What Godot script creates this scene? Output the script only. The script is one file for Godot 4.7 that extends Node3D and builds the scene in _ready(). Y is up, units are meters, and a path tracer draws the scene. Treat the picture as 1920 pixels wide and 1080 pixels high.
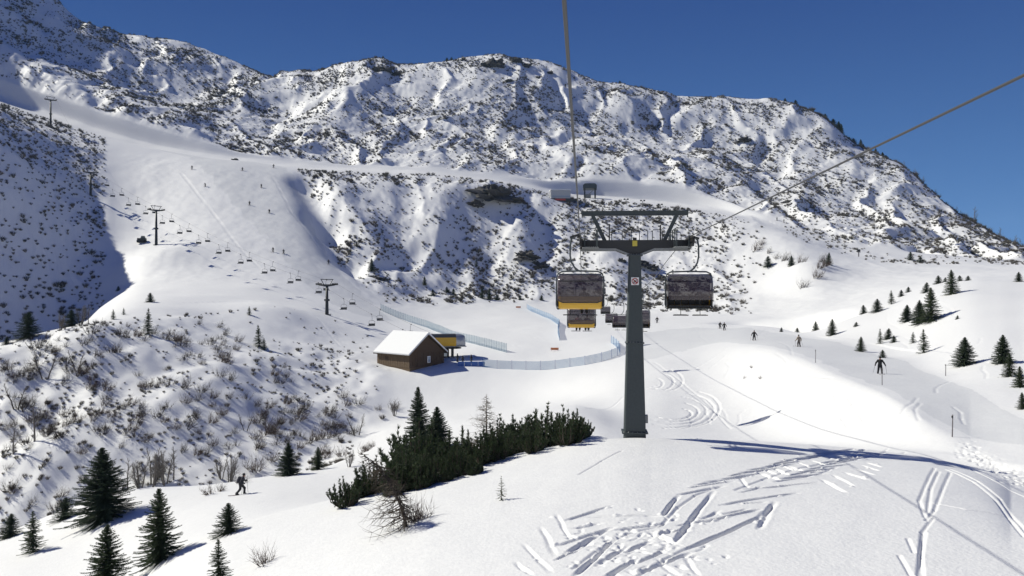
extends Node3D
# A ski valley seen from a chairlift. Metres, y up; the snow under the first lift tower is near y = 0.

const SUN_FROM := Vector3(-0.715, 0.652, -0.252)

var mats := {}
var used := {}
var rng := RandomNumberGenerator.new()

# ---------------------------------------------------------------- terrain store
var col_b := PackedFloat32Array()      # bearing of each terrain column, degrees
var row_r := PackedFloat32Array()      # distance of each terrain row, metres
var hgt := PackedFloat32Array()        # height of each vertex
var zone := PackedFloat32Array()       # which survey lines each vertex lies between
var nc := 0
var nr := 0
var dense0 := 0
var dense_b := -35.5
const DENSE_STEP := 0.085

# Survey lines of the valley, nearest first: bearing (degrees), distance, height (metres)
var survey := [
	[-180, 7.23, -1.4, -100, 7.26, -2.2, -48, 7.26, -3, -46.5, 7.25, -3, -45, 7.23, -2.99, -43.5, 7.17, -2.96, -42, 7.09, -2.91, -40.5, 6.98, -2.84, -39, 6.85, -2.77, -37.5, 6.7, -2.68, -36, 6.54, -2.58, -34.5, 6.37, -2.48, -33, 6.21, -2.38, -31.5, 6.05, -2.27, -30, 5.89, -2.16, -28.5, 5.76, -2.06, -27, 5.64, -1.97, -25.5, 5.54, -1.88, -24, 5.48, -1.8, -22.5, 5.43, -1.73, -21, 5.38, -1.66, -19.5, 5.34, -1.59, -18, 5.29, -1.52, -16.5, 5.25, -1.45, -15, 5.21, -1.38, -13.5, 5.18, -1.32, -12, 5.14, -1.25, -10.5, 5.11, -1.19, -9, 5.08, -1.12, -7.5, 5.06, -1.06, -6, 5.04, -1.01, -4.5, 5.02, -0.95, -3, 5.01, -0.9, -1.5, 5, -0.85, 0, 5, -0.8, 1.5, 5, -0.76, 3, 5.01, -0.71, 4.5, 5.02, -0.67, 6, 5.04, -0.63, 7.5, 5.06, -0.59, 9, 5.09, -0.55, 10.5, 5.12, -0.52, 12, 5.16, -0.48, 13.5, 5.2, -0.45, 15, 5.24, -0.41, 16.5, 5.29, -0.38, 18, 5.34, -0.34, 19.5, 5.39, -0.31, 21, 5.45, -0.28, 22.5, 5.51, -0.25, 24, 5.57, -0.22, 25.5, 5.64, -0.19, 27, 5.71, -0.16, 28.5, 5.78, -0.13, 30, 5.85, -0.1, 31.5, 5.92, -0.07, 33, 6, -0.04, 34.5, 6.08, -0.01, 36, 6.19, 0.02, 37.5, 6.33, 0.06, 39, 6.52, 0.09, 40.5, 6.72, 0.13, 42, 6.91, 0.16, 43.5, 7.07, 0.18, 45, 7.16, 0.19, 46.5, 7.2, 0.2, 48, 7.21, 0.2, 100, 7.21, -0.6, 180, 7.23, -1.4],
	[-180, 28.92, -3.25, -100, 29.02, -5.38, -48, 29.02, -7.49, -46.5, 28.99, -7.49, -45, 28.84, -7.44, -43.5, 28.48, -7.33, -42, 27.94, -7.15, -40.5, 27.28, -6.92, -39, 26.53, -6.66, -37.5, 25.77, -6.37, -36, 25.04, -6.08, -34.5, 24.39, -5.79, -33, 23.88, -5.52, -31.5, 23.46, -5.25, -30, 23.09, -4.97, -28.5, 22.74, -4.67, -27, 22.43, -4.38, -25.5, 22.15, -4.09, -24, 21.9, -3.8, -22.5, 21.66, -3.52, -21, 21.43, -3.24, -19.5, 21.2, -2.95, -18, 20.99, -2.66, -16.5, 20.79, -2.39, -15, 20.62, -2.12, -13.5, 20.48, -1.88, -12, 20.38, -1.66, -10.5, 20.32, -1.47, -9, 20.3, -1.3, -7.5, 20.29, -1.15, -6, 20.28, -1.01, -4.5, 20.27, -0.88, -3, 20.26, -0.75, -1.5, 20.26, -0.63, 0, 20.25, -0.52, 1.5, 20.25, -0.42, 3, 20.25, -0.32, 4.5, 20.24, -0.23, 6, 20.24, -0.14, 7.5, 20.24, -0.06, 9, 20.25, 0.01, 10.5, 20.28, 0.08, 12, 20.36, 0.14, 13.5, 20.48, 0.2, 15, 20.63, 0.25, 16.5, 20.8, 0.31, 18, 21, 0.36, 19.5, 21.21, 0.4, 21, 21.43, 0.44, 22.5, 21.66, 0.48, 24, 21.89, 0.51, 25.5, 22.14, 0.54, 27, 22.43, 0.57, 28.5, 22.75, 0.59, 30, 23.09, 0.61, 31.5, 23.46, 0.64, 33, 23.86, 0.66, 34.5, 24.29, 0.69, 36, 24.8, 0.73, 37.5, 25.45, 0.77, 39, 26.2, 0.82, 40.5, 26.99, 0.88, 42, 27.71, 0.93, 43.5, 28.3, 0.96, 45, 28.67, 0.99, 46.5, 28.81, 1, 48, 28.83, 0.99, 100, 28.83, -1.12, 180, 28.92, -3.25],
	[-180, 47.74, -7.15, -100, 52.24, -10.08, -48, 52.23, -12.99, -46.5, 52.16, -12.97, -45, 51.92, -12.9, -43.5, 51.44, -12.75, -42, 50.71, -12.51, -40.5, 49.81, -12.19, -39, 48.82, -11.82, -37.5, 47.8, -11.4, -36, 46.84, -10.96, -34.5, 46.02, -10.49, -33, 45.37, -10.01, -31.5, 44.86, -9.48, -30, 44.44, -8.87, -28.5, 44.1, -8.17, -27, 43.84, -7.38, -25.5, 43.62, -6.54, -24, 43.41, -5.77, -22.5, 43.22, -5.16, -21, 43.06, -4.71, -19.5, 42.96, -4.37, -18, 42.9, -4.09, -16.5, 42.88, -3.84, -15, 42.89, -3.61, -13.5, 42.93, -3.38, -12, 42.98, -3.15, -10.5, 43.05, -2.92, -9, 43.13, -2.68, -7.5, 43.2, -2.45, -6, 43.22, -2.2, -4.5, 43.21, -1.96, -3, 43.15, -1.71, -1.5, 43.06, -1.46, 0, 42.93, -1.19, 1.5, 42.75, -0.9, 3, 42.52, -0.62, 4.5, 42.32, -0.36, 6, 42.16, -0.16, 7.5, 42.08, -0.02, 9, 42.14, 0.05, 10.5, 42.39, 0.05, 12, 42.79, 0.01, 13.5, 43.18, -0.02, 15, 43.51, -0.06, 16.5, 43.84, -0.11, 18, 44.21, -0.16, 19.5, 44.63, -0.23, 21, 45.03, -0.3, 22.5, 45.35, -0.37, 24, 45.58, -0.42, 25.5, 45.7, -0.48, 27, 45.63, -0.53, 28.5, 45.3, -0.59, 30, 44.68, -0.67, 31.5, 43.86, -0.76, 33, 43.01, -0.89, 34.5, 42.34, -1.05, 36, 41.91, -1.21, 37.5, 41.75, -1.3, 39, 41.83, -1.33, 40.5, 42.11, -1.33, 42, 42.48, -1.32, 43.5, 42.83, -1.31, 45, 43.09, -1.31, 46.5, 43.21, -1.31, 48, 43.24, -1.31, 100, 43.24, -4.23, 180, 47.74, -7.15],
	[-180, 55.72, -7.6, -100, 66.75, -11.3, -48, 66.73, -14.98, -46.5, 66.61, -14.96, -45, 66.19, -14.83, -43.5, 65.33, -14.58, -42, 64.05, -14.19, -40.5, 62.47, -13.69, -39, 60.74, -13.13, -37.5, 58.98, -12.55, -36, 57.36, -11.97, -34.5, 56.01, -11.44, -33, 54.98, -10.98, -31.5, 54.25, -10.58, -30, 53.68, -10.22, -28.5, 53.21, -9.84, -27, 52.8, -9.38, -25.5, 52.43, -8.83, -24, 52.12, -8.22, -22.5, 51.85, -7.65, -21, 51.63, -7.16, -19.5, 51.44, -6.77, -18, 51.31, -6.46, -16.5, 51.23, -6.26, -15, 51.19, -6.13, -13.5, 51.16, -6.05, -12, 51.09, -6.03, -10.5, 50.94, -6.05, -9, 50.72, -6.11, -7.5, 50.49, -6.15, -6, 50.31, -6.14, -4.5, 50.18, -6.01, -3, 50.09, -5.76, -1.5, 50.04, -5.45, 0, 50.03, -5.09, 1.5, 50.07, -4.7, 3, 50.13, -4.28, 4.5, 50.15, -3.85, 6, 50.05, -3.45, 7.5, 49.85, -3.1, 9, 49.74, -2.84, 10.5, 49.83, -2.67, 12, 50.1, -2.56, 13.5, 50.45, -2.44, 15, 50.83, -2.31, 16.5, 51.09, -2.17, 18, 51.1, -2, 19.5, 50.85, -1.81, 21, 50.46, -1.63, 22.5, 50.09, -1.48, 24, 49.76, -1.36, 25.5, 49.36, -1.26, 27, 48.74, -1.16, 28.5, 47.83, -1.06, 30, 46.79, -0.96, 31.5, 45.83, -0.86, 33, 45.02, -0.77, 34.5, 44.34, -0.67, 36, 43.86, -0.58, 37.5, 43.64, -0.5, 39, 43.67, -0.43, 40.5, 43.86, -0.36, 42, 44.13, -0.3, 43.5, 44.39, -0.25, 45, 44.57, -0.22, 46.5, 44.66, -0.21, 48, 44.68, -0.22, 100, 44.68, -3.9, 180, 55.72, -7.6],
	[-180, 77.84, -13, -100, 108.83, -19.5, -48, 108.77, -25.94, -46.5, 108.36, -25.7, -45, 107.06, -24.91, -43.5, 104.67, -23.46, -42, 101.73, -21.73, -40.5, 98.96, -20.18, -39, 96.64, -19.02, -37.5, 94.64, -18.11, -36, 92.81, -17.31, -34.5, 91.09, -16.5, -33, 89.5, -15.58, -31.5, 88.02, -14.55, -30, 86.57, -13.46, -28.5, 85.05, -12.44, -27, 83.5, -11.58, -25.5, 82.1, -10.97, -24, 80.91, -10.61, -22.5, 79.91, -10.38, -21, 79.15, -10.2, -19.5, 78.66, -10.04, -18, 78.38, -9.88, -16.5, 78.22, -9.73, -15, 78.08, -9.57, -13.5, 77.89, -9.38, -12, 77.53, -9.12, -10.5, 76.93, -8.75, -9, 76.25, -8.28, -7.5, 75.74, -7.74, -6, 75.43, -7.16, -4.5, 75.26, -6.59, -3, 75.15, -6.08, -1.5, 75.03, -5.61, 0, 74.79, -5.13, 1.5, 74.31, -4.6, 3, 73.6, -4.11, 4.5, 72.82, -3.83, 6, 72.1, -3.96, 7.5, 71.41, -4.42, 9, 70.62, -4.82, 10.5, 69.64, -4.97, 12, 68.43, -4.98, 13.5, 67.02, -4.91, 15, 65.39, -4.74, 16.5, 63.6, -4.45, 18, 61.7, -4.05, 19.5, 59.68, -3.57, 21, 57.56, -3.06, 22.5, 55.44, -2.56, 24, 53.6, -2.1, 25.5, 52.25, -1.71, 27, 51.18, -1.39, 28.5, 49.89, -1.11, 30, 48.31, -0.87, 31.5, 46.94, -0.68, 33, 46.02, -0.55, 34.5, 45.41, -0.45, 36, 45.03, -0.37, 37.5, 44.91, -0.3, 39, 45.04, -0.23, 40.5, 45.4, -0.16, 42, 45.87, -0.1, 43.5, 46.32, -0.05, 45, 46.65, -0.02, 46.5, 46.8, -0.01, 48, 46.84, -0.03, 100, 46.84, -6.5, 180, 77.84, -13],
	[-180, 89.44, -17.9, -100, 130.6, -26.95, -48, 130.51, -35.95, -46.5, 129.9, -35.86, -45, 127.98, -35.5, -43.5, 124.49, -34.82, -42, 120.23, -33.98, -40.5, 116.27, -33.17, -39, 113.01, -32.48, -37.5, 110.22, -31.88, -36, 107.76, -31.31, -34.5, 105.62, -30.69, -33, 103.84, -29.98, -31.5, 102.33, -29.15, -30, 101, -28.19, -28.5, 99.91, -27.14, -27, 99.16, -26.05, -25.5, 98.83, -24.94, -24, 98.83, -23.8, -22.5, 99.06, -22.65, -21, 99.52, -21.51, -19.5, 100.54, -20.41, -18, 102.68, -19.37, -16.5, 106.07, -18.39, -15, 110.47, -17.5, -13.5, 115.72, -16.68, -12, 121.56, -15.94, -10.5, 127.14, -15.25, -9, 131.43, -14.57, -7.5, 134.09, -13.94, -6, 135.33, -13.43, -4.5, 135.62, -13.05, -3, 135.49, -12.76, -1.5, 135.12, -12.42, 0, 134.18, -11.89, 1.5, 132.17, -11.1, 3, 128.74, -10.08, 4.5, 123.51, -8.94, 6, 116.38, -7.74, 7.5, 108.71, -6.66, 9, 102.79, -5.96, 10.5, 98.95, -5.74, 12, 95.09, -5.83, 13.5, 90.16, -5.92, 15, 84.76, -5.83, 16.5, 79.46, -5.54, 18, 74.43, -5.09, 19.5, 69.77, -4.5, 21, 65.5, -3.84, 22.5, 61.66, -3.15, 24, 58.35, -2.51, 25.5, 55.65, -1.99, 27, 53.42, -1.56, 28.5, 51.34, -1.2, 30, 49.42, -0.9, 31.5, 48.01, -0.67, 33, 47.14, -0.51, 34.5, 46.6, -0.39, 36, 46.26, -0.29, 37.5, 46.16, -0.2, 39, 46.33, -0.11, 40.5, 46.72, -0.02, 42, 47.23, 0.07, 43.5, 47.72, 0.13, 45, 48.07, 0.17, 46.5, 48.24, 0.18, 48, 48.28, 0.16, 100, 48.28, -8.85, 180, 89.44, -17.9],
	[-180, 107.2, -10.75, -100, 162.52, -16.38, -48, 162.41, -21.97, -46.5, 161.69, -21.87, -45, 159.39, -21.52, -43.5, 155.19, -20.86, -42, 150.07, -20.01, -40.5, 145.25, -19.13, -39, 141.18, -18.31, -37.5, 137.61, -17.51, -36, 134.48, -16.7, -34.5, 131.97, -15.88, -33, 130.21, -15.04, -31.5, 129.06, -14.18, -30, 128.33, -13.31, -28.5, 127.97, -12.44, -27, 128.17, -11.57, -25.5, 129.09, -10.7, -24, 130.74, -9.83, -22.5, 132.96, -9.05, -21, 135.69, -8.43, -19.5, 139.21, -7.98, -18, 143.79, -7.68, -16.5, 148.7, -7.5, -15, 152.54, -7.44, -13.5, 154.9, -7.52, -12, 156.28, -7.68, -10.5, 157, -7.81, -9, 157.17, -7.87, -7.5, 156.97, -7.88, -6, 156.57, -7.88, -4.5, 156.03, -7.88, -3, 155.4, -7.87, -1.5, 154.65, -7.85, 0, 153.69, -7.78, 1.5, 152.34, -7.66, 3, 150.09, -7.46, 4.5, 146.23, -7.09, 6, 141.17, -6.51, 7.5, 136.68, -5.78, 9, 134.31, -5, 10.5, 135.16, -4.28, 12, 139.14, -3.63, 13.5, 142.91, -2.93, 15, 141.84, -2.1, 16.5, 133.53, -1.3, 18, 120.13, -0.75, 19.5, 106.35, -0.5, 21, 94.61, -0.42, 22.5, 84.65, -0.42, 24, 75.91, -0.46, 25.5, 68.21, -0.51, 27, 61.73, -0.61, 28.5, 56.92, -0.8, 30, 53.83, -0.89, 31.5, 51.94, -0.74, 33, 50.67, -0.46, 34.5, 49.72, -0.25, 36, 49.06, -0.11, 37.5, 48.8, 0, 39, 49, 0.11, 40.5, 49.57, 0.23, 42, 50.32, 0.33, 43.5, 51.05, 0.41, 45, 51.57, 0.47, 46.5, 51.82, 0.49, 48, 51.88, 0.48, 100, 51.89, -5.12, 180, 107.2, -10.75],
	[-180, 128.95, -2.5, -100, 200.25, -4.25, -48, 200.11, -5.98, -46.5, 199.18, -5.88, -45, 196.24, -5.55, -43.5, 190.89, -4.97, -42, 184.37, -4.27, -40.5, 178.26, -3.67, -39, 173.06, -3.24, -37.5, 168.46, -2.95, -36, 164.51, -2.68, -34.5, 161.69, -2.32, -33, 160.46, -1.68, -31.5, 160.77, -0.65, -30, 162.1, 0.53, -28.5, 164.1, 1.48, -27, 166.86, 2.06, -25.5, 170.54, 2.39, -24, 175.15, 2.58, -22.5, 180.7, 2.71, -21, 187.1, 2.79, -19.5, 193.8, 2.86, -18, 200.07, 2.86, -16.5, 205.03, 2.63, -15, 207.58, 1.98, -13.5, 206.7, 0.73, -12, 202.38, -1.18, -10.5, 197.04, -3.14, -9, 193.89, -4.39, -7.5, 193.17, -4.93, -6, 193.66, -5.01, -4.5, 195.02, -4.74, -3, 196.98, -4.24, -1.5, 198.72, -3.72, 0, 199.5, -3.35, 1.5, 199.32, -3.14, 3, 198.55, -3.01, 4.5, 197.42, -2.9, 6, 195.94, -2.78, 7.5, 194.39, -2.65, 9, 193.91, -2.47, 10.5, 195.37, -2.18, 12, 197.4, -1.84, 13.5, 196.99, -1.5, 15, 192.53, -1.23, 16.5, 184.52, -1.05, 18, 173.71, -0.97, 19.5, 160.73, -0.89, 21, 146.62, -0.75, 22.5, 132.55, -0.59, 24, 119.61, -0.5, 25.5, 107.91, -0.48, 27, 96.7, -0.49, 28.5, 85.7, -0.48, 30, 75.42, -0.48, 31.5, 66.79, -0.47, 33, 60.75, -0.38, 34.5, 57.26, -0.14, 36, 55.42, 0.21, 37.5, 54.65, 0.51, 39, 54.7, 0.7, 40.5, 55.27, 0.81, 42, 56.05, 0.89, 43.5, 56.8, 0.95, 45, 57.33, 0.98, 46.5, 57.58, 0.99, 48, 57.65, 0.99, 100, 57.65, -0.75, 180, 128.95, -2.5],
	[-180, 264.09, -4.46, -100, 311.98, -14.23, -48, 311.95, -23.97, -46.5, 311.23, -23.9, -45, 307.73, -23.46, -43.5, 300.5, -22.53, -42, 291.51, -21.33, -40.5, 283.18, -20.18, -39, 275.87, -19.22, -37.5, 268.79, -18.37, -36, 262.36, -17.48, -34.5, 257.68, -16.4, -33, 255.64, -14.85, -31.5, 256.15, -12.35, -30, 258.27, -8.48, -28.5, 262.06, -2.53, -27, 265.16, 4.49, -25.5, 263.73, 8.88, -24, 260.5, 10.38, -22.5, 257.81, 10.8, -21, 255.91, 10.9, -19.5, 254.23, 10.84, -18, 251.95, 10.4, -16.5, 249.12, 9.32, -15, 246.52, 7.86, -13.5, 244.57, 6.26, -12, 243.92, 4.75, -10.5, 246.06, 3.53, -9, 251.3, 2.53, -7.5, 257.84, 1.84, -6, 263.8, 1.55, -4.5, 268.92, 1.59, -3, 273.58, 1.74, -1.5, 277.52, 1.88, 0, 280.5, 1.91, 1.5, 282.82, 1.8, 3, 284.67, 1.56, 4.5, 285.62, 1.26, 6, 284.13, 0.87, 7.5, 278.37, 0.34, 9, 269.6, -0.2, 10.5, 261.09, -0.49, 12, 254.38, -0.48, 13.5, 248.26, -0.34, 15, 240.78, -0.26, 16.5, 229.96, -0.28, 18, 213.81, -0.43, 19.5, 196.17, -0.27, 21, 183.93, 0.88, 22.5, 178.26, 2.47, 24, 176.41, 3.9, 25.5, 175.34, 5.33, 27, 174.19, 6.89, 28.5, 173.15, 8.42, 30, 173.32, 9.34, 31.5, 175.54, 9.66, 33, 178.78, 10.01, 34.5, 182.05, 10.82, 36, 185.46, 11.96, 37.5, 189.34, 12.93, 39, 194.18, 13.57, 40.5, 200.02, 14.07, 42, 206.06, 14.49, 43.5, 211.27, 14.81, 45, 214.69, 15, 46.5, 216, 15.06, 48, 216.2, 15.04, 100, 216.2, 5.31, 180, 264.09, -4.46],
	[-180, 365.27, 82.01, -100, 399.04, 113.59, -48, 399, 145.05, -46.5, 397.96, 144.43, -45, 392.9, 140.99, -43.5, 382.51, 133.61, -42, 369.83, 123.82, -40.5, 358.6, 113.62, -39, 349.69, 103.4, -37.5, 341.87, 92.53, -36, 334.82, 81.21, -34.5, 328.94, 70.12, -33, 324.49, 59.91, -31.5, 321.53, 50.71, -30, 320.3, 41.77, -28.5, 319.96, 33.38, -27, 318.33, 28, -25.5, 314.71, 26.43, -24, 310.61, 27.02, -22.5, 307.84, 28.48, -21, 306.94, 29.99, -19.5, 306.48, 30.98, -18, 304.64, 30.77, -16.5, 300.37, 29.23, -15, 293.95, 26.01, -13.5, 285.89, 20.49, -12, 280.4, 15.41, -10.5, 281.74, 13.27, -9, 288.17, 12.57, -7.5, 295.75, 12.21, -6, 301.54, 12.08, -4.5, 305.23, 12.12, -3, 307.97, 12.25, -1.5, 310.35, 12.47, 0, 312.67, 12.92, 1.5, 315.1, 13.86, 3, 317.33, 15.13, 4.5, 318.74, 16.08, 6, 318.58, 16, 7.5, 316.37, 14.6, 9, 312.53, 12.45, 10.5, 307.65, 10.41, 12, 301.48, 8.81, 13.5, 293.99, 7.49, 15, 286.36, 6.28, 16.5, 279, 5.18, 18, 269.78, 4.42, 19.5, 255.6, 4.1, 21, 240.61, 4.05, 22.5, 234.02, 4.63, 24, 235.31, 6.19, 25.5, 239.36, 7.92, 27, 244.61, 9.4, 28.5, 250.75, 10.79, 30, 258.02, 11.84, 31.5, 266.24, 12.47, 33, 273.8, 13.14, 34.5, 279.7, 14.18, 36, 284.78, 15.4, 37.5, 290.42, 16.39, 39, 297.76, 17.02, 40.5, 306.69, 17.46, 42, 315.95, 17.81, 43.5, 323.95, 18.16, 45, 329.19, 18.55, 46.5, 331.2, 19.02, 48, 331.5, 19.56, 100, 331.51, 50.43, 180, 365.27, 82.01],
	[-180, 484.72, 97.76, -100, 558.66, 135.92, -48, 558.61, 173.94, -46.5, 557.45, 173.05, -45, 551.77, 168.3, -43.5, 540.16, 158.53, -42, 526.04, 146.54, -40.5, 513.81, 135.9, -39, 505.03, 127.71, -37.5, 498.26, 120.82, -36, 491.97, 114.45, -34.5, 485.02, 108.32, -33, 476.02, 102.2, -31.5, 463.91, 96.1, -30, 450.39, 90.28, -28.5, 437.79, 84.88, -27, 426.16, 79.9, -25.5, 415.27, 75.37, -24, 405.27, 71.67, -22.5, 396.15, 68.93, -21, 388.22, 66.84, -19.5, 382.16, 65.16, -18, 377.82, 63.78, -16.5, 375.15, 62.77, -15, 374.31, 62.23, -13.5, 374.31, 61.95, -12, 374.29, 61.77, -10.5, 373.9, 61.62, -9, 373.2, 61.48, -7.5, 372.54, 61.3, -6, 372.22, 60.88, -4.5, 372.19, 59.9, -3, 372.32, 58.58, -1.5, 372.86, 57.49, 0, 374.21, 56.61, 1.5, 376.33, 55.16, 3, 379.06, 52.81, 4.5, 381.47, 51.12, 6, 382.48, 50.42, 7.5, 381.95, 49.55, 9, 380.53, 48.28, 10.5, 378.8, 46.79, 12, 376.94, 45.15, 13.5, 374.5, 43.23, 15, 369.89, 40.77, 16.5, 361.19, 37.53, 18, 349.64, 33.47, 19.5, 337.54, 28.63, 21, 327.37, 23.8, 22.5, 321.81, 20.26, 24, 319.75, 18.16, 25.5, 319.8, 17.23, 27, 321.39, 16.92, 28.5, 324.15, 16.83, 30, 328.23, 16.74, 31.5, 333.67, 16.59, 33, 339.8, 16.59, 34.5, 345.99, 16.99, 36, 352.44, 17.74, 37.5, 359.76, 18.49, 39, 368.95, 19.08, 40.5, 380.03, 19.57, 42, 391.51, 20.04, 43.5, 401.42, 20.52, 45, 407.91, 21.05, 46.5, 410.4, 21.65, 48, 410.77, 22.32, 100, 410.78, 59.6, 180, 484.72, 97.76],
	[-180, 512.18, 102.42, -100, 580.43, 142.16, -48, 580.38, 181.75, -46.5, 579.28, 180.89, -45, 573.92, 176.28, -43.5, 562.88, 166.73, -42, 549.32, 154.97, -40.5, 537.31, 144.42, -39, 528.3, 136.11, -37.5, 521.05, 128.97, -36, 514.2, 122.34, -34.5, 506.79, 116, -33, 497.7, 109.88, -31.5, 486.15, 103.97, -30, 473.21, 98.23, -28.5, 460.55, 92.57, -27, 448.87, 87.27, -25.5, 438.5, 82.62, -24, 429.35, 78.84, -22.5, 421.18, 75.99, -21, 414.13, 73.77, -19.5, 408.68, 72.03, -18, 404.66, 70.66, -16.5, 402.13, 69.6, -15, 401.22, 68.78, -13.5, 401.06, 68.15, -12, 400.86, 67.72, -10.5, 400.24, 67.46, -9, 399.21, 67.29, -7.5, 398.12, 67.07, -6, 397.3, 66.58, -4.5, 396.76, 65.49, -3, 396.47, 64.01, -1.5, 396.56, 62.71, 0, 397.18, 61.57, 1.5, 398.56, 59.9, 3, 401.04, 57.45, 4.5, 403.53, 55.77, 6, 404.71, 55.07, 7.5, 404.65, 54.26, 9, 404, 53.07, 10.5, 402.96, 51.65, 12, 401.16, 50, 13.5, 398.04, 47.97, 15, 392.47, 45.34, 16.5, 382.88, 41.89, 18, 371, 37.65, 19.5, 359.53, 32.75, 21, 350.46, 28.01, 22.5, 345.62, 24.64, 24, 343.88, 22.63, 25.5, 344.16, 21.55, 27, 346.07, 20.91, 28.5, 349.2, 20.34, 30, 353.84, 19.66, 31.5, 360.15, 18.93, 33, 367.15, 18.54, 34.5, 373.99, 18.67, 36, 380.94, 19.1, 37.5, 388.81, 19.6, 39, 398.73, 20.11, 40.5, 410.7, 20.63, 42, 423.1, 21.2, 43.5, 433.81, 21.81, 45, 440.83, 22.46, 46.5, 443.52, 23.17, 48, 443.92, 23.92, 100, 443.93, 62.68, 180, 512.18, 102.42],
	[-180, 521.57, 106.74, -100, 589.13, 148.36, -48, 589.09, 189.83, -46.5, 588.03, 189.04, -45, 582.85, 184.73, -43.5, 572.11, 175.77, -42, 558.71, 164.63, -40.5, 546.41, 154.45, -39, 536.62, 146.2, -37.5, 528.22, 138.92, -36, 520.11, 132.05, -34.5, 511.48, 125.47, -33, 501.5, 119.15, -31.5, 489.59, 113.11, -30, 476.64, 107.18, -28.5, 463.96, 101.17, -27, 452.23, 95.46, -25.5, 441.79, 90.37, -24, 432.67, 85.93, -22.5, 424.65, 82.07, -21, 417.92, 78.75, -19.5, 413.11, 76.06, -18, 409.97, 73.93, -16.5, 408.11, 72.35, -15, 407.41, 71.31, -13.5, 407.24, 70.66, -12, 407.05, 70.25, -10.5, 406.61, 70.02, -9, 405.91, 69.88, -7.5, 405.07, 69.7, -6, 404.21, 69.23, -4.5, 403.31, 68.13, -3, 402.65, 66.71, -1.5, 402.63, 65.6, 0, 403.23, 64.83, 1.5, 404.15, 64.02, 3, 405.29, 63.18, 4.5, 406.71, 62.93, 6, 407.7, 63, 7.5, 407.66, 62.44, 9, 407.03, 61.18, 10.5, 406.04, 59.48, 12, 404.44, 57.3, 13.5, 401.75, 54.4, 15, 396.97, 50.63, 16.5, 388.67, 45.77, 18, 377.9, 40.31, 19.5, 366.61, 34.87, 21, 357.17, 30.07, 22.5, 352.16, 26.65, 24, 350.46, 24.47, 25.5, 350.8, 23.14, 27, 352.8, 22.24, 28.5, 356.02, 21.39, 30, 360.75, 20.49, 31.5, 367.16, 19.62, 33, 374.39, 19.17, 34.5, 381.67, 19.26, 36, 389.18, 19.63, 37.5, 397.59, 20.09, 39, 407.94, 20.57, 40.5, 420.24, 21.1, 42, 432.89, 21.68, 43.5, 443.77, 22.32, 45, 450.88, 23, 46.5, 453.61, 23.73, 48, 454.01, 24.5, 100, 454.02, 65.12, 180, 521.57, 106.74],
	[-180, 575.12, 136.3, -100, 652.98, 193.47, -48, 652.91, 250.47, -46.5, 651.35, 249.9, -45, 643.74, 246.47, -43.5, 628.2, 239.03, -42, 609.38, 229.03, -40.5, 593.02, 218.27, -39, 580.51, 206.72, -37.5, 569.85, 193.72, -36, 560.36, 180.14, -34.5, 552.4, 167.59, -33, 546.25, 157.35, -31.5, 541.67, 149.39, -30, 538.07, 142.82, -28.5, 535.07, 137.2, -27, 532.5, 132.39, -25.5, 530.4, 128.24, -24, 528.64, 124.58, -22.5, 526.72, 121.31, -21, 523.86, 118.24, -19.5, 518.91, 115.26, -18, 512.22, 113.04, -16.5, 505.36, 112.23, -15, 498.54, 112.12, -13.5, 492, 112.1, -12, 486.66, 112.08, -10.5, 483.34, 112.06, -9, 481.93, 112.02, -7.5, 481.31, 111.96, -6, 480.88, 111.87, -4.5, 480.59, 111.76, -3, 480.5, 111.57, -1.5, 480.97, 111.13, 0, 482.48, 110.16, 1.5, 484.91, 108.67, 3, 487.79, 106.85, 4.5, 490.61, 104.92, 6, 493.19, 103.01, 7.5, 495.81, 101.03, 9, 498.46, 98.89, 10.5, 500.71, 96.53, 12, 502.1, 93.88, 13.5, 502.24, 90.87, 15, 501.04, 87.35, 16.5, 498.68, 83.23, 18, 494.93, 78.35, 19.5, 488.24, 72.32, 21, 478.48, 65.32, 22.5, 467.91, 58.15, 24, 457.57, 51.18, 25.5, 447.86, 44.68, 27, 439.22, 38.96, 28.5, 431.91, 34.2, 30, 425.59, 29.94, 31.5, 420.38, 25.95, 33, 418.31, 22.67, 34.5, 420.99, 20.18, 36, 427.27, 18.39, 37.5, 435.41, 17.56, 39, 445.78, 17.63, 40.5, 458.88, 18.21, 42, 472.95, 19.08, 43.5, 485.36, 20.11, 45, 493.59, 21.19, 46.5, 496.78, 22.25, 48, 497.25, 23.33, 100, 497.26, 79.13, 180, 575.12, 136.3],
	[-180, 661.94, 173.57, -100, 754.55, 259.02, -46.44, 754.55, 344.47, -40.34, 688.78, 291.09, -32.91, 649.14, 226.57, -30.1, 647.28, 211.82, -29.22, 646.26, 202.64, -27.43, 644.45, 194.6, -25.57, 642.99, 190.96, -22.84, 640.21, 191.33, -20.68, 637.04, 183.55, -18.97, 632.34, 174.87, -17.4, 622.49, 166.95, -15.45, 605.89, 165.84, -13.64, 591.69, 165.74, -11.43, 581.54, 168.59, -9.94, 578.69, 172.05, -9.11, 577.29, 172.43, -8.25, 575.95, 167.82, -5.39, 572.53, 168.59, -3.47, 576.06, 173.88, -1.16, 575.12, 175.81, 0.97, 575.08, 172.71, 3.09, 575.84, 170.39, 5.39, 577.55, 160.31, 9.19, 582.47, 152.17, 14, 587.46, 145.54, 17.93, 588.58, 140.86, 21.35, 579.8, 125.2, 23.33, 566.32, 102.63, 24.62, 561.02, 93.25, 26.2, 546.1, 82.64, 28.93, 514.16, 53.5, 30.96, 501.43, 39.3, 32.91, 476.43, 27.41, 37.54, 498.14, 13.32, 46.07, 569.32, 2.68, 100, 569.32, 88.12, 180, 661.94, 173.57],
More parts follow.
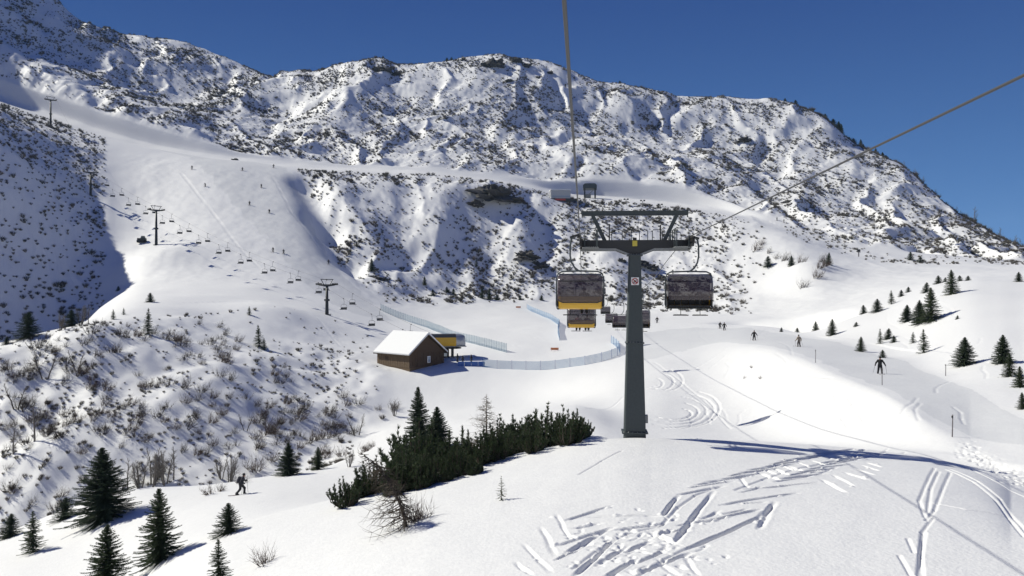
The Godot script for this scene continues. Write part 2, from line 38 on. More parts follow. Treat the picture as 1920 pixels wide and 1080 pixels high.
	[-180, 763.17, 135.57, -100, 856.13, 221.02, -48, 854.69, 305.21, -46.5, 850.19, 302.55, -45, 839.98, 295.91, -43.5, 823.79, 284.83, -42, 804.58, 270.73, -40.5, 786.28, 255.73, -39, 770.96, 241.1, -37.5, 758.49, 227.09, -36, 748.32, 213.79, -34.5, 740.35, 201.62, -33, 734.63, 190.81, -31.5, 730.74, 181.07, -30, 727.83, 171.89, -28.5, 725.27, 163.79, -27, 722.82, 157.94, -25.5, 720.41, 154.58, -24, 717.93, 152.54, -22.5, 715.1, 149.92, -21, 711.34, 145.49, -19.5, 705.77, 139.65, -18, 697.63, 134.07, -16.5, 687.15, 130.29, -15, 675.79, 128.74, -13.5, 665.49, 128.93, -12, 657.56, 130.1, -10.5, 652.1, 131.26, -9, 648.48, 131.59, -7.5, 646.11, 131.4, -6, 644.89, 131.84, -4.5, 644.75, 133.35, -3, 645.08, 135.15, -1.5, 645.28, 136.07, 0, 645.35, 135.55, 1.5, 645.6, 133.64, 3, 646.25, 130.47, 4.5, 647.39, 126.26, 6, 648.97, 121.8, 7.5, 650.92, 117.93, 9, 653.04, 114.85, 10.5, 655.15, 112.37, 12, 657.12, 110.23, 13.5, 658.84, 108.3, 15, 660.19, 106.43, 16.5, 660.91, 104.17, 18, 660.49, 100.69, 19.5, 658.27, 94.81, 21, 653.85, 85.81, 22.5, 647.25, 74.12, 24, 638.58, 61.3, 25.5, 627.6, 48.35, 27, 614.6, 35.09, 28.5, 600.9, 21.75, 30, 587.99, 9.46, 31.5, 577.01, -0.9, 33, 570.3, -9.15, 34.5, 570.35, -15.51, 36, 577, -20.35, 37.5, 588.32, -24.09, 39, 602.82, -27.12, 40.5, 619.47, -29.69, 42, 636.51, -31.83, 43.5, 651.38, -33.46, 45, 661.88, -34.49, 46.5, 667.52, -34.92, 48, 669.66, -34.84, 100, 670.22, 50.12, 180, 763.17, 135.57],
	[-180, 1037.95, 43.57, -100, 1131.83, 129.02, -48, 1129.92, 213.21, -46.5, 1123.91, 210.55, -45, 1110.26, 203.91, -43.5, 1088.49, 192.83, -42, 1062.47, 178.73, -40.5, 1037.43, 163.73, -39, 1016.16, 149.1, -37.5, 998.55, 135.09, -36, 983.73, 121.79, -34.5, 971.39, 109.62, -33, 961.54, 98.81, -31.5, 953.81, 89.07, -30, 947.41, 79.89, -28.5, 941.65, 71.79, -27, 936.24, 65.94, -25.5, 931.09, 62.58, -24, 926.08, 60.54, -22.5, 920.91, 57.92, -21, 915.01, 53.49, -19.5, 907.47, 47.65, -18, 897.54, 42.07, -16.5, 885.44, 38.29, -15, 872.62, 36.74, -13.5, 861.02, 36.93, -12, 851.92, 38.1, -10.5, 845.45, 39.26, -9, 840.94, 39.59, -7.5, 837.83, 39.4, -6, 836.02, 39.84, -4.5, 835.44, 41.35, -3, 835.46, 43.15, -1.5, 835.47, 44.07, 0, 835.47, 43.55, 1.5, 835.77, 41.64, 3, 836.62, 38.47, 4.5, 838.08, 34.26, 6, 840.12, 29.8, 7.5, 842.66, 25.93, 9, 845.51, 22.85, 10.5, 848.49, 20.37, 12, 851.5, 18.23, 13.5, 854.46, 16.3, 15, 857.21, 14.43, 16.5, 859.38, 12.17, 18, 860.4, 8.69, 19.5, 859.79, 2.81, 21, 857.33, -6.19, 22.5, 852.97, -17.88, 24, 846.7, -30.7, 25.5, 838.27, -43.65, 27, 827.99, -56.91, 28.5, 817.29, -70.25, 30, 807.6, -82.54, 31.5, 799.94, -92.9, 33, 796.61, -101.15, 34.5, 800.4, -107.51, 36, 811.59, -112.35, 37.5, 828.41, -116.09, 39, 849.3, -119.12, 40.5, 872.95, -121.69, 42, 896.95, -123.83, 43.5, 917.78, -125.46, 45, 932.45, -126.49, 46.5, 940.32, -126.92, 48, 943.3, -126.84, 100, 944.07, -41.88, 180, 1037.95, 43.57],
	[-180, 3615.49, -52, -100, 3627.66, -52, -48, 3627.63, -52, -46.5, 3626.89, -52, -45, 3622.91, -52, -43.5, 3613.19, -52, -42, 3597.34, -52, -40.5, 3575.79, -52, -39, 3548.98, -52, -37.5, 3517.37, -52, -36, 3481.42, -52, -34.5, 3441.58, -52, -33, 3398.32, -52, -31.5, 3352.07, -52, -30, 3303.32, -52, -28.5, 3252.5, -52, -27, 3200.07, -52, -25.5, 3146.49, -52, -24, 3092.22, -52, -22.5, 3037.72, -52, -21, 2983.43, -52, -19.5, 2929.81, -52, -18, 2877.33, -52, -16.5, 2826.43, -52, -15, 2777.58, -52, -13.5, 2731.23, -52, -12, 2687.83, -52, -10.5, 2647.84, -52, -9, 2611.71, -52, -7.5, 2579.92, -52, -6, 2552.9, -52, -4.5, 2531.11, -52, -3, 2515.02, -52, -1.5, 2505.07, -52, 0, 2501.69, -52, 1.5, 2505.04, -52, 3, 2514.92, -52, 4.5, 2530.91, -52, 6, 2552.54, -52, 7.5, 2579.37, -52, 9, 2610.93, -52, 10.5, 2646.76, -52, 12, 2686.41, -52, 13.5, 2729.43, -52, 15, 2775.34, -52, 16.5, 2823.71, -52, 18, 2874.07, -52, 19.5, 2925.96, -52, 21, 2978.93, -52, 22.5, 3032.52, -52, 24, 3086.27, -52, 25.5, 3139.73, -52, 27, 3192.43, -52, 28.5, 3243.93, -52, 30, 3293.76, -52, 31.5, 3341.47, -52, 33, 3386.6, -52, 34.5, 3428.69, -52, 36, 3467.29, -52, 37.5, 3501.94, -52, 39, 3532.18, -52, 40.5, 3557.56, -52, 42, 3577.61, -52, 43.5, 3591.88, -52, 45, 3600.04, -52, 46.5, 3602.91, -52, 48, 3603.31, -52, 100, 3603.32, -52, 180, 3615.49, -52]
]

func tangents(x: PackedFloat32Array, y: PackedFloat32Array) -> PackedFloat32Array:
	var n := x.size()
	var t := PackedFloat32Array(); t.resize(n)
	for i in n:
		if i == 0:
			t[0] = (y[1] - y[0]) / (x[1] - x[0])
		elif i == n - 1:
			t[i] = (y[i] - y[i - 1]) / (x[i] - x[i - 1])
		else:
			var h0 := x[i] - x[i - 1]
			var h1 := x[i + 1] - x[i]
			var d0 := (y[i] - y[i - 1]) / h0
			var d1 := (y[i + 1] - y[i]) / h1
			if d0 * d1 <= 0.0:
				t[i] = 0.0
			else:
				var w1 := 2.0 * h1 + h0
				var w2 := h1 + 2.0 * h0
				t[i] = (w1 + w2) / (w1 / d0 + w2 / d1)
	return t

func mean_slopes(x: PackedFloat32Array, y: PackedFloat32Array) -> PackedFloat32Array:
	var t := PackedFloat32Array(); t.resize(x.size())
	for i in x.size():
		var a := maxi(i - 1, 0); var b := mini(i + 1, x.size() - 1)
		t[i] = (y[b] - y[a]) / (x[b] - x[a])
	return t

func hermite(x: PackedFloat32Array, y: PackedFloat32Array, t: PackedFloat32Array, q: float) -> float:
	var i := clampi(x.bsearch(q, false) - 1, 0, x.size() - 2)
	var h := x[i + 1] - x[i]
	var u := (q - x[i]) / h
	return (1.0 + 2.0 * u) * (1.0 - u) * (1.0 - u) * y[i] + u * (1.0 - u) * (1.0 - u) * h * t[i] + u * u * (3.0 - 2.0 * u) * y[i + 1] + u * u * (u - 1.0) * h * t[i + 1]

func sm(a: float, b: float, x: float) -> float:
	return smoothstep(a, b, x)

func fnl(sd: int, freq: float, octaves := 1, kind := FastNoiseLite.TYPE_SIMPLEX_SMOOTH) -> FastNoiseLite:
	var f := FastNoiseLite.new()
	f.seed = sd; f.frequency = freq; f.noise_type = kind
	if octaves > 1:
		f.fractal_type = FastNoiseLite.FRACTAL_FBM
		f.fractal_octaves = octaves
	else:
		f.fractal_type = FastNoiseLite.FRACTAL_NONE
	return f

func build_terrain() -> void:
	# columns: close together in front of the lift, coarse elsewhere
	var side := PackedFloat32Array()
	var st := 0.2
	var b := -35.5
	while b > -178.0:
		b -= st
		st = minf(st * 1.18, 5.0)
		side.append(maxf(b, -180.0))
	if side[side.size() - 1] > -180.0:
		side.append(-180.0)
	for i in side.size():
		col_b.append(side[side.size() - 1 - i])
	dense0 = col_b.size()
	var nd := int(round(71.0 / DENSE_STEP)) + 1
	for i in nd:
		col_b.append(-35.5 + i * DENSE_STEP)
	for i in side.size():
		col_b.append(-side[i])
	var r := 3.0
	while r < 3600.0:
		row_r.append(r)
		if r < 19.0: r *= 1.06
		elif r < 46.0: r *= 1.0024
		elif r < 110.0: r *= 1.0055
		elif r > 380.0 and r < 512.0: r += 1.0
		elif r < 640.0: r *= 1.0062
		else: r *= 1.05
	nc = col_b.size(); nr = row_r.size()
	hgt.resize(nc * nr); zone.resize(nc * nr)
	var lb := []; var lr := []; var lh := []; var ltr := []; var lth := []
	for ln in survey:
		var xb := PackedFloat32Array(); var xr := PackedFloat32Array(); var xh := PackedFloat32Array()
		for i in range(0, ln.size(), 3):
			xb.append(ln[i]); xr.append(ln[i + 1]); xh.append(ln[i + 2])
		lb.append(xb); lr.append(xr); lh.append(xh)
		ltr.append(mean_slopes(xb, xr)); lth.append(mean_slopes(xb, xh))
	var n_gul := fnl(11, 0.018, 2)
	var n_mid := fnl(12, 0.045, 2)
	var n_fine := fnl(13, 0.16, 2)
	var n_low := fnl(14, 0.035, 2)
	var n_drift := fnl(15, 0.3, 2)
	var n_pock := fnl(16, 0.35, 1, FastNoiseLite.TYPE_CELLULAR)
	n_pock.cellular_return_type = FastNoiseLite.RETURN_DISTANCE
	var nl := survey.size()
	var kr := PackedFloat32Array(); var kh := PackedFloat32Array()
	kr.resize(nl); kh.resize(nl)
	for c in nc:
		var bd: float = col_b[c]
		for k in nl:
			var rr := hermite(lb[k], lr[k], ltr[k], bd)
			if k > 0 and rr < kr[k - 1] + 0.6:
				rr = kr[k - 1] + 0.6
			kr[k] = rr
			kh[k] = hermite(lb[k], lh[k], lth[k], bd)
		var kt := tangents(kr, kh)
		var ca := cos(deg_to_rad(bd)); var sa := sin(deg_to_rad(bd))
		var seg := 0
		var span := kr[1] - kr[0]
		for j in nr:
			var rd: float = row_r[j]
			while seg < nl - 2 and rd > kr[seg + 1]:
				seg += 1
			span = kr[seg + 1] - kr[seg]
			var u := clampf((rd - kr[seg]) / span, 0.0, 1.0)
			var v := 1.0 - u
			var h := (1.0 + 2.0 * u) * v * v * kh[seg] + u * v * v * span * kt[seg] + u * u * (3.0 - 2.0 * u) * kh[seg + 1] - u * u * v * span * kt[seg + 1]
			var s := seg + u
			var x := rd * sa
			var z := -rd * ca
			var up := 0.0
			if s < 7.2:
				up += n_low.get_noise_2d(x, z) * (0.25 if s < 2.6 else 0.4) * sm(0.6, 1.4, s)
				up += n_drift.get_noise_2d(x, z) * 0.025
				var al := sm(4.6, 5.3, s) * (1.0 - sm(6.75, 7.0, s)) * (1.0 - sm(-11.5, -8.0, bd)) * (1.0 - 0.8 * sm(6.1, 6.5, s) * sm(-24.0, -19.0, bd))
				if al > 0.0:
					up += al * (n_mid.get_noise_2d(x, z) * 1.5 + n_fine.get_noise_2d(x, z) * 0.4)
			else:
				up += n_low.get_noise_2d(x, z) * 0.35 * sm(7.0, 7.4, s)
			if s > 7.5 and s < 15.0:
				var am := 0.0
				if s >= 11.0:
					am = sm(11.98, 12.1, s)
				else:
					var br := -9.4 - 3.3 * (s - 8.0)
					am = 0.7 * sm(br, br + 1.6, bd) * (1.0 - sm(14.0, 17.5, bd)) * sm(8.1, 8.6, s) * (1.0 - sm(9.9, 9.99, s))
					if bd < -24.0:
						am = maxf(am, 0.8 * sm(8.05, 8.4, s) * (1.0 - sm(9.6, 9.95, s)) * (1.0 - sm(-28.4, -26.8, bd)))
					if bd > 14.0:
						am = maxf(am, 0.16 * sm(9.6, 10.0, s) * sm(14.0, 18.0, bd))
				if s > 13.0:
					am *= 1.0 - 0.55 * sm(13.5, 14.0, s)
				if am > 0.0:
					var across := bd * 8.8
					var wob := n_mid.get_noise_2d(x * 0.6, z * 0.6) * 16.0
					var g := 1.0 - absf(n_gul.get_noise_2d(across + wob, rd * 0.42 + across * 0.35)) * 2.2
					up += am * ((g - 0.6) * (3.8 if s > 11.0 else 2.6) + n_mid.get_noise_2d(x, z) * 1.3 + n_fine.get_noise_2d(x, z) * 0.5 + n_drift.get_noise_2d(x, z) * 0.2)
				var ski := sm(7.6, 8.2, s) * (1.0 - sm(9.8, 10.0, s)) * sm(-27.0, -25.0, bd)
				up += n_drift.get_noise_2d(x * 0.6, z * 0.6) * 0.12 * ski
			hgt[c * nr + j] = h + up
			zone[c * nr + j] = s
	survey_marks()

func bearing(x: float, z: float) -> float:
	return rad_to_deg(atan2(x, -z))

func col_at(b: float) -> float:
	if b >= -35.5 and b <= 35.4:
		return dense0 + (b + 35.5) / DENSE_STEP
	var i := clampi(col_b.bsearch(b, false) - 1, 0, nc - 2)
	return i + (b - col_b[i]) / (col_b[i + 1] - col_b[i])

func row_at(r: float) -> float:
	var j := clampi(row_r.bsearch(r, false) - 1, 0, nr - 2)
	return j + clampf((r - row_r[j]) / (row_r[j + 1] - row_r[j]), 0.0, 1.0)

func ground_y(x: float, z: float) -> float:
	var c := col_at(bearing(x, z)); var j := row_at(sqrt(x * x + z * z))
	var ci := mini(int(c), nc - 2); var ji := int(j)
	var a := lerpf(hgt[ci * nr + ji], hgt[ci * nr + ji + 1], j - ji)
	var d := lerpf(hgt[(ci + 1) * nr + ji], hgt[(ci + 1) * nr + ji + 1], j - ji)
	return lerpf(a, d, c - ci)

func on_ground(x: float, z: float, sink := 0.0) -> Vector3:
	return Vector3(x, ground_y(x, z) - sink, z)

# a trench pressed into the snow, with a raised rim
func groove(a: Vector2, b2: Vector2, w: float, depth: float, rim := 0.12, taper := false) -> void:
	var reach := w * 4.2
	var cmin := 1e9; var cmax := -1e9; var rmin := 1e9; var rmax := -1e9
	for p: Vector2 in [a, b2]:
		var q := bearing(p.x, p.y); var l := p.length()
		var dq := rad_to_deg(reach / l)
		cmin = minf(cmin, q - dq); cmax = maxf(cmax, q + dq)
		rmin = minf(rmin, l - reach); rmax = maxf(rmax, l + reach)
	var c0 := int(col_at(cmin)); var c1 := int(col_at(cmax)) + 1
	var j0 := int(row_at(rmin)); var j1 := int(row_at(rmax)) + 1
	var d := b2 - a
	var ll := maxf(d.length_squared(), 1e-6)
	for c in range(c0, mini(c1, nc - 1) + 1):
		var t := deg_to_rad(col_b[c])
		var sa := sin(t); var ca := cos(t)
		for j in range(j0, mini(j1, nr - 1) + 1):
			var p := Vector2(row_r[j] * sa, -row_r[j] * ca)
			var u := clampf((p - a).dot(d) / ll, 0.0, 1.0)
			var e := p.distance_to(a + d * u) / w
			if taper:   # the edge of a ski cuts one wall steeply and leaves the other sloping
				e *= 1.35 if d.x * (p.y - a.y) - d.y * (p.x - a.x) < 0.0 else 0.75
			if e < 3.2:
				var ends := 0.25 + 0.75 * sm(0.0, 0.3, u) * (1.0 - sm(0.7, 1.0, u)) if taper else 1.0
				hgt[c * nr + j] += depth * (-exp(-e * e) * ends + rim * ends * exp(-(e - 1.8) * (e - 1.8) * 4.0))

# raise or lower a smooth mound
func mound(x: float, z: float, rx: float, rz: float, amount: float) -> void:
	var l := sqrt(x * x + z * z)
	var m := maxf(rx, rz) * 2.2
	var q := bearing(x, z)
	var dq := rad_to_deg(m / l)
	for c in range(int(col_at(q - dq)), int(col_at(q + dq)) + 2):
		var t := deg_to_rad(col_b[c])
		for j in range(int(row_at(maxf(l - m, 3.0))), int(row_at(l + m)) + 2):
			var dx := (row_r[j] * sin(t) - x) / rx
			var dz := (-row_r[j] * cos(t) - z) / rz
			hgt[c * nr + j] += amount * exp(-(dx * dx + dz * dz))

func commit_terrain() -> void:
	var vs := PackedVector3Array(); vs.resize(nc * nr)
	var ns := PackedVector3Array(); ns.resize(nc * nr)
	for c in nc:
		var t := deg_to_rad(col_b[c])
		var sa := sin(t); var ca := -cos(t)
		for j in nr:
			vs[c * nr + j] = Vector3(row_r[j] * sa, hgt[c * nr + j], row_r[j] * ca)
	for c in nc:
		var c0 := (c - 1 if c > 0 else nc - 2) * nr
		var c1 := (c + 1 if c < nc - 1 else 1) * nr
		for j in nr:
			var j0 := maxi(j - 1, 0); var j1 := mini(j + 1, nr - 1)
			ns[c * nr + j] = (vs[c * nr + j1] - vs[c * nr + j0]).cross(vs[c0 + j] - vs[c1 + j]).normalized()
	# groomed runs: granular machine-packed snow, its grey partly painting in the duller light on their flatter slope
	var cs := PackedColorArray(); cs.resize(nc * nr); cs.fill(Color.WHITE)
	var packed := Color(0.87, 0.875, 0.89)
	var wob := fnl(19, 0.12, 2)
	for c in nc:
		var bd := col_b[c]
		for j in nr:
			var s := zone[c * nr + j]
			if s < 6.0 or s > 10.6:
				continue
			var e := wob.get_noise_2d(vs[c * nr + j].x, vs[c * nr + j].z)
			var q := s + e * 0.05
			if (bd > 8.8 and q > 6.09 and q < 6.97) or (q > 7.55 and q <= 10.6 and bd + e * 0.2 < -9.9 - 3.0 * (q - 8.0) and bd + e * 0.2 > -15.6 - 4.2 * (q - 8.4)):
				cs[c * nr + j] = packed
	var ix := PackedInt32Array(); ix.resize((nc - 1) * (nr - 1) * 6)
	var k := 0
	for c in nc - 1:
		for j in nr - 1:
			var i := c * nr + j
			ix[k] = i; ix[k + 1] = i + 1; ix[k + 2] = i + nr
			ix[k + 3] = i + 1; ix[k + 4] = i + nr + 1; ix[k + 5] = i + nr
			k += 6
	var centre := Vector3(0, hgt[0], 0)
	vs.append(centre); ns.append(Vector3.UP); cs.append(Color.WHITE)
	for c in nc - 1:
		ix.append_array(PackedInt32Array([nc * nr, c * nr, (c + 1) * nr]))
	var arr := []; arr.resize(Mesh.ARRAY_MAX)
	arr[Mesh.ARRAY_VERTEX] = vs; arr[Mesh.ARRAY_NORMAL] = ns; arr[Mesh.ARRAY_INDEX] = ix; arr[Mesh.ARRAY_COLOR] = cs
	var m := ArrayMesh.new()
	m.add_surface_from_arrays(Mesh.PRIMITIVE_TRIANGLES, arr)
	var o := MeshInstance3D.new()
	o.name = "snow_ground"; o.mesh = m; o.material_override = mats.snow
	o.set_meta("kind", "structure")
	o.set_meta("label", "snow covered valley, pistes and mountainside")
	add_child(o)

func _ready() -> void:
	rng.seed = 7
	var cam := Camera3D.new()
	cam.name = "camera"; cam.fov = 40.0; cam.near = 0.1; cam.far = 6000.0
	cam.position = Vector3(0, 8, 0)
	add_child(cam)
	cam.current = true
	var sun := DirectionalLight3D.new()
	sun.name = "sun"
	sun.light_energy = 1.6; sun.light_color = Color(1.0, 0.985, 0.925)
	sun.light_angular_distance = 0.5; sun.shadow_enabled = true
	add_child(sun)
	sun.look_at_from_position(SUN_FROM * 100.0, Vector3.ZERO)
	var sky := ProceduralSkyMaterial.new()
	sky.sky_top_color = Color(0.083, 0.194, 0.46)
	sky.sky_horizon_color = Color(0.355, 0.572, 0.82)
	sky.sky_curve = 0.13
	sky.ground_bottom_color = Color(0.6, 0.65, 0.75); sky.ground_horizon_color = Color(0.45, 0.58, 0.78)
	sky.sun_angle_max = 70.0; sky.sun_curve = 0.03
	var env := Environment.new()
	env.background_mode = Environment.BG_SKY
	env.sky = Sky.new(); env.sky.sky_material = sky
	env.tonemap_mode = Environment.TONE_MAPPER_LINEAR
	env.tonemap_exposure = 1.07
	env.fog_enabled = true; env.fog_density = 0.00009; env.fog_light_color = Color(0.66, 0.80, 0.92)
	env.sdfgi_enabled = true; env.ssao_enabled = true; env.ssil_enabled = true
	var we := WorldEnvironment.new()
	we.name = "world_environment"; we.environment = env
	add_child(we)
	make_materials()
	build_terrain()
	commit_terrain()
	build_things()

# ---------------------------------------------------------------- helpers
func mat(c: Color, rough := 0.8, metal := 0.0) -> StandardMaterial3D:
	var m := StandardMaterial3D.new()
	m.albedo_color = c; m.roughness = rough; m.metallic = metal
	return m

func lin(r: float, g: float, b: float) -> Color:
	return Color(r, g, b).linear_to_srgb()

func noise_tex(sd: int, freq: float, lo: Color, hi: Color, size := 512, normal := false, bump := 4.0) -> NoiseTexture2D:
	var t := NoiseTexture2D.new()
	t.width = size; t.height = size; t.seamless = true
	t.noise = fnl(sd, freq, 4)
	if normal:
		t.as_normal_map = true; t.bump_strength = bump
	else:
		var g := Gradient.new()
		g.set_color(0, lo); g.set_color(1, hi)
		t.color_ramp = g
	return t

func grained(c0: Color, c1: Color, rough: float, scale: float, sd: int) -> StandardMaterial3D:
	var m := mat(Color.WHITE, rough)
	m.albedo_texture = noise_tex(sd, 0.03, c0, c1, 256)
	m.uv1_triplanar = true; m.uv1_world_triplanar = true
	m.uv1_scale = Vector3.ONE * scale
	return m

func make_materials() -> void:
	var s := mat(Color.WHITE, 0.62)
	s.albedo_texture = noise_tex(3, 0.02, lin(0.66, 0.665, 0.675), lin(0.73, 0.732, 0.735), 512)
	s.normal_enabled = true
	s.normal_texture = noise_tex(4, 0.05, Color.BLACK, Color.WHITE, 512, true, 5.0)
	s.normal_scale = 0.28
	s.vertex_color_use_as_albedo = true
	s.uv1_triplanar = true; s.uv1_world_triplanar = true
	s.uv1_scale = Vector3.ONE * 0.21
	mats.snow = s
	var rs := mat(lin(0.69, 0.70, 0.71), 0.65)
	mats.roof_snow = rs
	mats.rock = grained(lin(0.03, 0.03, 0.032), lin(0.12, 0.11, 0.10), 0.9, 0.5, 21)
	mats.bark = grained(lin(0.035, 0.027, 0.02), lin(0.10, 0.08, 0.06), 0.95, 1.5, 22)
	mats.bark_grey = grained(lin(0.10, 0.09, 0.08), lin(0.22, 0.20, 0.18), 0.95, 1.5, 23)
	mats.larch = grained(lin(0.13, 0.11, 0.09), lin(0.24, 0.21, 0.17), 0.95, 2.0, 24)
	mats.twig = mat(lin(0.055, 0.043, 0.036), 0.95)
	mats.twig_red = mat(lin(0.085, 0.058, 0.045), 0.95)
	mats.twig_far = mat(Color.WHITE, 0.95); mats.twig_far.vertex_color_use_as_albedo = true
	for a in [["spruce", 0.019, 0.034, 0.014], ["spruce_light", 0.034, 0.050, 0.020], ["pine", 0.027, 0.042, 0.014], ["sapling", 0.07, 0.085, 0.035]]:
		var l := mat(lin(a[1], a[2], a[3]), 0.75)
		l.backlight_enabled = true
		l.backlight = lin(a[1] * 0.5, a[2] * 0.6, a[3] * 0.4)
		mats[a[0]] = l
	mats.steel = grained(lin(0.034, 0.046, 0.050), lin(0.046, 0.060, 0.064), 0.55, 0.8, 31)
	mats.galv = grained(lin(0.16, 0.17, 0.17), lin(0.26, 0.27, 0.27), 0.5, 1.2, 32)
	mats.dark = mat(lin(0.018, 0.020, 0.022), 0.5)
	mats.rubber = mat(lin(0.015, 0.015, 0.016), 0.8)
	mats.rope = mat(lin(0.055, 0.056, 0.06), 0.6, 0.2)
	mats.yellow = mat(lin(0.62, 0.36, 0.015), 0.38); mats.yellow.clearcoat_enabled = true; mats.yellow.clearcoat = 0.4
	mats.plate = mat(lin(0.55, 0.45, 0.06), 0.5)
	mats.white = mat(lin(0.75, 0.75, 0.74), 0.5)
	mats.red = mat(lin(0.42, 0.03, 0.025), 0.5)
	mats.orange = mat(lin(0.60, 0.20, 0.07), 0.6)
	mats.seat = mat(lin(0.02, 0.02, 0.022), 0.7)
	var t := mat(Color(0.27, 0.22, 0.24, 0.72), 0.14)
	t.transparency = BaseMaterial3D.TRANSPARENCY_ALPHA
	mats.tint = t
	mats.frame = mat(lin(0.07, 0.085, 0.09), 0.4, 0.2)
	mats.wood = grained(lin(0.075, 0.048, 0.026), lin(0.17, 0.115, 0.065), 0.85, 0.7, 41)
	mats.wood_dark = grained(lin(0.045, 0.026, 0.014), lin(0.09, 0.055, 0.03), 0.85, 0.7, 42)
	mats.glass = mat(lin(0.35, 0.4, 0.45), 0.08, 0.3)
	mats.metal_pale = mat(lin(0.34, 0.35, 0.37), 0.35, 0.4)
	mats.net_pale = mat(lin(0.24, 0.33, 0.40), 0.8)
	mats.net_blue = mat(lin(0.25, 0.38, 0.54), 0.8)
	mats.mat_blue = mat(lin(0.03, 0.10, 0.34), 0.6)
	mats.cloth = mat(Color.WHITE, 0.85); mats.cloth.vertex_color_use_as_albedo = true
	mats.ski = mat(lin(0.10, 0.03, 0.03), 0.35)
	mats.pole = mat(lin(0.10, 0.10, 0.11), 0.5)
	mats.marker = mat(lin(0.10, 0.09, 0.10), 0.6)

func numbered(called: String) -> String:
	var n: int = used.get(called, 0)
	used[called] = n + 1
	return called if n == 0 else "%s_%03d" % [called, n]

func tag(o: Node, label: String, category: String, group := "") -> Node:
	o.set_meta("label", label); o.set_meta("category", category)
	if group != "":
		o.set_meta("group", group)
	return o

func thing(called: String, label: String, category: String, where := Vector3.ZERO, turn := 0.0, group := "") -> Node3D:
	var o := Node3D.new()
	o.name = numbered(called)
	add_child(o)
	o.position = where; o.rotation.y = turn
	tag(o, label, category, group)
	return o

func dup(src: Node3D, where: Vector3, turn: float, size: float, label := "", group := "") -> Node3D:
	var o: Node3D = src.duplicate()
	o.name = numbered(String(src.get_meta("base_name", src.name)))
	add_child(o)
	o.position = where; o.rotation = Vector3(0, turn, 0); o.scale = Vector3.ONE * size
	if label != "":
		o.set_meta("label", label)
	if group != "":
		o.set_meta("group", group)
	return o

func sto(flat := true) -> SurfaceTool:
	var s := SurfaceTool.new()
	s.begin(Mesh.PRIMITIVE_TRIANGLES)
	s.set_smooth_group(-1 if flat else 0)
	return s

func tri(s: SurfaceTool, a: Vector3, b: Vector3, c: Vector3) -> void:
	s.add_vertex(a); s.add_vertex(b); s.add_vertex(c)

func quad(s: SurfaceTool, a: Vector3, b: Vector3, c: Vector3, d: Vector3) -> void:
	tri(s, a, b, c); tri(s, a, c, d)

func box(s: SurfaceTool, c: Vector3, size: Vector3, basis := Basis.IDENTITY) -> void:
	var h := size * 0.5
	var p := []
	for i in 8:
		p.append(c + basis * Vector3(h.x if i & 1 else -h.x, h.y if i & 2 else -h.y, h.z if i & 4 else -h.z))
	for f in [[0, 1, 3, 2], [5, 4, 6, 7], [4, 0, 2, 6], [1, 5, 7, 3], [2, 3, 7, 6], [4, 5, 1, 0]]:
		quad(s, p[f[3]], p[f[2]], p[f[1]], p[f[0]])

func bar(s: SurfaceTool, a: Vector3, b: Vector3, w: float, h: float) -> void:
	var d := (b - a).normalized()
	var up := Vector3.UP if absf(d.y) < 0.95 else Vector3.RIGHT
	var x := up.cross(d).normalized()
	box(s, (a + b) * 0.5, Vector3(w, h, a.distance_to(b)), Basis(x, d.cross(x).normalized(), d))

func ring(c: Vector3, d: Vector3, r: float, n: int) -> PackedVector3Array:
	var up := Vector3.UP if absf(d.y) < 0.9 else Vector3.RIGHT
	var x := up.cross(d).normalized()
	var y := d.cross(x).normalized()
	var o := PackedVector3Array()
	for i in n:
		var a := TAU * i / n
		o.append(c + (x * cos(a) + y * sin(a)) * r)
	return o

func tube(s: SurfaceTool, pts: Array, radii: Array, n: int, caps := true) -> void:
	var prev := PackedVector3Array()
	var lastup := Vector3.ZERO
	for i in pts.size():
		var d: Vector3
		if i == 0: d = pts[1] - pts[0]
		elif i == pts.size() - 1: d = pts[i] - pts[i - 1]
		else: d = pts[i + 1] - pts[i - 1]
		d = d.normalized()
		if i == 0:
			lastup = (Vector3.UP if absf(d.y) < 0.9 else Vector3.RIGHT)
		var x := lastup.cross(d).normalized()
		var y := d.cross(x).normalized()
		lastup = y
		var r: float = radii[mini(i, radii.size() - 1)]
		var cur := PackedVector3Array()
		for k in n:
			var a := TAU * k / n
			cur.append(pts[i] + (x * cos(a) + y * sin(a)) * r)
		if i > 0:
			for k in n:
				var k2 := (k + 1) % n
				quad(s, prev[k], prev[k2], cur[k2], cur[k])
		if caps and (i == 0 or i == pts.size() - 1):
			for k in range(1, n - 1):
				tri(s, cur[0], cur[k], cur[k + 1])
		prev = cur

func wheel(s: SurfaceTool, c: Vector3, axis: Vector3, r: float, w: float, n := 14) -> void:
	var a := axis.normalized()
	tube(s, [c - a * w * 0.5, c - a * w * 0.5 + a * 0.001, c + a * w * 0.5 - a * 0.001, c + a * w * 0.5], [r * 0.86, r, r, r * 0.86], n)

func prism(s: SurfaceTool, poly: PackedVector2Array, z0: float, z1: float) -> void:
	var ix := Geometry2D.triangulate_polygon(poly)
	for i in range(0, ix.size(), 3):
		for z in [z0, z1]:
			tri(s, Vector3(poly[ix[i]].x, poly[ix[i]].y, z), Vector3(poly[ix[i + 1]].x, poly[ix[i + 1]].y, z), Vector3(poly[ix[i + 2]].x, poly[ix[i + 2]].y, z))
	for i in poly.size():
		var a := poly[i]; var b := poly[(i + 1) % poly.size()]
		quad(s, Vector3(a.x, a.y, z0), Vector3(b.x, b.y, z0), Vector3(b.x, b.y, z1), Vector3(a.x, a.y, z1))

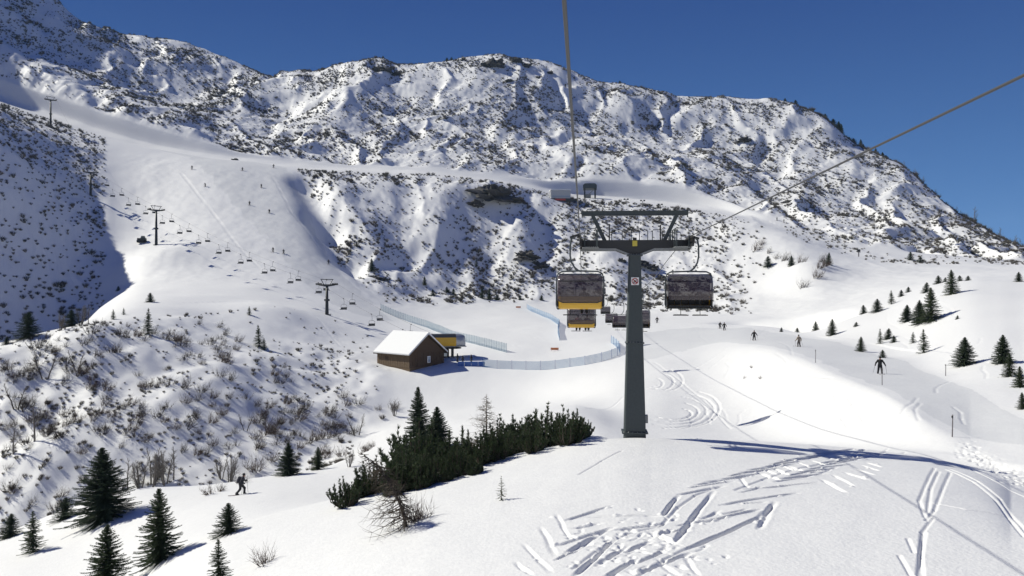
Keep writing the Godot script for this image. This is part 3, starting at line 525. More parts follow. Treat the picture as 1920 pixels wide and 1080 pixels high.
func part(called: String, s: SurfaceTool, m: Material, parent: Node) -> MeshInstance3D:
	s.generate_normals()
	var o := MeshInstance3D.new()
	o.name = called
	o.mesh = s.commit()
	o.material_override = m
	parent.add_child(o, true)
	return o

func leaf_mesh(v: PackedVector3Array, cols := PackedColorArray()) -> ArrayMesh:
	var n := PackedVector3Array(); n.resize(v.size())
	for i in range(0, v.size(), 3):
		var k := (v[i + 2] - v[i]).cross(v[i + 1] - v[i]).normalized()
		if k == Vector3.ZERO:
			k = Vector3.UP
		n[i] = k; n[i + 1] = k; n[i + 2] = k
	var arr := []; arr.resize(Mesh.ARRAY_MAX)
	arr[Mesh.ARRAY_VERTEX] = v; arr[Mesh.ARRAY_NORMAL] = n
	if cols.size() == v.size():
		arr[Mesh.ARRAY_COLOR] = cols
	var m := ArrayMesh.new()
	m.add_surface_from_arrays(Mesh.PRIMITIVE_TRIANGLES, arr)
	return m

func mesh_part(called: String, m: Mesh, material: Material, parent: Node) -> MeshInstance3D:
	var o := MeshInstance3D.new()
	o.name = called; o.mesh = m; o.material_override = material
	parent.add_child(o, true)
	return o

# ---------------------------------------------------------------- vegetation
func rv(k: float) -> Vector3:
	return Vector3(rng.randf_range(-k, k), rng.randf_range(-k, k), rng.randf_range(-k, k))

# blade-shaped spray of needles from a along d
func blade(v: PackedVector3Array, a: Vector3, d: Vector3, side: Vector3, w: float) -> void:
	v.append(a - side * w); v.append(a + d); v.append(a + side * w)

func make_spruce(label: String, group: String, height: float, spread: float, density: float, leaf: Material, gaps := 0.0, lean := 0.0) -> Node3D:
	var t := thing("spruce", label, "tree", Vector3.ZERO, 0.0, group)
	var s := sto(false)
	var top := Vector3(lean, height, 0)
	tube(s, [Vector3(0, -0.5, 0), Vector3(0, height * 0.1, 0), Vector3(lean * 0.4, height * 0.55, 0), top], [height * 0.022, height * 0.018, height * 0.009, 0.008], 7)
	part("trunk", s, mats.bark, t)
	var v := PackedVector3Array()
	var y := height * 0.05
	while y < height * 0.985:
		var f := y / height
		var reach := spread * pow(1.0 - f, 0.82) + 0.06
		var n := int(lerpf(8.0, 4.0, f) * density) + 1
		var a0 := rng.randf() * TAU
		for k in n:
			if rng.randf() < gaps:
				continue
			var ang := a0 + TAU * k / n + rng.randf_range(-0.3, 0.3)
			var len := reach * rng.randf_range(0.62, 1.12)
			var out := Vector3(cos(ang), 0, sin(ang))
			var dip := lerpf(-0.36, 0.55, pow(f, 1.6)) + rng.randf_range(-0.1, 0.1)
			var at := Vector3(lean * f, y + rng.randf_range(-0.05, 0.05), 0)
			var steps := maxi(3, int(len / 0.115))
			var pos := at
			var side := out.cross(Vector3.UP)
			for q in steps:
				var g := float(q) / steps
				var dir := (out + Vector3.UP * (dip + 0.45 * g * g)).normalized()
				var nxt := pos + dir * (len / steps)
				var tw := (0.19 + 0.16 * (1.0 - g)) * minf(1.0, 0.35 + len * 0.6)
				for sd in [-1.0, 1.0]:
					var td: Vector3 = (side * sd * rng.randf_range(0.7, 1.1) + dir * 0.8 + Vector3.DOWN * rng.randf_range(0.0, 0.45)).normalized() * tw * rng.randf_range(0.7, 1.25)
					blade(v, pos, td, dir.cross(td).normalized(), 0.032)
					blade(v, pos, td, dir, 0.045)
				var hang := (Vector3.DOWN + dir * 0.6 + rv(0.3)).normalized() * tw * 0.6
				blade(v, pos, hang, side, 0.04)
				v.append(pos - side * 0.03); v.append(nxt + Vector3.UP * 0.02); v.append(pos + side * 0.03 + Vector3.UP * 0.04)
				pos = nxt
		y += lerpf(0.19, 0.14, f) * (height / 6.0) / density * rng.randf_range(0.6, 1.3)
	mesh_part("crown", leaf_mesh(v), leaf, t)
	return t

func make_pine(label: String, group: String, height: float, spread: float, stems: int, leaf: Material, peak := 0.45) -> Node3D:
	var t := thing("mountain_pine", label, "pine", Vector3.ZERO, 0.0, group)
	var v := PackedVector3Array()
	var s := sto(false)
	for i in stems:
		var ang := rng.randf() * TAU
		var rad := sqrt(rng.randf()) * spread
		var out := Vector3(cos(ang), 0, sin(ang))
		var tip := out * rad + Vector3.UP * height * rng.randf_range(0.55, 1.0) * (1.0 - peak * pow(rad / spread, 1.6))
		var mid := out * rad * 0.75 + Vector3.UP * tip.y * 0.35 + rv(0.08)
		var base := out * 0.12 + Vector3(0, -0.2, 0)
		tube(s, [base, mid, tip], [0.045, 0.03, 0.012], 4, false)
		var steps := 15
		for q in steps:
			var g := lerpf(0.25, 1.0, float(q) / (steps - 1))
			var p := base.lerp(mid, g).lerp(mid.lerp(tip, g), g)
			var axis := (mid - base).lerp(tip - mid, g).normalized()
			var c := p + rv(0.16 * (1.25 - g))
			for b in 12:
				var d := (axis * rng.randf_range(0.4, 1.4) + Vector3.UP * 0.4 + rv(1.0)).normalized() * rng.randf_range(0.12, 0.22)
				blade(v, c, d, d.cross(rv(1.0)).normalized(), 0.026)
	part("stems", s, mats.bark, t).set_meta("kind", "stuff")
	mesh_part("crown", leaf_mesh(v), leaf, t)
	return t

func limb(s: SurfaceTool, a: Vector3, d: Vector3, r: float, depth: int, spread: float, up: float) -> void:
	var n := 3
	var pts := [a]
	var rs := [r]
	var p := a
	var dir := d.normalized()
	var step := d.length() / n
	for i in n:
		dir = (dir + rv(0.16) + Vector3.UP * up * 0.12).normalized()
		p += dir * step
		pts.append(p)
		rs.append(r * (1.0 - 0.75 * (i + 1) / n))
		if depth > 0:
			for k in (2 if depth > 1 else 3):
				var side := dir.cross(rv(1.0)).normalized()
				limb(s, p, (dir * 0.75 + side * spread).normalized() * d.length() * rng.randf_range(0.35, 0.62), r * 0.5 * (1.0 - 0.22 * i), depth - 1, spread, up)
	tube(s, pts, rs, 4 if depth > 0 else 3, false)

func make_bare_tree(label: String, group: String, height: float, stems: int, material: Material) -> Node3D:
	var t := thing("bare_tree", label, "tree", Vector3.ZERO, 0.0, group)
	var tr := sto(false)
	var cr := sto(false)
	for i in stems:
		var ang := rng.randf() * TAU
		var out := Vector3(cos(ang), 0, sin(ang)) * (0.0 if stems == 1 else rng.randf_range(0.12, 0.4))
		var top := (Vector3.UP + out).normalized() * height * rng.randf_range(0.8, 1.0)
		var base := out * 0.6 + Vector3(0, -0.3, 0)
		tube(tr, [base, base + top * 0.4 + rv(0.12), base + top * 0.75 + rv(0.15), base + top], [0.085, 0.065, 0.04, 0.012], 5, false)
		var k := 0.28
		while k < 0.97:
			var d := (top.normalized() * 0.7 + Vector3(rng.randf_range(-1, 1), 0.1, rng.randf_range(-1, 1)).normalized() * 0.8).normalized()
			limb(cr, base + top * k, d * height * 0.30 * (1.15 - k), 0.026, 1, 0.7, 0.6)
			k += 0.055
	part("trunk", tr, material, t)
	part("crown", cr, material, t)
	return t

func make_larch(label: String, height: float, spread: float, material: Material, lean: Vector3, low := -0.3) -> Node3D:
	var t := thing("larch", label, "tree")
	var s := sto(false)
	var pts := []
	for i in 7:
		var f := i / 6.0
		pts.append(Vector3(0, -0.4, 0) * (1.0 - f) + (Vector3.UP * height + lean * f) * f)
	tube(s, pts, [height * 0.024, height * 0.02, height * 0.017, height * 0.013, height * 0.009, height * 0.005, 0.006], 7)
	part("trunk", s, material, t)
	var c := sto(false)
	var y := 0.07
	while y < 0.985:
		var p := (Vector3.UP * height + lean * y) * y
		var len := spread * pow(1.0 - y, 0.8) * rng.randf_range(0.6, 1.1) + 0.08
		var ang := rng.randf() * TAU
		var out := Vector3(cos(ang), rng.randf_range(low, 0.12 + low * 0.3), sin(ang)).normalized()
		if low < -0.5 and out.x > 0.2 and y < 0.6:
			len *= 0.45
		limb(c, p, out * len, 0.024, 1 if len > 0.3 else 0, 0.75, 0.5)
		y += 0.0085
	part("crown", c, material, t)
	return t

func make_bush(label: String, group: String, size: float, stems: int, material: Material) -> Node3D:
	var t := thing("alder_bush", label, "bush", Vector3.ZERO, 0.0, group)
	var s := sto(false)
	for i in stems:
		var ang := rng.randf() * TAU
		var out := Vector3(cos(ang), 0, sin(ang))
		var tilt := rng.randf_range(0.2, 1.5)
		var d := (Vector3.UP * 0.8 + out * tilt + Vector3(0.75, 0, 0.45)).normalized() * size * rng.randf_range(0.6, 1.15)
		limb(s, out * rng.randf_range(0.0, 0.3) * size + Vector3(0, -0.15, 0), d, 0.024 * size, 1, 0.85, 1.6)
	part("branches", s, material, t)
	return t

func scrub_mesh() -> ArrayMesh:
	var v := PackedVector3Array()
	for i in 26:
		var ang := rng.randf() * TAU
		var out := Vector3(cos(ang), 0, sin(ang))
		var d := (Vector3.UP * rng.randf_range(0.5, 1.2) + out * rng.randf_range(0.15, 0.8) + Vector3(0.2, 0, 0.1)).normalized() * rng.randf_range(0.55, 1.1)
		var a := out * rng.randf_range(0.0, 0.18) + Vector3(0, -0.1, 0)
		var sd := d.cross(rv(1.0)).normalized()
		blade(v, a, d, sd, 0.042)
		blade(v, a + d * 0.4, (d.normalized() * 0.4 + sd * 0.5 + Vector3.UP * 0.2) * 0.8, d.cross(sd).normalized(), 0.034)
		blade(v, a + d * 0.5, (d.normalized() * 0.4 - sd * 0.5) * 0.7, d.cross(sd).normalized(), 0.034)
	return leaf_mesh(v)

func make_rock(label: String, group: String, sd: int) -> Node3D:
	var t := thing("rock_outcrop", label, "rock", Vector3.ZERO, 0.0, group)
	var n := fnl(sd, 0.9, 3)
	var v := PackedVector3Array()
	var nu := 22; var nv := 12
	var grid := []
	for j in nv + 1:
		for i in nu:
			var a := TAU * i / nu
			var e := lerpf(-0.5, PI / 2, float(j) / nv)
			var p := Vector3(cos(a) * cos(e), sin(e), sin(a) * cos(e))
			var k := 1.0 + 0.9 * n.get_noise_3dv(p * 1.6) + 0.6 * n.get_noise_3dv(p * 4.5 + Vector3(5, 0, 0))
			grid.append(Vector3(p.x, p.y * 0.55, p.z) * k)
	for j in nv:
		for i in nu:
			var q := [grid[j * nu + i], grid[j * nu + (i + 1) % nu], grid[(j + 1) * nu + (i + 1) % nu], grid[(j + 1) * nu + i]]
			for f in [[0, 2, 1], [0, 3, 2]]:
				for m in f:
					v.append(q[m])
	mesh_part("stone", leaf_mesh(v), mats.rock, t)
	return t

# ---------------------------------------------------------------- people
func smin(a: float, b: float, k: float) -> float:
	var h := maxf(k - absf(a - b), 0.0) / k
	return minf(a, b) - h * h * k * 0.25

# bones: [from, to, radius from, radius to, colour]; one continuous skin round all of them
func skin(bones: Array, cell: float, blend: float) -> ArrayMesh:
	var lo := Vector3.ONE * 1e9; var hi := Vector3.ONE * -1e9
	for b in bones:
		var m: float = maxf(b[2], b[3]) + cell * 3.0
		for e in [b[0], b[1]]:
			lo = lo.min(e - Vector3.ONE * m); hi = hi.max(e + Vector3.ONE * m)
	var n := Vector3i(((hi - lo) / cell).ceil()) + Vector3i.ONE
	var f := PackedFloat32Array(); f.resize(n.x * n.y * n.z); f.fill(9.0)
	var own := PackedInt32Array(); own.resize(n.x * n.y * n.z)
	var best := PackedFloat32Array(); best.resize(n.x * n.y * n.z); best.fill(9.0)
	for bi in bones.size():
		var b: Array = bones[bi]
		var pa: Vector3 = b[0]; var pb: Vector3 = b[1]
		var m2: float = maxf(b[2], b[3]) + blend + cell * 3.0
		var l := Vector3i(((pa.min(pb) - Vector3.ONE * m2 - lo) / cell).floor()).clamp(Vector3i.ZERO, n - Vector3i.ONE)
		var u := Vector3i(((pa.max(pb) + Vector3.ONE * m2 - lo) / cell).ceil()).clamp(Vector3i.ZERO, n - Vector3i.ONE)
		var ab := pb - pa
		var ll := maxf(ab.length_squared(), 1e-8)
		for z in range(l.z, u.z + 1):
			for y in range(l.y, u.y + 1):
				for x in range(l.x, u.x + 1):
					var p := lo + Vector3(x, y, z) * cell
					var t := clampf((p - pa).dot(ab) / ll, 0.0, 1.0)
					var d: float = p.distance_to(pa + ab * t) - lerpf(b[2], b[3], t)
					var i := (z * n.y + y) * n.x + x
					f[i] = smin(f[i], d, blend)
					if d < best[i]:
						best[i] = d; own[i] = bi
	var vid := {}
	var vs := PackedVector3Array(); var cs := PackedColorArray(); var ix := PackedInt32Array()
	var step := [1, n.x, n.x * n.y]
	for z in n.z - 1:
		for y in n.y - 1:
			for x in n.x - 1:
				var i := (z * n.y + y) * n.x + x
				var sum := Vector3.ZERO; var cnt := 0
				for e in 12:
					var ax := e / 4
					var o1 := (e % 4) & 1; var o2 := (e % 4) >> 1
					var c0 := Vector3i.ZERO
					c0[(ax + 1) % 3] = o1; c0[(ax + 2) % 3] = o2
					var i0: int = i + c0.x + c0.y * step[1] + c0.z * step[2]
					var i1: int = i0 + step[ax]
					var a := f[i0]; var b2 := f[i1]
					if (a < 0.0) != (b2 < 0.0):
						var q := Vector3(c0)
						q[ax] += a / (a - b2)
						sum += q; cnt += 1
				if cnt > 0:
					vid[i] = vs.size()
					vs.append(lo + (Vector3(x, y, z) + sum / cnt) * cell)
					cs.append(bones[own[i]][4])
	for i in vid:
		for ax in 3:
			var a: float = f[i]; var b3: float = f[i + step[ax]]
			if (a < 0.0) == (b3 < 0.0):
				continue
			var s1: int = step[(ax + 1) % 3]; var s2: int = step[(ax + 2) % 3]
			if vid.has(i - s1) and vid.has(i - s2) and vid.has(i - s1 - s2):
				var q := [vid[i], vid[i - s1], vid[i - s1 - s2], vid[i - s2]]
				if a < 0.0:
					q.reverse()
				ix.append_array(PackedInt32Array([q[0], q[1], q[2], q[0], q[2], q[3]]))
	var ns := PackedVector3Array(); ns.resize(vs.size())
	for k in range(0, ix.size(), 3):
		var nn := (vs[ix[k + 2]] - vs[ix[k]]).cross(vs[ix[k + 1]] - vs[ix[k]])
		for w in 3:
			ns[ix[k + w]] += nn
	for k in ns.size():
		ns[k] = ns[k].normalized()
	var arr := []; arr.resize(Mesh.ARRAY_MAX)
	arr[Mesh.ARRAY_VERTEX] = vs; arr[Mesh.ARRAY_NORMAL] = ns; arr[Mesh.ARRAY_COLOR] = cs; arr[Mesh.ARRAY_INDEX] = ix
	var m := ArrayMesh.new()
	m.add_surface_from_arrays(Mesh.PRIMITIVE_TRIANGLES, arr)
	return m

# a person facing -z with boots on y = 0; pose gives knees, elbows and hands
func make_person(label: String, pose: String, coat: Color, legs: Color, hat: Color, group := "") -> Node3D:
	var t := thing("person", label, "person", Vector3.ZERO, 0.0, group)
	var black := Color(0.012, 0.012, 0.014)
	var face := Color(0.42, 0.24, 0.17)
	var hip := Vector3(0, 0.90, 0.03); var chest := Vector3(0, 1.28, -0.02); var neck := Vector3(0, 1.46, -0.04); var head := Vector3(0, 1.61, -0.06)
	var kn := [Vector3(-0.15, 0.50, -0.06), Vector3(0.15, 0.50, -0.06)]
	var an := [Vector3(-0.19, 0.11, 0.02), Vector3(0.19, 0.11, 0.02)]
	var el := [Vector3(-0.37, 1.12, 0.0), Vector3(0.37, 1.12, 0.0)]
	var ha := [Vector3(-0.47, 0.90, -0.14), Vector3(0.47, 0.90, -0.14)]
	if pose == "glide":
		hip = Vector3(0, 0.80, 0.12); chest = Vector3(0, 1.14, -0.10); neck = Vector3(0, 1.31, -0.18); head = Vector3(0, 1.44, -0.25)
		kn = [Vector3(-0.13, 0.46, -0.16), Vector3(0.13, 0.46, -0.16)]
		el = [Vector3(-0.34, 0.98, -0.12), Vector3(0.34, 0.98, -0.12)]
		ha = [Vector3(-0.36, 0.90, -0.38), Vector3(0.36, 0.90, -0.38)]
	elif pose == "walk":
		chest = Vector3(0, 1.26, -0.10); neck = Vector3(0, 1.43, -0.17); head = Vector3(0, 1.57, -0.22)
		kn = [Vector3(-0.11, 0.50, -0.26), Vector3(0.11, 0.48, 0.06)]
		an = [Vector3(-0.11, 0.11, -0.24), Vector3(0.11, 0.13, 0.34)]
		el = [Vector3(-0.30, 1.10, -0.10), Vector3(0.30, 1.10, 0.0)]
		ha = [Vector3(-0.30, 1.06, -0.38), Vector3(0.32, 0.98, -0.22)]
	elif pose == "sit":
		hip = Vector3(0, 0.55, 0.10); chest = Vector3(0, 0.93, 0.08); neck = Vector3(0, 1.11, 0.05); head = Vector3(0, 1.27, 0.02)
		kn = [Vector3(-0.14, 0.55, -0.36), Vector3(0.14, 0.55, -0.36)]
		an = [Vector3(-0.14, 0.12, -0.40), Vector3(0.14, 0.12, -0.40)]
		el = [Vector3(-0.27, 0.80, -0.05), Vector3(0.27, 0.80, -0.05)]
		ha = [Vector3(-0.18, 0.68, -0.28), Vector3(0.18, 0.68, -0.28)]
	var bones := [[hip, chest, 0.175, 0.19, coat], [chest, neck, 0.165, 0.08, coat], [neck, head, 0.060, 0.062, face],
		[head + Vector3(0, -0.05, -0.02), head + Vector3(0, 0.0, -0.01), 0.070, 0.085, face], [head + Vector3(0, -0.02, -0.085), head + Vector3(0, -0.04, -0.105), 0.018, 0.014, face]]
	for i in 2:
		var sx: float = -1.0 if i == 0 else 1.0
		var sh := chest.lerp(neck, 0.55) + Vector3(sx * 0.185, 0, 0)
		bones.append([chest + Vector3(sx * 0.08, 0.04, 0), sh, 0.12, 0.082, coat])
		bones.append([sh, el[i], 0.092, 0.078, coat])
		var d: Vector3 = (ha[i] - el[i]).normalized()
		bones.append([el[i], ha[i], 0.075, 0.058, coat])
		bones.append([ha[i], ha[i] + d * 0.10, 0.045, 0.035, black])
		bones.append([ha[i] + d * 0.02, ha[i] + d * 0.06 + Vector3(-sx * 0.045, 0.02, 0), 0.022, 0.018, black])
		var hj := hip + Vector3(sx * 0.09, -0.02, 0)
		bones.append([hj, kn[i], 0.122, 0.098, legs])
		bones.append([kn[i], an[i], 0.096, 0.085, legs])
		bones.append([an[i] + Vector3(0, 0.06, 0), an[i] + Vector3(0, -0.03, 0), 0.080, 0.070, black])
		bones.append([an[i] + Vector3(0, -0.045, 0.04), an[i] + Vector3(0, -0.055, -0.16), 0.058, 0.050, black])
	mesh_part("body", skin(bones, 0.034, 0.05), mats.cloth, t)
	mesh_part("helmet", skin([[head + Vector3(0, 0.035, 0.015), head + Vector3(0, 0.055, 0.0), 0.112, 0.108, hat]], 0.03, 0.03), mats.cloth, t)
	mesh_part("goggles", skin([[head + Vector3(-0.05, 0.0, -0.075), head + Vector3(0.05, 0.0, -0.075), 0.028, 0.028, black]], 0.015, 0.02), mats.dark, t)
	if pose == "walk":
		mesh_part("backpack", skin([[hip + Vector3(0, 0.18, 0.20), chest + Vector3(0, 0.10, 0.20), 0.14, 0.13, Color(0.03, 0.03, 0.04)]], 0.04, 0.04), mats.cloth, t)
	for i in 2:
		var s := sto(true)
		var c: Vector3 = an[i]
		var y0 := c.y - 0.115
		for q in [[-0.85, 0.02, 0.62, 0.0], [-1.02, 0.12, -0.85, 0.02]]:
			quad(s, Vector3(c.x - 0.045, y0 + q[1], c.z + q[0]), Vector3(c.x + 0.045, y0 + q[1], c.z + q[0]), Vector3(c.x + 0.045, y0 + q[3], c.z + q[2]), Vector3(c.x - 0.045, y0 + q[3], c.z + q[2]))
		box(s, Vector3(c.x, y0 + 0.005, c.z - 0.1), Vector3(0.09, 0.02, 1.48))
		part("ski", s, mats.ski, t)
	if pose != "sit":
		for i in 2:
			var s := sto(false)
			var sx: float = -1.0 if i == 0 else 1.0
			var h: Vector3 = ha[i] + Vector3(0, 0.08, -0.04)
			var foot := Vector3(h.x + sx * 0.18, 0.02, h.z + (0.45 if pose != "stand" else 0.25))
			if pose == "walk": foot = Vector3(h.x + sx * 0.06, 0.0, h.z - 0.1 + i * 0.35)
			tube(s, [h, foot], [0.014, 0.010], 5)
			part("ski_pole", s, mats.dark, t)
	return t

# ---------------------------------------------------------------- chairlift
const ROPE_YAW := -0.0902

func make_sheaves(parent: Node, x: float, y: float, count: int, pitch: float, r: float) -> void:
	var s := sto(true)
	var l := count * pitch
	box(s, Vector3(x, y - r * 1.25, 0), Vector3(0.09, 0.16, l * 0.92))
	for k in 2:
		var z := (k - 0.5) * l * 0.5
		bar(s, Vector3(x, y - r * 1.2, z - l * 0.2), Vector3(x, y - r * 0.2, z - l * 0.2), 0.07, 0.10)
		bar(s, Vector3(x, y - r * 1.2, z + l * 0.2), Vector3(x, y - r * 0.2, z + l * 0.2), 0.07, 0.10)
	var train := part("sheave_train", s, mats.dark, parent)
	for k in count:
		var w := sto(false)
		wheel(w, Vector3(x + 0.02, y, (k - (count - 1) * 0.5) * pitch), Vector3.RIGHT, r, 0.10)
		part("sheave", w, mats.rubber, train)

func rail_loop(s: SurfaceTool, a: Vector3, b: Vector3, h: float, r := 0.022) -> void:
	var u := Vector3.UP * h
	var d := (b - a) * 0.08
	tube(s, [a, a + u * 0.85, a + u + d, b + u - d, b + u * 0.85, b], [r], 5, false)

func make_main_tower(where: Vector3) -> void:
	var t := thing("lift_tower", "tall grey steel lift tower with crossarm standing on the snowy crest", "lift tower", where, ROPE_YAW)
	# tapered column with chamfered corners
	var s := sto(true)
	var prev := []
	for lv in [[-0.8, 0.60, 0.50], [0.0, 0.585, 0.49], [9.75, 0.32, 0.34]]:
		var cur := []
		var w: float = lv[1]; var d: float = lv[2]; var c := 0.07
		for p in [[w, d - c], [w - c, d], [-w + c, d], [-w, d - c], [-w, -d + c], [-w + c, -d], [w - c, -d], [w, -d + c]]:
			cur.append(Vector3(p[0], lv[0], p[1]))
		if prev.size():
			for k in 8:
				quad(s, prev[k], prev[(k + 1) % 8], cur[(k + 1) % 8], cur[k])
		prev = cur
	for k in range(1, 7):
		tri(s, prev[0], prev[k], prev[k + 1])
	var col := part("column", s, mats.steel, t)
	for fl in [[0.03, 0.70, 0.60], [4.9, 0.50, 0.46], [9.68, 0.42, 0.44]]:
		s = sto(true)
		box(s, Vector3(0, fl[0], 0), Vector3(fl[1] * 2.0, 0.07, fl[2] * 2.0))
		var plate := part("flange", s, mats.steel, col)
		for k in 6:
			s = sto(false)
			tube(s, [Vector3((k - 2.5) * fl[1] * 0.34, fl[0] + 0.03, fl[2] - 0.05), Vector3((k - 2.5) * fl[1] * 0.34, fl[0] + 0.08, fl[2] - 0.05)], [0.03], 6)
			part("bolt", s, mats.galv, plate)
	s = sto(true)
	box(s, Vector3(0.63, 0.75, 0.1), Vector3(0.16, 0.42, 0.36))
	part("junction_box", s, mats.galv, col)
	s = sto(true)
	for k in 30:
		box(s, Vector3(0, 0.6 + k * 0.3, -(0.52 - k * 0.0048)), Vector3(0.36, 0.03, 0.03))
	for sx in [-0.18, 0.18]:
		bar(s, Vector3(sx, 0.4, -0.55), Vector3(sx, 9.6, -0.40), 0.035, 0.035)
	part("ladder", s, mats.galv, t)
	# crossarm
	s = sto(true)
	prism(s, PackedVector2Array([Vector2(-2.62, 10.52), Vector2(2.62, 10.52), Vector2(2.62, 10.14), Vector2(1.25, 10.02), Vector2(0.55, 9.74), Vector2(-0.55, 9.74), Vector2(-1.25, 10.02), Vector2(-2.62, 10.14)]), -0.26, 0.26)
	var arm := part("crossarm", s, mats.dark, t)
	for sx in [-1.0, 1.0]:
		s = sto(true)
		box(s, Vector3(sx * 2.0, 10.0, 0.30), Vector3(1.95, 0.13, 0.07))
		box(s, Vector3(sx * 2.0, 10.0, -0.30), Vector3(1.95, 0.13, 0.07))
		bar(s, Vector3(sx * 1.1, 10.03, 0.29), Vector3(sx * 0.3, 9.72, 0.36), 0.06, 0.10)
		part("arm_flange", s, mats.galv, arm)
		s = sto(true)
		box(s, Vector3(sx * 2.78, 10.33, 0), Vector3(0.32, 0.36, 0.30))
		box(s, Vector3(sx * 2.9, 10.16, 0), Vector3(0.12, 0.30, 1.6))
		part("arm_end", s, mats.dark, arm)
		make_sheaves(t, sx * 2.95, 10.45, 8, 0.44, 0.21)
		# catwalk beside each sheave train
		s = sto(true)
		for k in 7:
			box(s, Vector3(sx * (2.05 + k * 0.10), 10.08, 0), Vector3(0.05, 0.035, 3.4))
		for z in [-1.6, -0.6, 0.6, 1.6]:
			box(s, Vector3(sx * 2.4, 10.04, z), Vector3(0.85, 0.05, 0.06))
		part("catwalk", s, mats.galv, t)
		for z in [-1.65, -0.85, 0.1, 0.9]:
			s = sto(false)
			rail_loop(s, Vector3(sx * 2.05, 10.1, z), Vector3(sx * 2.05, 10.1, z + 0.75), 0.95)
			part("railing", s, mats.steel, t)
		for z in [-1.68, 1.68]:
			s = sto(false)
			rail_loop(s, Vector3(sx * 2.1, 10.1, z), Vector3(sx * 2.72, 10.1, z), 0.95)
			part("railing", s, mats.steel, t)
	for x in [-1.25, -0.68, 0.25, 0.95]:
		s = sto(false)
		rail_loop(s, Vector3(x, 10.52, 0.2), Vector3(x + 0.42 + absf(x) * 0.12, 10.52, 0.2), 0.55)
		part("railing", s, mats.steel, t)
	# lifting gantry
	s = sto(true)
	box(s, Vector3(0, 12.0, 0), Vector3(5.8, 0.19, 0.16))
	box(s, Vector3(0, 12.115, 0), Vector3(5.84, 0.035, 0.24))
	box(s, Vector3(0, 11.885, 0), Vector3(5.76, 0.035, 0.24))
	for sx in [-1.0, 1.0]:
		box(s, Vector3(sx * 2.86, 11.84, 0), Vector3(0.05, 0.16, 0.1))
	var gan := part("lifting_beam", s, mats.steel, t)
	for sx in [-1.0, 1.0]:
		s = sto(true)
		bar(s, Vector3(sx * 2.28, 11.88, 0), Vector3(sx * 1.62, 10.5, 0), 0.17, 0.20)
		part("gantry_strut", s, mats.steel, gan)
		s = sto(true)
		box(s, Vector3(sx * 1.38, 10.72, 0.22), Vector3(0.07, 1.25, 0.07))
		part("cable_post", s, mats.dark, t)
	# plates
	s = sto(true)
	box(s, Vector3(0, 10.33, 0.285), Vector3(0.26, 0.30, 0.03))
	part("number_plate", s, mats.plate, t)
	s = sto(true)
	box(s, Vector3(0, 10.57, 0.16), Vector3(0.2, 0.16, 0.2))
	part("lamp_housing", s, mats.dark, t)
	s = sto(true)
	box(s, Vector3(0, 8.27, 0.415), Vector3(0.42, 0.42, 0.03))
	var sg := part("warning_sign", s, mats.white, t)
	s = sto(false)
	var rp := []
	for k in 19:
		rp.append(Vector3(cos(TAU * k / 18.0) * 0.155, 8.27 + sin(TAU * k / 18.0) * 0.155, 0.436))
	tube(s, rp, [0.022], 4, false)
	tube(s, [Vector3(-0.11, 8.38, 0.438), Vector3(0.11, 8.16, 0.438)], [0.022], 4)
	part("red_ring", s, mats.red, sg)
	s = sto(true)
	for b in [[-0.02, 8.30, 0.10, 0.05], [0.03, 8.22, 0.16, 0.035], [-0.06, 8.22, 0.035, 0.12], [0.07, 8.31, 0.03, 0.09]]:
		box(s, Vector3(b[0], b[1], 0.434), Vector3(b[2], b[3], 0.01))
	part("pictogram", s, mats.dark, sg)

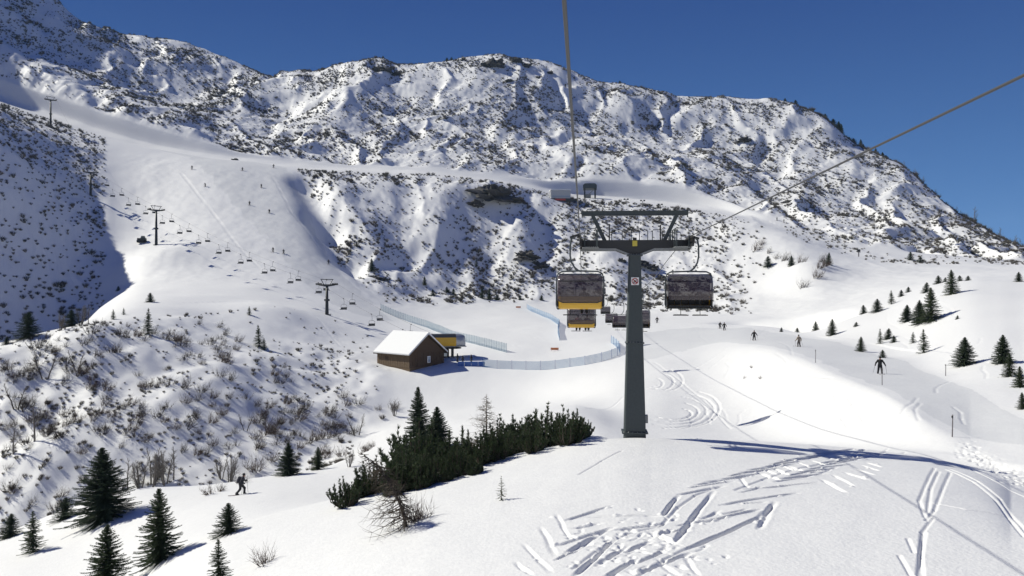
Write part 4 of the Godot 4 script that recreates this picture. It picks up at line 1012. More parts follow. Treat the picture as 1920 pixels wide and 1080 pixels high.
func make_bubble_chair(label: String, group: String) -> Node3D:
	# hangs from its grip at the origin, seat facing -z
	var t := thing("bubble_chair", label, "lift chair", Vector3.ZERO, 0.0, group)
	t.set_meta("base_name", "bubble_chair")
	var s := sto(true)
	box(s, Vector3(-0.08, -0.02, 0), Vector3(0.22, 0.20, 0.55))
	bar(s, Vector3(-0.1, 0.06, 0.0), Vector3(-0.66, -0.09, 0.0), 0.30, 0.10)
	part("grip", s, mats.dark, t)
	s = sto(false)
	tube(s, [Vector3(-0.40, -0.02, 0), Vector3(-0.56, -0.16, 0), Vector3(-0.63, -0.5, 0), Vector3(-0.64, -1.1, 0), Vector3(-0.56, -1.45, 0), Vector3(-0.36, -1.75, 0), Vector3(-0.1, -1.93, 0), Vector3(0.1, -1.97, 0)], [0.065, 0.065, 0.06, 0.055, 0.055, 0.055, 0.055, 0.05], 8)
	part("hanger", s, mats.frame, t)
	s = sto(false)
	tube(s, [Vector3(-1.52, -3.2, 0.1), Vector3(-1.52, -2.35, 0.05), Vector3(-1.42, -2.08, 0), Vector3(-1.15, -1.97, 0), Vector3(0, -1.94, 0), Vector3(1.15, -1.97, 0), Vector3(1.42, -2.08, 0), Vector3(1.52, -2.35, 0.05), Vector3(1.52, -3.2, 0.1)], [0.045], 7, false)
	for sx in [-1.0, 1.0]:
		tube(s, [Vector3(sx * 1.52, -3.2, 0.1), Vector3(sx * 1.53, -3.8, 0.2), Vector3(sx * 1.46, -4.03, 0.1), Vector3(sx * 1.40, -4.06, -0.3)], [0.045], 7, false)
	tube(s, [Vector3(-1.46, -4.03, 0.12), Vector3(1.46, -4.03, 0.12)], [0.04], 6)
	part("chair_frame", s, mats.frame, t)
	# yellow back shell, curved round the corners
	s = sto(true)
	var rows := [[-3.36, 0.40], [-3.55, 0.43], [-3.80, 0.40], [-3.98, 0.30], [-4.06, 0.14]]
	var xs := [-1.42, -1.36, -1.22, 1.22, 1.36, 1.42]
	var back := [-0.22, -0.06, 0.0, 0.0, -0.06, -0.22]
	for i in rows.size() - 1:
		for k in 5:
			quad(s, Vector3(xs[k], rows[i][0], rows[i][1] + back[k]), Vector3(xs[k + 1], rows[i][0], rows[i][1] + back[k + 1]), Vector3(xs[k + 1], rows[i + 1][0], rows[i + 1][1] + back[k + 1]), Vector3(xs[k], rows[i + 1][0], rows[i + 1][1] + back[k]))
	part("back_shell", s, mats.yellow, t)
	for k in 6:
		s = sto(true)
		var x := -1.125 + k * 0.45
		box(s, Vector3(x, -3.58, 0.24), Vector3(0.42, 0.52, 0.10), Basis(Vector3.RIGHT, -0.12))
		part("back_cushion", s, mats.seat, t)
		s = sto(true)
		box(s, Vector3(x, -3.92, -0.08), Vector3(0.43, 0.12, 0.52))
		part("seat_cushion", s, mats.seat, t)
	# tinted bubble over the seats
	s = sto(false)
	var prof := [[-3.66, 0.52], [-3.3, 0.58], [-2.85, 0.55], [-2.45, 0.42], [-2.2, 0.15], [-2.12, -0.2], [-2.25, -0.62], [-2.6, -0.95], [-3.1, -1.10], [-3.55, -1.08]]
	var mid := Vector2(-2.95, -0.25)
	var ends := [[-1.46, 0.72], [-1.44, 0.86], [-1.36, 0.96], [-1.2, 1.0], [0.0, 1.0], [1.2, 1.0], [1.36, 0.96], [1.44, 0.86], [1.46, 0.72]]
	for i in prof.size() - 1:
		for k in ends.size() - 1:
			var q := []
			for e in [[i, k], [i, k + 1], [i + 1, k + 1], [i + 1, k]]:
				var pv := Vector2(prof[e[0]][0], prof[e[0]][1])
				var sc: float = ends[e[1]][1]
				var w := mid + (pv - mid) * sc
				q.append(Vector3(ends[e[1]][0], w.x, w.y))
			quad(s, q[0], q[1], q[2], q[3])
	var bub := part("bubble", s, mats.tint, t)
	s = sto(false)
	tube(s, [Vector3(-1.40, -3.52, 0.35), Vector3(-1.3, -3.62, 0.50), Vector3(-1.1, -3.68, 0.53), Vector3(1.1, -3.68, 0.53), Vector3(1.3, -3.62, 0.50), Vector3(1.40, -3.52, 0.35)], [0.028], 6)
	part("bubble_rim", s, mats.dark, bub)
	s = sto(false)
	tube(s, [Vector3(-1.36, -2.50, 0.36), Vector3(-1.15, -2.50, 0.45), Vector3(1.15, -2.50, 0.45), Vector3(1.36, -2.50, 0.36)], [0.032], 6)
	tube(s, [Vector3(-1.4, -2.12, 0.05), Vector3(1.4, -2.12, 0.05)], [0.03], 6)
	part("bubble_rim", s, mats.dark, bub)
	for sx in [-1.0, 1.0]:
		s = sto(true)
		prism(s, PackedVector2Array([Vector2(0.25, -3.2), Vector2(0.35, -3.9), Vector2(-0.4, -3.95), Vector2(-0.45, -3.6), Vector2(-0.1, -3.45)]), -0.03, 0.03)
		var a := part("side_panel", s, mats.dark, t)
		a.rotation.y = PI / 2
		a.position.x = sx * 1.45
		a.scale.x = -1.0
	# safety bar with foot rests
	s = sto(false)
	tube(s, [Vector3(-1.3, -3.45, 0.1), Vector3(-1.3, -3.5, -0.45), Vector3(-1.15, -3.5, -0.55), Vector3(1.15, -3.5, -0.55), Vector3(1.3, -3.5, -0.45), Vector3(1.3, -3.45, 0.1)], [0.025], 6)
	part("safety_bar", s, mats.frame, t)
	for sx in [-0.62, 0.62]:
		s = sto(false)
		tube(s, [Vector3(sx, -3.5, -0.55), Vector3(sx, -4.05, -0.72), Vector3(sx, -4.38, -0.70)], [0.022], 6)
		tube(s, [Vector3(sx - 0.5, -4.40, -0.74), Vector3(sx + 0.5, -4.40, -0.74)], [0.03], 6)
		tube(s, [Vector3(sx - 0.42, -4.38, -0.55), Vector3(sx + 0.42, -4.38, -0.55)], [0.02], 6)
		part("foot_rest", s, mats.dark, t)
	return t

func make_small_chair(label: String, group: String) -> Node3D:
	var t := thing("open_chair", label, "lift chair", Vector3.ZERO, 0.0, group)
	var s := sto(true)
	box(s, Vector3(0, 0, 0), Vector3(0.14, 0.16, 0.4))
	part("grip", s, mats.dark, t)
	s = sto(false)
	tube(s, [Vector3(0, 0, 0), Vector3(0.12, -0.5, 0.1), Vector3(0.12, -1.1, 0.2), Vector3(0, -1.5, 0.22)], [0.045], 6)
	part("hanger", s, mats.galv, t)
	s = sto(false)
	tube(s, [Vector3(-0.75, -2.75, -0.3), Vector3(-0.8, -2.7, 0.2), Vector3(-0.8, -1.75, 0.3), Vector3(-0.55, -1.5, 0.22), Vector3(0.55, -1.5, 0.22), Vector3(0.8, -1.75, 0.3), Vector3(0.8, -2.7, 0.2), Vector3(0.75, -2.75, -0.3)], [0.04], 6)
	part("chair_frame", s, mats.galv, t)
	s = sto(true)
	box(s, Vector3(0, -2.7, -0.02), Vector3(1.7, 0.14, 0.55))
	part("seat", s, mats.seat, t)
	s = sto(true)
	box(s, Vector3(0, -2.38, 0.27), Vector3(1.65, 0.42, 0.08), Basis(Vector3.RIGHT, 0.15))
	part("backrest", s, mats.seat, t)
	return t

func make_small_tower(label: String, where: Vector3, turn: float, h: float, gauge: float) -> void:
	var t := thing("lift_pylon", label, "lift pylon", where, turn)
	var s := sto(false)
	tube(s, [Vector3(0, -1.0, 0), Vector3(0, 0.3, 0), Vector3(0, h - 1.6, 0)], [0.5, 0.48, 0.3], 10)
	var col := part("column", s, mats.dark, t)
	s = sto(true)
	box(s, Vector3(0, 0.02, 0), Vector3(1.5, 0.3, 1.5))
	part("footing", s, mats.dark, col)
	s = sto(true)
	box(s, Vector3(0, h * 0.42, 0), Vector3(1.1, 0.5, 0.9))
	part("work_box", s, mats.dark, col)
	s = sto(true)
	prism(s, PackedVector2Array([Vector2(-gauge * 0.5, h - 1.25), Vector2(gauge * 0.5, h - 1.25), Vector2(gauge * 0.5, h - 1.55), Vector2(0.4, h - 1.85), Vector2(-0.4, h - 1.85), Vector2(-gauge * 0.5, h - 1.55)]), -0.22, 0.22)
	part("crossarm", s, mats.dark, t)
	for sx in [-1.0, 1.0]:
		make_sheaves(t, sx * gauge * 0.5, h - 1.15, 6, 0.5, 0.2)
		s = sto(true)
		bar(s, Vector3(sx * gauge * 0.36, h, 0), Vector3(sx * gauge * 0.2, h - 1.3, 0), 0.14, 0.14)
		part("gantry_strut", s, mats.dark, t)
		s = sto(true)
		box(s, Vector3(sx * gauge * 0.38, h - 1.4, 0), Vector3(0.6, 0.06, 3.0))
		part("catwalk", s, mats.dark, t)
	s = sto(true)
	box(s, Vector3(0, h, 0), Vector3(gauge * 0.78, 0.18, 0.18))
	part("lifting_beam", s, mats.dark, t)

func make_rope(label: String, pts: Array, r: float, sides: int) -> void:
	var o := sto(false)
	tube(o, pts, [r], sides)
	var p := part(numbered("haul_rope"), o, mats.rope, self)
	tag(p, label, "rope")

# ---------------------------------------------------------------- buildings
func make_hut(where: Vector3, turn: float) -> void:
	var t := thing("wooden_hut", "brown wooden hut with a thick snow covered gable roof", "hut", where, turn)
	var L := 4.9; var W := 4.6; var e := 2.75; var r := 6.2   # half length along x, half width along z, eave and ridge height
	var s := sto(true)
	box(s, Vector3(0, e * 0.5 - 0.4, 0), Vector3(L * 2, e + 0.8, W * 2))
	var wall := part("wall", s, mats.wood, t)
	for k in 14:       # cladding boards on the two sides in view
		s = sto(true)
		box(s, Vector3(-L + 0.35 + k * 0.70, e * 0.5, W + 0.03), Vector3(0.62, e, 0.06))
		part("board", s, mats.wood, wall)
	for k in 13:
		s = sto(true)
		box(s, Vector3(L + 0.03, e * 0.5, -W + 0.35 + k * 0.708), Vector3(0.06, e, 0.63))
		part("board", s, mats.wood_dark, wall)  # darker wood than the long side, the gable side shade put into the colour
	for sx in [-1.0, 1.0]:
		s = sto(true)
		prism(s, PackedVector2Array([Vector2(-W, e), Vector2(W, e), Vector2(0, r - 0.25)]), -0.06, 0.06)
		var g := part("gable", s, mats.wood_dark, t)  # same dark wood, shade of the gable end painted in
		g.rotation.y = PI / 2; g.position = Vector3(sx * L, 0, 0)
	for sz in [-1.0, 1.0]:
		s = sto(true)
		var a := Vector2(sz * (W + 0.55), e - 0.45); var b := Vector2(0, r)
		var nrm := Vector2(-(b - a).y, (b - a).x).normalized()
		if nrm.y < 0: nrm = -nrm
		prism(s, PackedVector2Array([a, b, b + nrm * 0.14, a + nrm * 0.14]), -L - 0.6, L + 0.6)
		var p := part("roof", s, mats.wood_dark, t)
		p.rotation.y = PI / 2
		p.scale.x = -1.0
		s = sto(true)
		var a2 := a.lerp(b, 0.015) + nrm * 0.145
		prism(s, PackedVector2Array([a2, b + Vector2(0, 0.16), b + Vector2(0, 0.62), a2 + nrm * 0.36 + Vector2(-sz * 0.12, 0), a2 + nrm * 0.1 + Vector2(sz * 0.04, 0)]), -L - 0.5, L + 0.5)
		part("snow_cover", s, mats.roof_snow, p)
	s = sto(true)
	box(s, Vector3(L + 0.08, 1.35, -0.4), Vector3(0.06, 1.3, 0.8))
	var w := part("window", s, mats.white, t)
	s = sto(true)
	box(s, Vector3(L + 0.115, 1.35, -0.4), Vector3(0.02, 1.1, 0.6))
	part("pane", s, mats.glass, w)
	s = sto(true)
	box(s, Vector3(L + 0.08, 1.05, 2.0), Vector3(0.06, 2.1, 1.1))
	part("door", s, mats.wood_dark, t)
	s = sto(true)
	box(s, Vector3(-2.0, 1.5, W + 0.08), Vector3(0.9, 0.8, 0.05))
	part("shutter", s, mats.wood_dark, t)

func make_valley_station(where: Vector3, turn: float) -> void:
	var t := thing("valley_station", "yellow and grey lift terminal hood raised on legs behind the hut", "lift station", where, turn)
	var s := sto(false)
	var prof := [[-2.0, 3.4], [-2.2, 4.2], [-2.0, 5.2], [-1.3, 5.75], [0.0, 5.9], [1.3, 5.75], [2.0, 5.2], [2.2, 4.2], [2.0, 3.4]]
	s = sto(true)
	for i in prof.size() - 1:
		if i == 3 or i == 4 or i == 2 or i == 5: continue
		quad(s, Vector3(-4.2, prof[i][1], prof[i][0]), Vector3(2.2, prof[i][1], prof[i][0]), Vector3(2.2, prof[i + 1][1], prof[i + 1][0]), Vector3(-4.2, prof[i + 1][1], prof[i + 1][0]))
	part("yellow_cowling", s, mats.yellow, t)
	s = sto(true)
	for i in [2, 3, 4, 5]:
		quad(s, Vector3(-4.2, prof[i][1] + 0.002, prof[i][0]), Vector3(2.2, prof[i][1] + 0.002, prof[i][0]), Vector3(2.2, prof[i + 1][1] + 0.002, prof[i + 1][0]), Vector3(-4.2, prof[i + 1][1] + 0.002, prof[i + 1][0]))
	part("dark_roof", s, mats.dark, t)
	s = sto(false)
	for i in prof.size() - 1:
		for k in 5:
			var q := []
			for e in [[i, k], [i, k + 1], [i + 1, k + 1], [i + 1, k]]:
				var a: float = e[1] / 5.0 * PI * 0.5
				var sc: float = cos(a) * 0.995
				q.append(Vector3(2.2 + sin(a) * 2.1, 3.4 + (prof[e[0]][1] - 3.4) * (0.72 + 0.28 * sc), prof[e[0]][0] * maxf(sc, 0.25)))
			quad(s, q[0], q[1], q[2], q[3])
	part("rounded_end", s, mats.metal_pale, t)
	s = sto(true)
	box(s, Vector3(-0.3, 3.33, 0), Vector3(9.2, 0.12, 4.6))
	part("deck", s, mats.galv, t)
	for x in [-3.0, 1.6]:
		s = sto(true)
		box(s, Vector3(x, 1.2, 0), Vector3(0.5, 4.4, 0.9))
		part("support", s, mats.dark, t)
	s = sto(true)
	box(s, Vector3(-0.6, 1.1, -0.8), Vector3(3.0, 3.0, 1.6))
	var cab := part("control_cabin", s, mats.wood_dark, t)
	s = sto(true)
	box(s, Vector3(-0.6, 1.6, 0.02), Vector3(2.2, 0.9, 0.05))
	part("window", s, mats.glass, cab)
	for k in 5:
		s = sto(false)
		rail_loop(s, Vector3(2.2 + k * 0.9, -0.2, 1.5), Vector3(2.9 + k * 0.9, -0.2, 1.5), 1.3, 0.05)
		part("queue_rail", s, mats.dark, t)
	s = sto(false)
	wheel(s, Vector3(1.6, 2.9, 0), Vector3.UP, 1.9, 0.2, 24)
	part("bullwheel", s, mats.dark, t)
	s = sto(true)
	quad(s, Vector3(-4.2, 3.4, -2.0), Vector3(-4.2, 3.4, 2.0), Vector3(-4.2, 5.2, 2.0), Vector3(-4.2, 5.2, -2.0))
	part("end_panel", s, mats.dark, t)

func make_top_station(where: Vector3, turn: float) -> void:
	var t := thing("mountain_station", "dark lift terminal on columns at the edge of the mountain bench", "lift station", where, turn)
	var s := sto(true)
	prism(s, PackedVector2Array([Vector2(-3.4, 5.0), Vector2(-3.4, 6.6), Vector2(-2.4, 7.4), Vector2(2.4, 7.4), Vector2(3.4, 6.6), Vector2(3.4, 5.0)]), -6.0, 3.0)
	part("hood", s, mats.steel, t)
	for p in [[-2.6, 1.5], [2.6, 1.5], [-2.6, -4.5], [2.6, -4.5]]:
		s = sto(true)
		box(s, Vector3(p[0], 2.3, p[1]), Vector3(0.7, 5.6, 0.7))
		part("column", s, mats.dark, t)
	s = sto(true)
	bar(s, Vector3(-2.6, 0.3, 1.5), Vector3(2.4, 4.8, 1.5), 0.3, 0.3)
	part("brace", s, mats.galv, t)
	s = sto(true)
	box(s, Vector3(-1.0, 1.2, -1.0), Vector3(3.0, 2.4, 3.0))
	part("control_cabin", s, mats.galv, t)

func make_garage(where: Vector3, turn: float) -> void:
	var t := thing("lift_building", "low building with a snowy flat roof on the mountain bench beside the lift terminal", "building", where, turn)
	var s := sto(true)
	box(s, Vector3(0, 1.5, 0), Vector3(9.2, 4.6, 7.0))
	part("wall", s, mats.metal_pale, t)
	s = sto(true)
	box(s, Vector3(0, 4.05, 0), Vector3(9.8, 0.5, 7.6))
	part("snow_cover", s, mats.roof_snow, t)
	s = sto(true)
	box(s, Vector3(0, 1.0, 3.53), Vector3(8.6, 0.5, 0.06))
	part("window_band", s, mats.glass, t)
	s = sto(true)
	box(s, Vector3(1.0, -0.9, 4.4), Vector3(14.0, 1.4, 1.6))
	var p := part("retaining_wall", s, mats.dark, t)
	s = sto(true)
	box(s, Vector3(-0.5, -0.75, 5.24), Vector3(5.0, 0.8, 0.08))
	part("red_banner", s, mats.red, p)

func make_fence(label: String, pts: Array, h: float, gap: float, strand: Material, post: Material, weave: float) -> void:
	var c := Curve3D.new()
	for p in pts:
		c.add_point(Vector3(p[0], 0, p[1]))
	var first := on_ground(pts[0][0], pts[0][1])
	var t := thing("net_fence", label, "fence", first)
	var n := int(c.get_baked_length() / gap)
	var tops := []
	for i in n + 1:
		var q := c.sample_baked(c.get_baked_length() * i / n)
		var g := on_ground(q.x, q.z) - first
		tops.append(g)
		var s := sto(true)
		box(s, g + Vector3(0, h * 0.5, 0), Vector3(0.07, h + 0.3, 0.07))
		part("post", s, post, t)
	for i in n:
		var a: Vector3 = tops[i]; var b: Vector3 = tops[i + 1]
		var s := sto(true)
		var rows := int(h / weave)
		for k in rows + 1:
			var y := 0.06 + (h - 0.1) * k / rows
			quad(s, a + Vector3(0, y - 0.035, 0), b + Vector3(0, y - 0.035, 0), b + Vector3(0, y + 0.035, 0), a + Vector3(0, y + 0.035, 0))
		var cols := maxi(2, int(a.distance_to(b) / weave))
		for k in range(1, cols):
			var m := a.lerp(b, float(k) / cols)
			var d := (b - a).normalized() * 0.035
			quad(s, m - d + Vector3(0, 0.05, 0), m + d + Vector3(0, 0.05, 0), m + d + Vector3(0, h - 0.04, 0), m - d + Vector3(0, h - 0.04, 0))
		part("net", s, strand, t)

# ---------------------------------------------------------------- lists (metres; x, z on the ground)
# conifers: x, z, height, kind, label, group
var spruces := [
	[-33.04, -64.07, 5.87, "broad", "tall dense dark spruce on the snow knoll next to bare saplings", ""],
	[-17.87, -40.17, 3.79, "full", "bushy spruce with ragged lower branches standing below the snow knoll", ""],
	[-20.15, -39.33, 3.79, "full", "spruce with forked crown growing low on the foreground slope", ""],
	[-11.69, -31.53, 1.93, "thin", "young spruce with open branches on the edge of the foreground slope", ""],
	[-14.27, -39.79, 1.56, "squat", "squat round spruce bush in the hollow before the snow knoll", ""],
	[-36.49, -60.29, 3.25, "thin", "small sparse spruce leaning on the knoll edge beside its long shadow", ""],
	[-38.94, -68.93, 1.95, "squat", "small dark spruce bush beside the tall dense spruce on the knoll", ""],
	[-20.56, -72.63, 3.04, "broad", "dark spruce standing on the crest of the snow knoll near the bushes", ""],
	[-18.49, -75.37, 2.24, "full", "slim small spruce on the knoll crest beside a darker spruce", ""],
	[-44.18, -69.58, 2.11, "squat", "dark spruce bush at the low end of the knoll", ""],
	[-8.60, -73.35, 6.23, "narrow", "tall pointed dark spruce rising out of the mountain pine thicket", ""],
	[-6.16, -66.24, 4.82, "broad", "spruce with upswept branches beside the tall pointed spruce", ""],
	[-66.02, -143.42, 4.83, "thin", "slender ragged spruce alone on the smooth shoulder of snow", ""],
	[-76.25, -151.44, 2.04, "thin", "young dark spruce on the snowy shoulder below the lift line", "young spruces on the shoulder below the lift line"],
	[-77.38, -157.70, 1.49, "thin", "young dark spruce on the snowy shoulder below the lift line", "young spruces on the shoulder below the lift line"],
	[-49.72, -155.64, 4.41, "thin", "young dark spruce on the snowy shoulder below the lift line", "young spruces on the shoulder below the lift line"],
	[-58.22, -175.22, 2.01, "thin", "young dark spruce on the snowy shoulder below the lift line", "young spruces on the shoulder below the lift line"],
	[-48.50, -154.73, 2.40, "thin", "young dark spruce on the snowy shoulder below the lift line", "young spruces on the shoulder below the lift line"],
	[-83.52, -136.47, 4.42, "squat", "wide dark spruce bush at the edge of the shaded gully", "dark spruce bushes at the edge of the shaded gully"],
	[-81.03, -145.72, 3.14, "squat", "wide dark spruce bush at the edge of the shaded gully", "dark spruce bushes at the edge of the shaded gully"],
	[-85.60, -133.96, 1.35, "squat", "wide dark spruce bush at the edge of the shaded gully", "dark spruce bushes at the edge of the shaded gully"],
	[-80.86, -176.94, 2.15, "squat", "wide dark spruce bush at the edge of the shaded gully", "dark spruce bushes at the edge of the shaded gully"],
	[-120.41, -242.06, 1.47, "squat", "wide dark spruce bush at the edge of the shaded gully", "dark spruce bushes at the edge of the shaded gully"],
	[62.34, -162.27, 3.83, "full", "dark spruce on the snowy bank above the piste", "spruces on the snowy bank above the piste"],
	[56.38, -139.42, 2.91, "full", "dark spruce on the snowy bank above the piste", "spruces on the snowy bank above the piste"],
	[61.90, -124.10, 2.68, "broad", "dark spruce on the snowy bank above the piste", "spruces on the snowy bank above the piste"],
	[60.95, -118.36, 3.51, "broad", "dark spruce on the snowy bank above the piste", "spruces on the snowy bank above the piste"],
	[61.41, -116.06, 5.01, "full", "dark spruce on the snowy bank above the piste", "spruces on the snowy bank above the piste"],
	[73.52, -132.21, 4.10, "full", "dark spruce on the snowy bank above the piste", "spruces on the snowy bank above the piste"],
	[73.49, -153.14, 2.79, "thin", "dark spruce on the snowy bank above the piste", "spruces on the snowy bank above the piste"],
	[53.25, -114.49, 2.24, "thin", "dark spruce on the snowy bank above the piste", "spruces on the snowy bank above the piste"],
	[47.13, -106.93, 2.09, "full", "dark spruce on the snowy bank above the piste", "spruces on the snowy bank above the piste"],
	[49.59, -95.31, 2.96, "thin", "dark spruce on the snowy bank above the piste", "spruces on the snowy bank above the piste"],
	[54.12, -106.77, 1.58, "thin", "dark spruce on the snowy bank above the piste", "spruces on the snowy bank above the piste"],
	[45.36, -79.35, 2.89, "broad", "dark spruce on the snowy bank above the piste", "spruces on the snowy bank above the piste"],
	[46.79, -75.46, 2.75, "broad", "dark spruce on the snowy bank above the piste", "spruces on the snowy bank above the piste"],
	[42.78, -68.03, 2.02, "full", "dark spruce on the snowy bank above the piste", "spruces on the snowy bank above the piste"],
	[40.08, -62.46, 1.68, "full", "dark spruce on the snowy bank above the piste", "spruces on the snowy bank above the piste"],
	[35.03, -54.25, 1.17, "full", "dark spruce on the snowy bank above the piste", "spruces on the snowy bank above the piste"],
	[67.71, -152.20, 1.74, "squat", "small spruce bush half buried in the bank above the piste", "small spruce bushes on the snowy bank above the piste"],
	[67.90, -147.06, 2.48, "squat", "small spruce bush half buried in the bank above the piste", "small spruce bushes on the snowy bank above the piste"],
	[79.09, -160.73, 1.41, "squat", "small spruce bush half buried in the bank above the piste", "small spruce bushes on the snowy bank above the piste"],
	[83.25, -166.24, 1.23, "squat", "small spruce bush half buried in the bank above the piste", "small spruce bushes on the snowy bank above the piste"],
	[78.54, -150.16, 2.02, "squat", "small spruce bush half buried in the bank above the piste", "small spruce bushes on the snowy bank above the piste"],
	[88.06, -163.31, 1.76, "squat", "small spruce bush half buried in the bank above the piste", "small spruce bushes on the snowy bank above the piste"],
	[89.68, -163.86, 1.10, "squat", "small spruce bush half buried in the bank above the piste", "small spruce bushes on the snowy bank above the piste"],
	[88.24, -155.85, 1.16, "squat", "small spruce bush half buried in the bank above the piste", "small spruce bushes on the snowy bank above the piste"],
	[86.40, -149.92, 1.01, "squat", "small spruce bush half buried in the bank above the piste", "small spruce bushes on the snowy bank above the piste"],
	[54.96, -161.45, 0.98, "squat", "small spruce bush half buried in the bank above the piste", "small spruce bushes on the snowy bank above the piste"],
	[59.74, -165.67, 1.12, "squat", "small spruce bush half buried in the bank above the piste", "small spruce bushes on the snowy bank above the piste"],
	[60.47, -139.10, 0.84, "squat", "small spruce bush half buried in the bank above the piste", "small spruce bushes on the snowy bank above the piste"],
	[55.50, -116.79, 1.65, "squat", "small spruce bush half buried in the bank above the piste", "small spruce bushes on the snowy bank above the piste"],
	[54.18, -112.27, 1.06, "squat", "small spruce bush half buried in the bank above the piste", "small spruce bushes on the snowy bank above the piste"],
	[44.67, -95.35, 1.03, "squat", "small spruce bush half buried in the bank above the piste", "small spruce bushes on the snowy bank above the piste"],
	[61.43, -109.15, 0.59, "squat", "small spruce bush half buried in the bank above the piste", "small spruce bushes on the snowy bank above the piste"],
	[88.00, -137.43, 1.76, "squat", "small spruce bush half buried in the bank above the piste", "small spruce bushes on the snowy bank above the piste"],
	[149.96, -297.84, 3.21, "squat", "small spruce bush half buried in the bank above the piste", "small spruce bushes on the snowy bank above the piste"],
	[150.68, -292.22, 2.36, "squat", "small spruce bush half buried in the bank above the piste", "small spruce bushes on the snowy bank above the piste"],
	[-50.50, -284.91, 4.61, "full", "small dark spruce at the foot of the bush covered mountainside", "small spruces at the foot of the mountain"],
	[-32.26, -291.81, 3.15, "full", "small dark spruce at the foot of the bush covered mountainside", "small spruces at the foot of the mountain"],
	[-28.10, -281.72, 2.28, "squat", "small dark spruce at the foot of the bush covered mountainside", "small spruces at the foot of the mountain"],
	[-24.07, -292.72, 2.17, "squat", "small dark spruce at the foot of the bush covered mountainside", "small spruces at the foot of the mountain"],
	[-21.75, -293.39, 2.18, "squat", "small dark spruce at the foot of the bush covered mountainside", "small spruces at the foot of the mountain"],
	[-14.25, -315.56, 3.40, "thin", "small dark spruce at the foot of the bush covered mountainside", "small spruces at the foot of the mountain"],
	[-10.82, -286.72, 3.87, "full", "small dark spruce at the foot of the bush covered mountainside", "small spruces at the foot of the mountain"],
	[-8.34, -287.74, 4.27, "full", "small dark spruce at the foot of the bush covered mountainside", "small spruces at the foot of the mountain"],
	[-5.46, -289.45, 2.15, "squat", "small dark spruce at the foot of the bush covered mountainside", "small spruces at the foot of the mountain"],
	[10.81, -291.57, 1.97, "squat", "small dark spruce at the foot of the bush covered mountainside", "small spruces at the foot of the mountain"],
	[2.95, -291.40, 1.96, "squat", "small dark spruce at the foot of the bush covered mountainside", "small spruces at the foot of the mountain"],
	[107.15, -268.07, 4.16, "full", "small dark spruce at the foot of the bush covered mountainside", "small spruces at the foot of the mountain"],
	[97.99, -277.46, 3.74, "full", "small dark spruce at the foot of the bush covered mountainside", "small spruces at the foot of the mountain"],
	[94.02, -290.60, 3.92, "squat", "small dark spruce at the foot of the bush covered mountainside", "small spruces at the foot of the mountain"],
	[-127.34, -572.50, 3.47, "squat", "small conifer on the skyline of the mountain ridge", "conifers on the skyline"],
	[-97.97, -570.00, 3.84, "squat", "small conifer on the skyline of the mountain ridge", "conifers on the skyline"],
	[-92.97, -570.00, 4.23, "squat", "small conifer on the skyline of the mountain ridge", "conifers on the skyline"],
	[-47.02, -571.80, 4.62, "squat", "small conifer on the skyline of the mountain ridge", "conifers on the skyline"],
	[-44.00, -572.60, 3.86, "squat", "small conifer on the skyline of the mountain ridge", "conifers on the skyline"],
	[78.67, -575.00, 3.88, "squat", "small conifer on the skyline of the mountain ridge", "conifers on the skyline"],
	[191.05, -553.60, 3.36, "squat", "small conifer on the skyline of the mountain ridge", "conifers on the skyline"],
	[197.07, -549.60, 3.70, "squat", "small conifer on the skyline of the mountain ridge", "conifers on the skyline"],
	[237.18, -516.31, 5.90, "broad", "dark conifer on the steep end of the mountain ridge", "conifers on the steep ridge end"],
	[237.14, -512.81, 6.02, "full", "dark conifer on the steep end of the mountain ridge", "conifers on the steep ridge end"],
	[238.43, -515.97, 3.52, "squat", "dark conifer on the steep end of the mountain ridge", "conifers on the steep ridge end"],
	[241.64, -498.20, 3.36, "full", "dark conifer on the steep end of the mountain ridge", "conifers on the steep ridge end"],
	[213.82, -540.39, 4.30, "squat", "dark conifer on the steep end of the mountain ridge", "conifers on the steep ridge end"],
	[220.88, -537.46, 3.76, "broad", "dark conifer on the steep end of the mountain ridge", "conifers on the steep ridge end"],
	[228.57, -518.57, 6.54, "full", "dark conifer on the steep end of the mountain ridge", "conifers on the steep ridge end"],
	[220.68, -530.24, 6.73, "full", "dark conifer on the steep end of the mountain ridge", "conifers on the steep ridge end"],
	[225.88, -532.08, 5.16, "broad", "dark conifer on the steep end of the mountain ridge", "conifers on the steep ridge end"],
	[235.20, -511.66, 6.44, "full", "dark conifer on the steep end of the mountain ridge", "conifers on the steep ridge end"],
	[245.66, -496.01, 4.01, "squat", "dark conifer on the steep end of the mountain ridge", "conifers on the steep ridge end"],
	[230.27, -526.16, 4.13, "squat", "dark conifer on the steep end of the mountain ridge", "conifers on the steep ridge end"],
	[225.06, -528.59, 3.22, "broad", "dark conifer on the steep end of the mountain ridge", "conifers on the steep ridge end"],
	[236.76, -505.65, 4.28, "squat", "dark conifer on the steep end of the mountain ridge", "conifers on the steep ridge end"],
	[230.55, -518.65, 4.83, "broad", "dark conifer on the steep end of the mountain ridge", "conifers on the steep ridge end"],
	[219.67, -532.28, 6.60, "broad", "dark conifer on the steep end of the mountain ridge", "conifers on the steep ridge end"],
	[226.25, -524.13, 5.12, "squat", "dark conifer on the steep end of the mountain ridge", "conifers on the steep ridge end"],
	[227.17, -525.19, 3.22, "full", "dark conifer on the steep end of the mountain ridge", "conifers on the steep ridge end"],
	[238.85, -510.11, 6.38, "full", "dark conifer on the steep end of the mountain ridge", "conifers on the steep ridge end"],
	[241.16, -509.58, 6.33, "squat", "dark conifer on the steep end of the mountain ridge", "conifers on the steep ridge end"],
	[233.79, -522.03, 4.05, "squat", "dark conifer on the steep end of the mountain ridge", "conifers on the steep ridge end"],
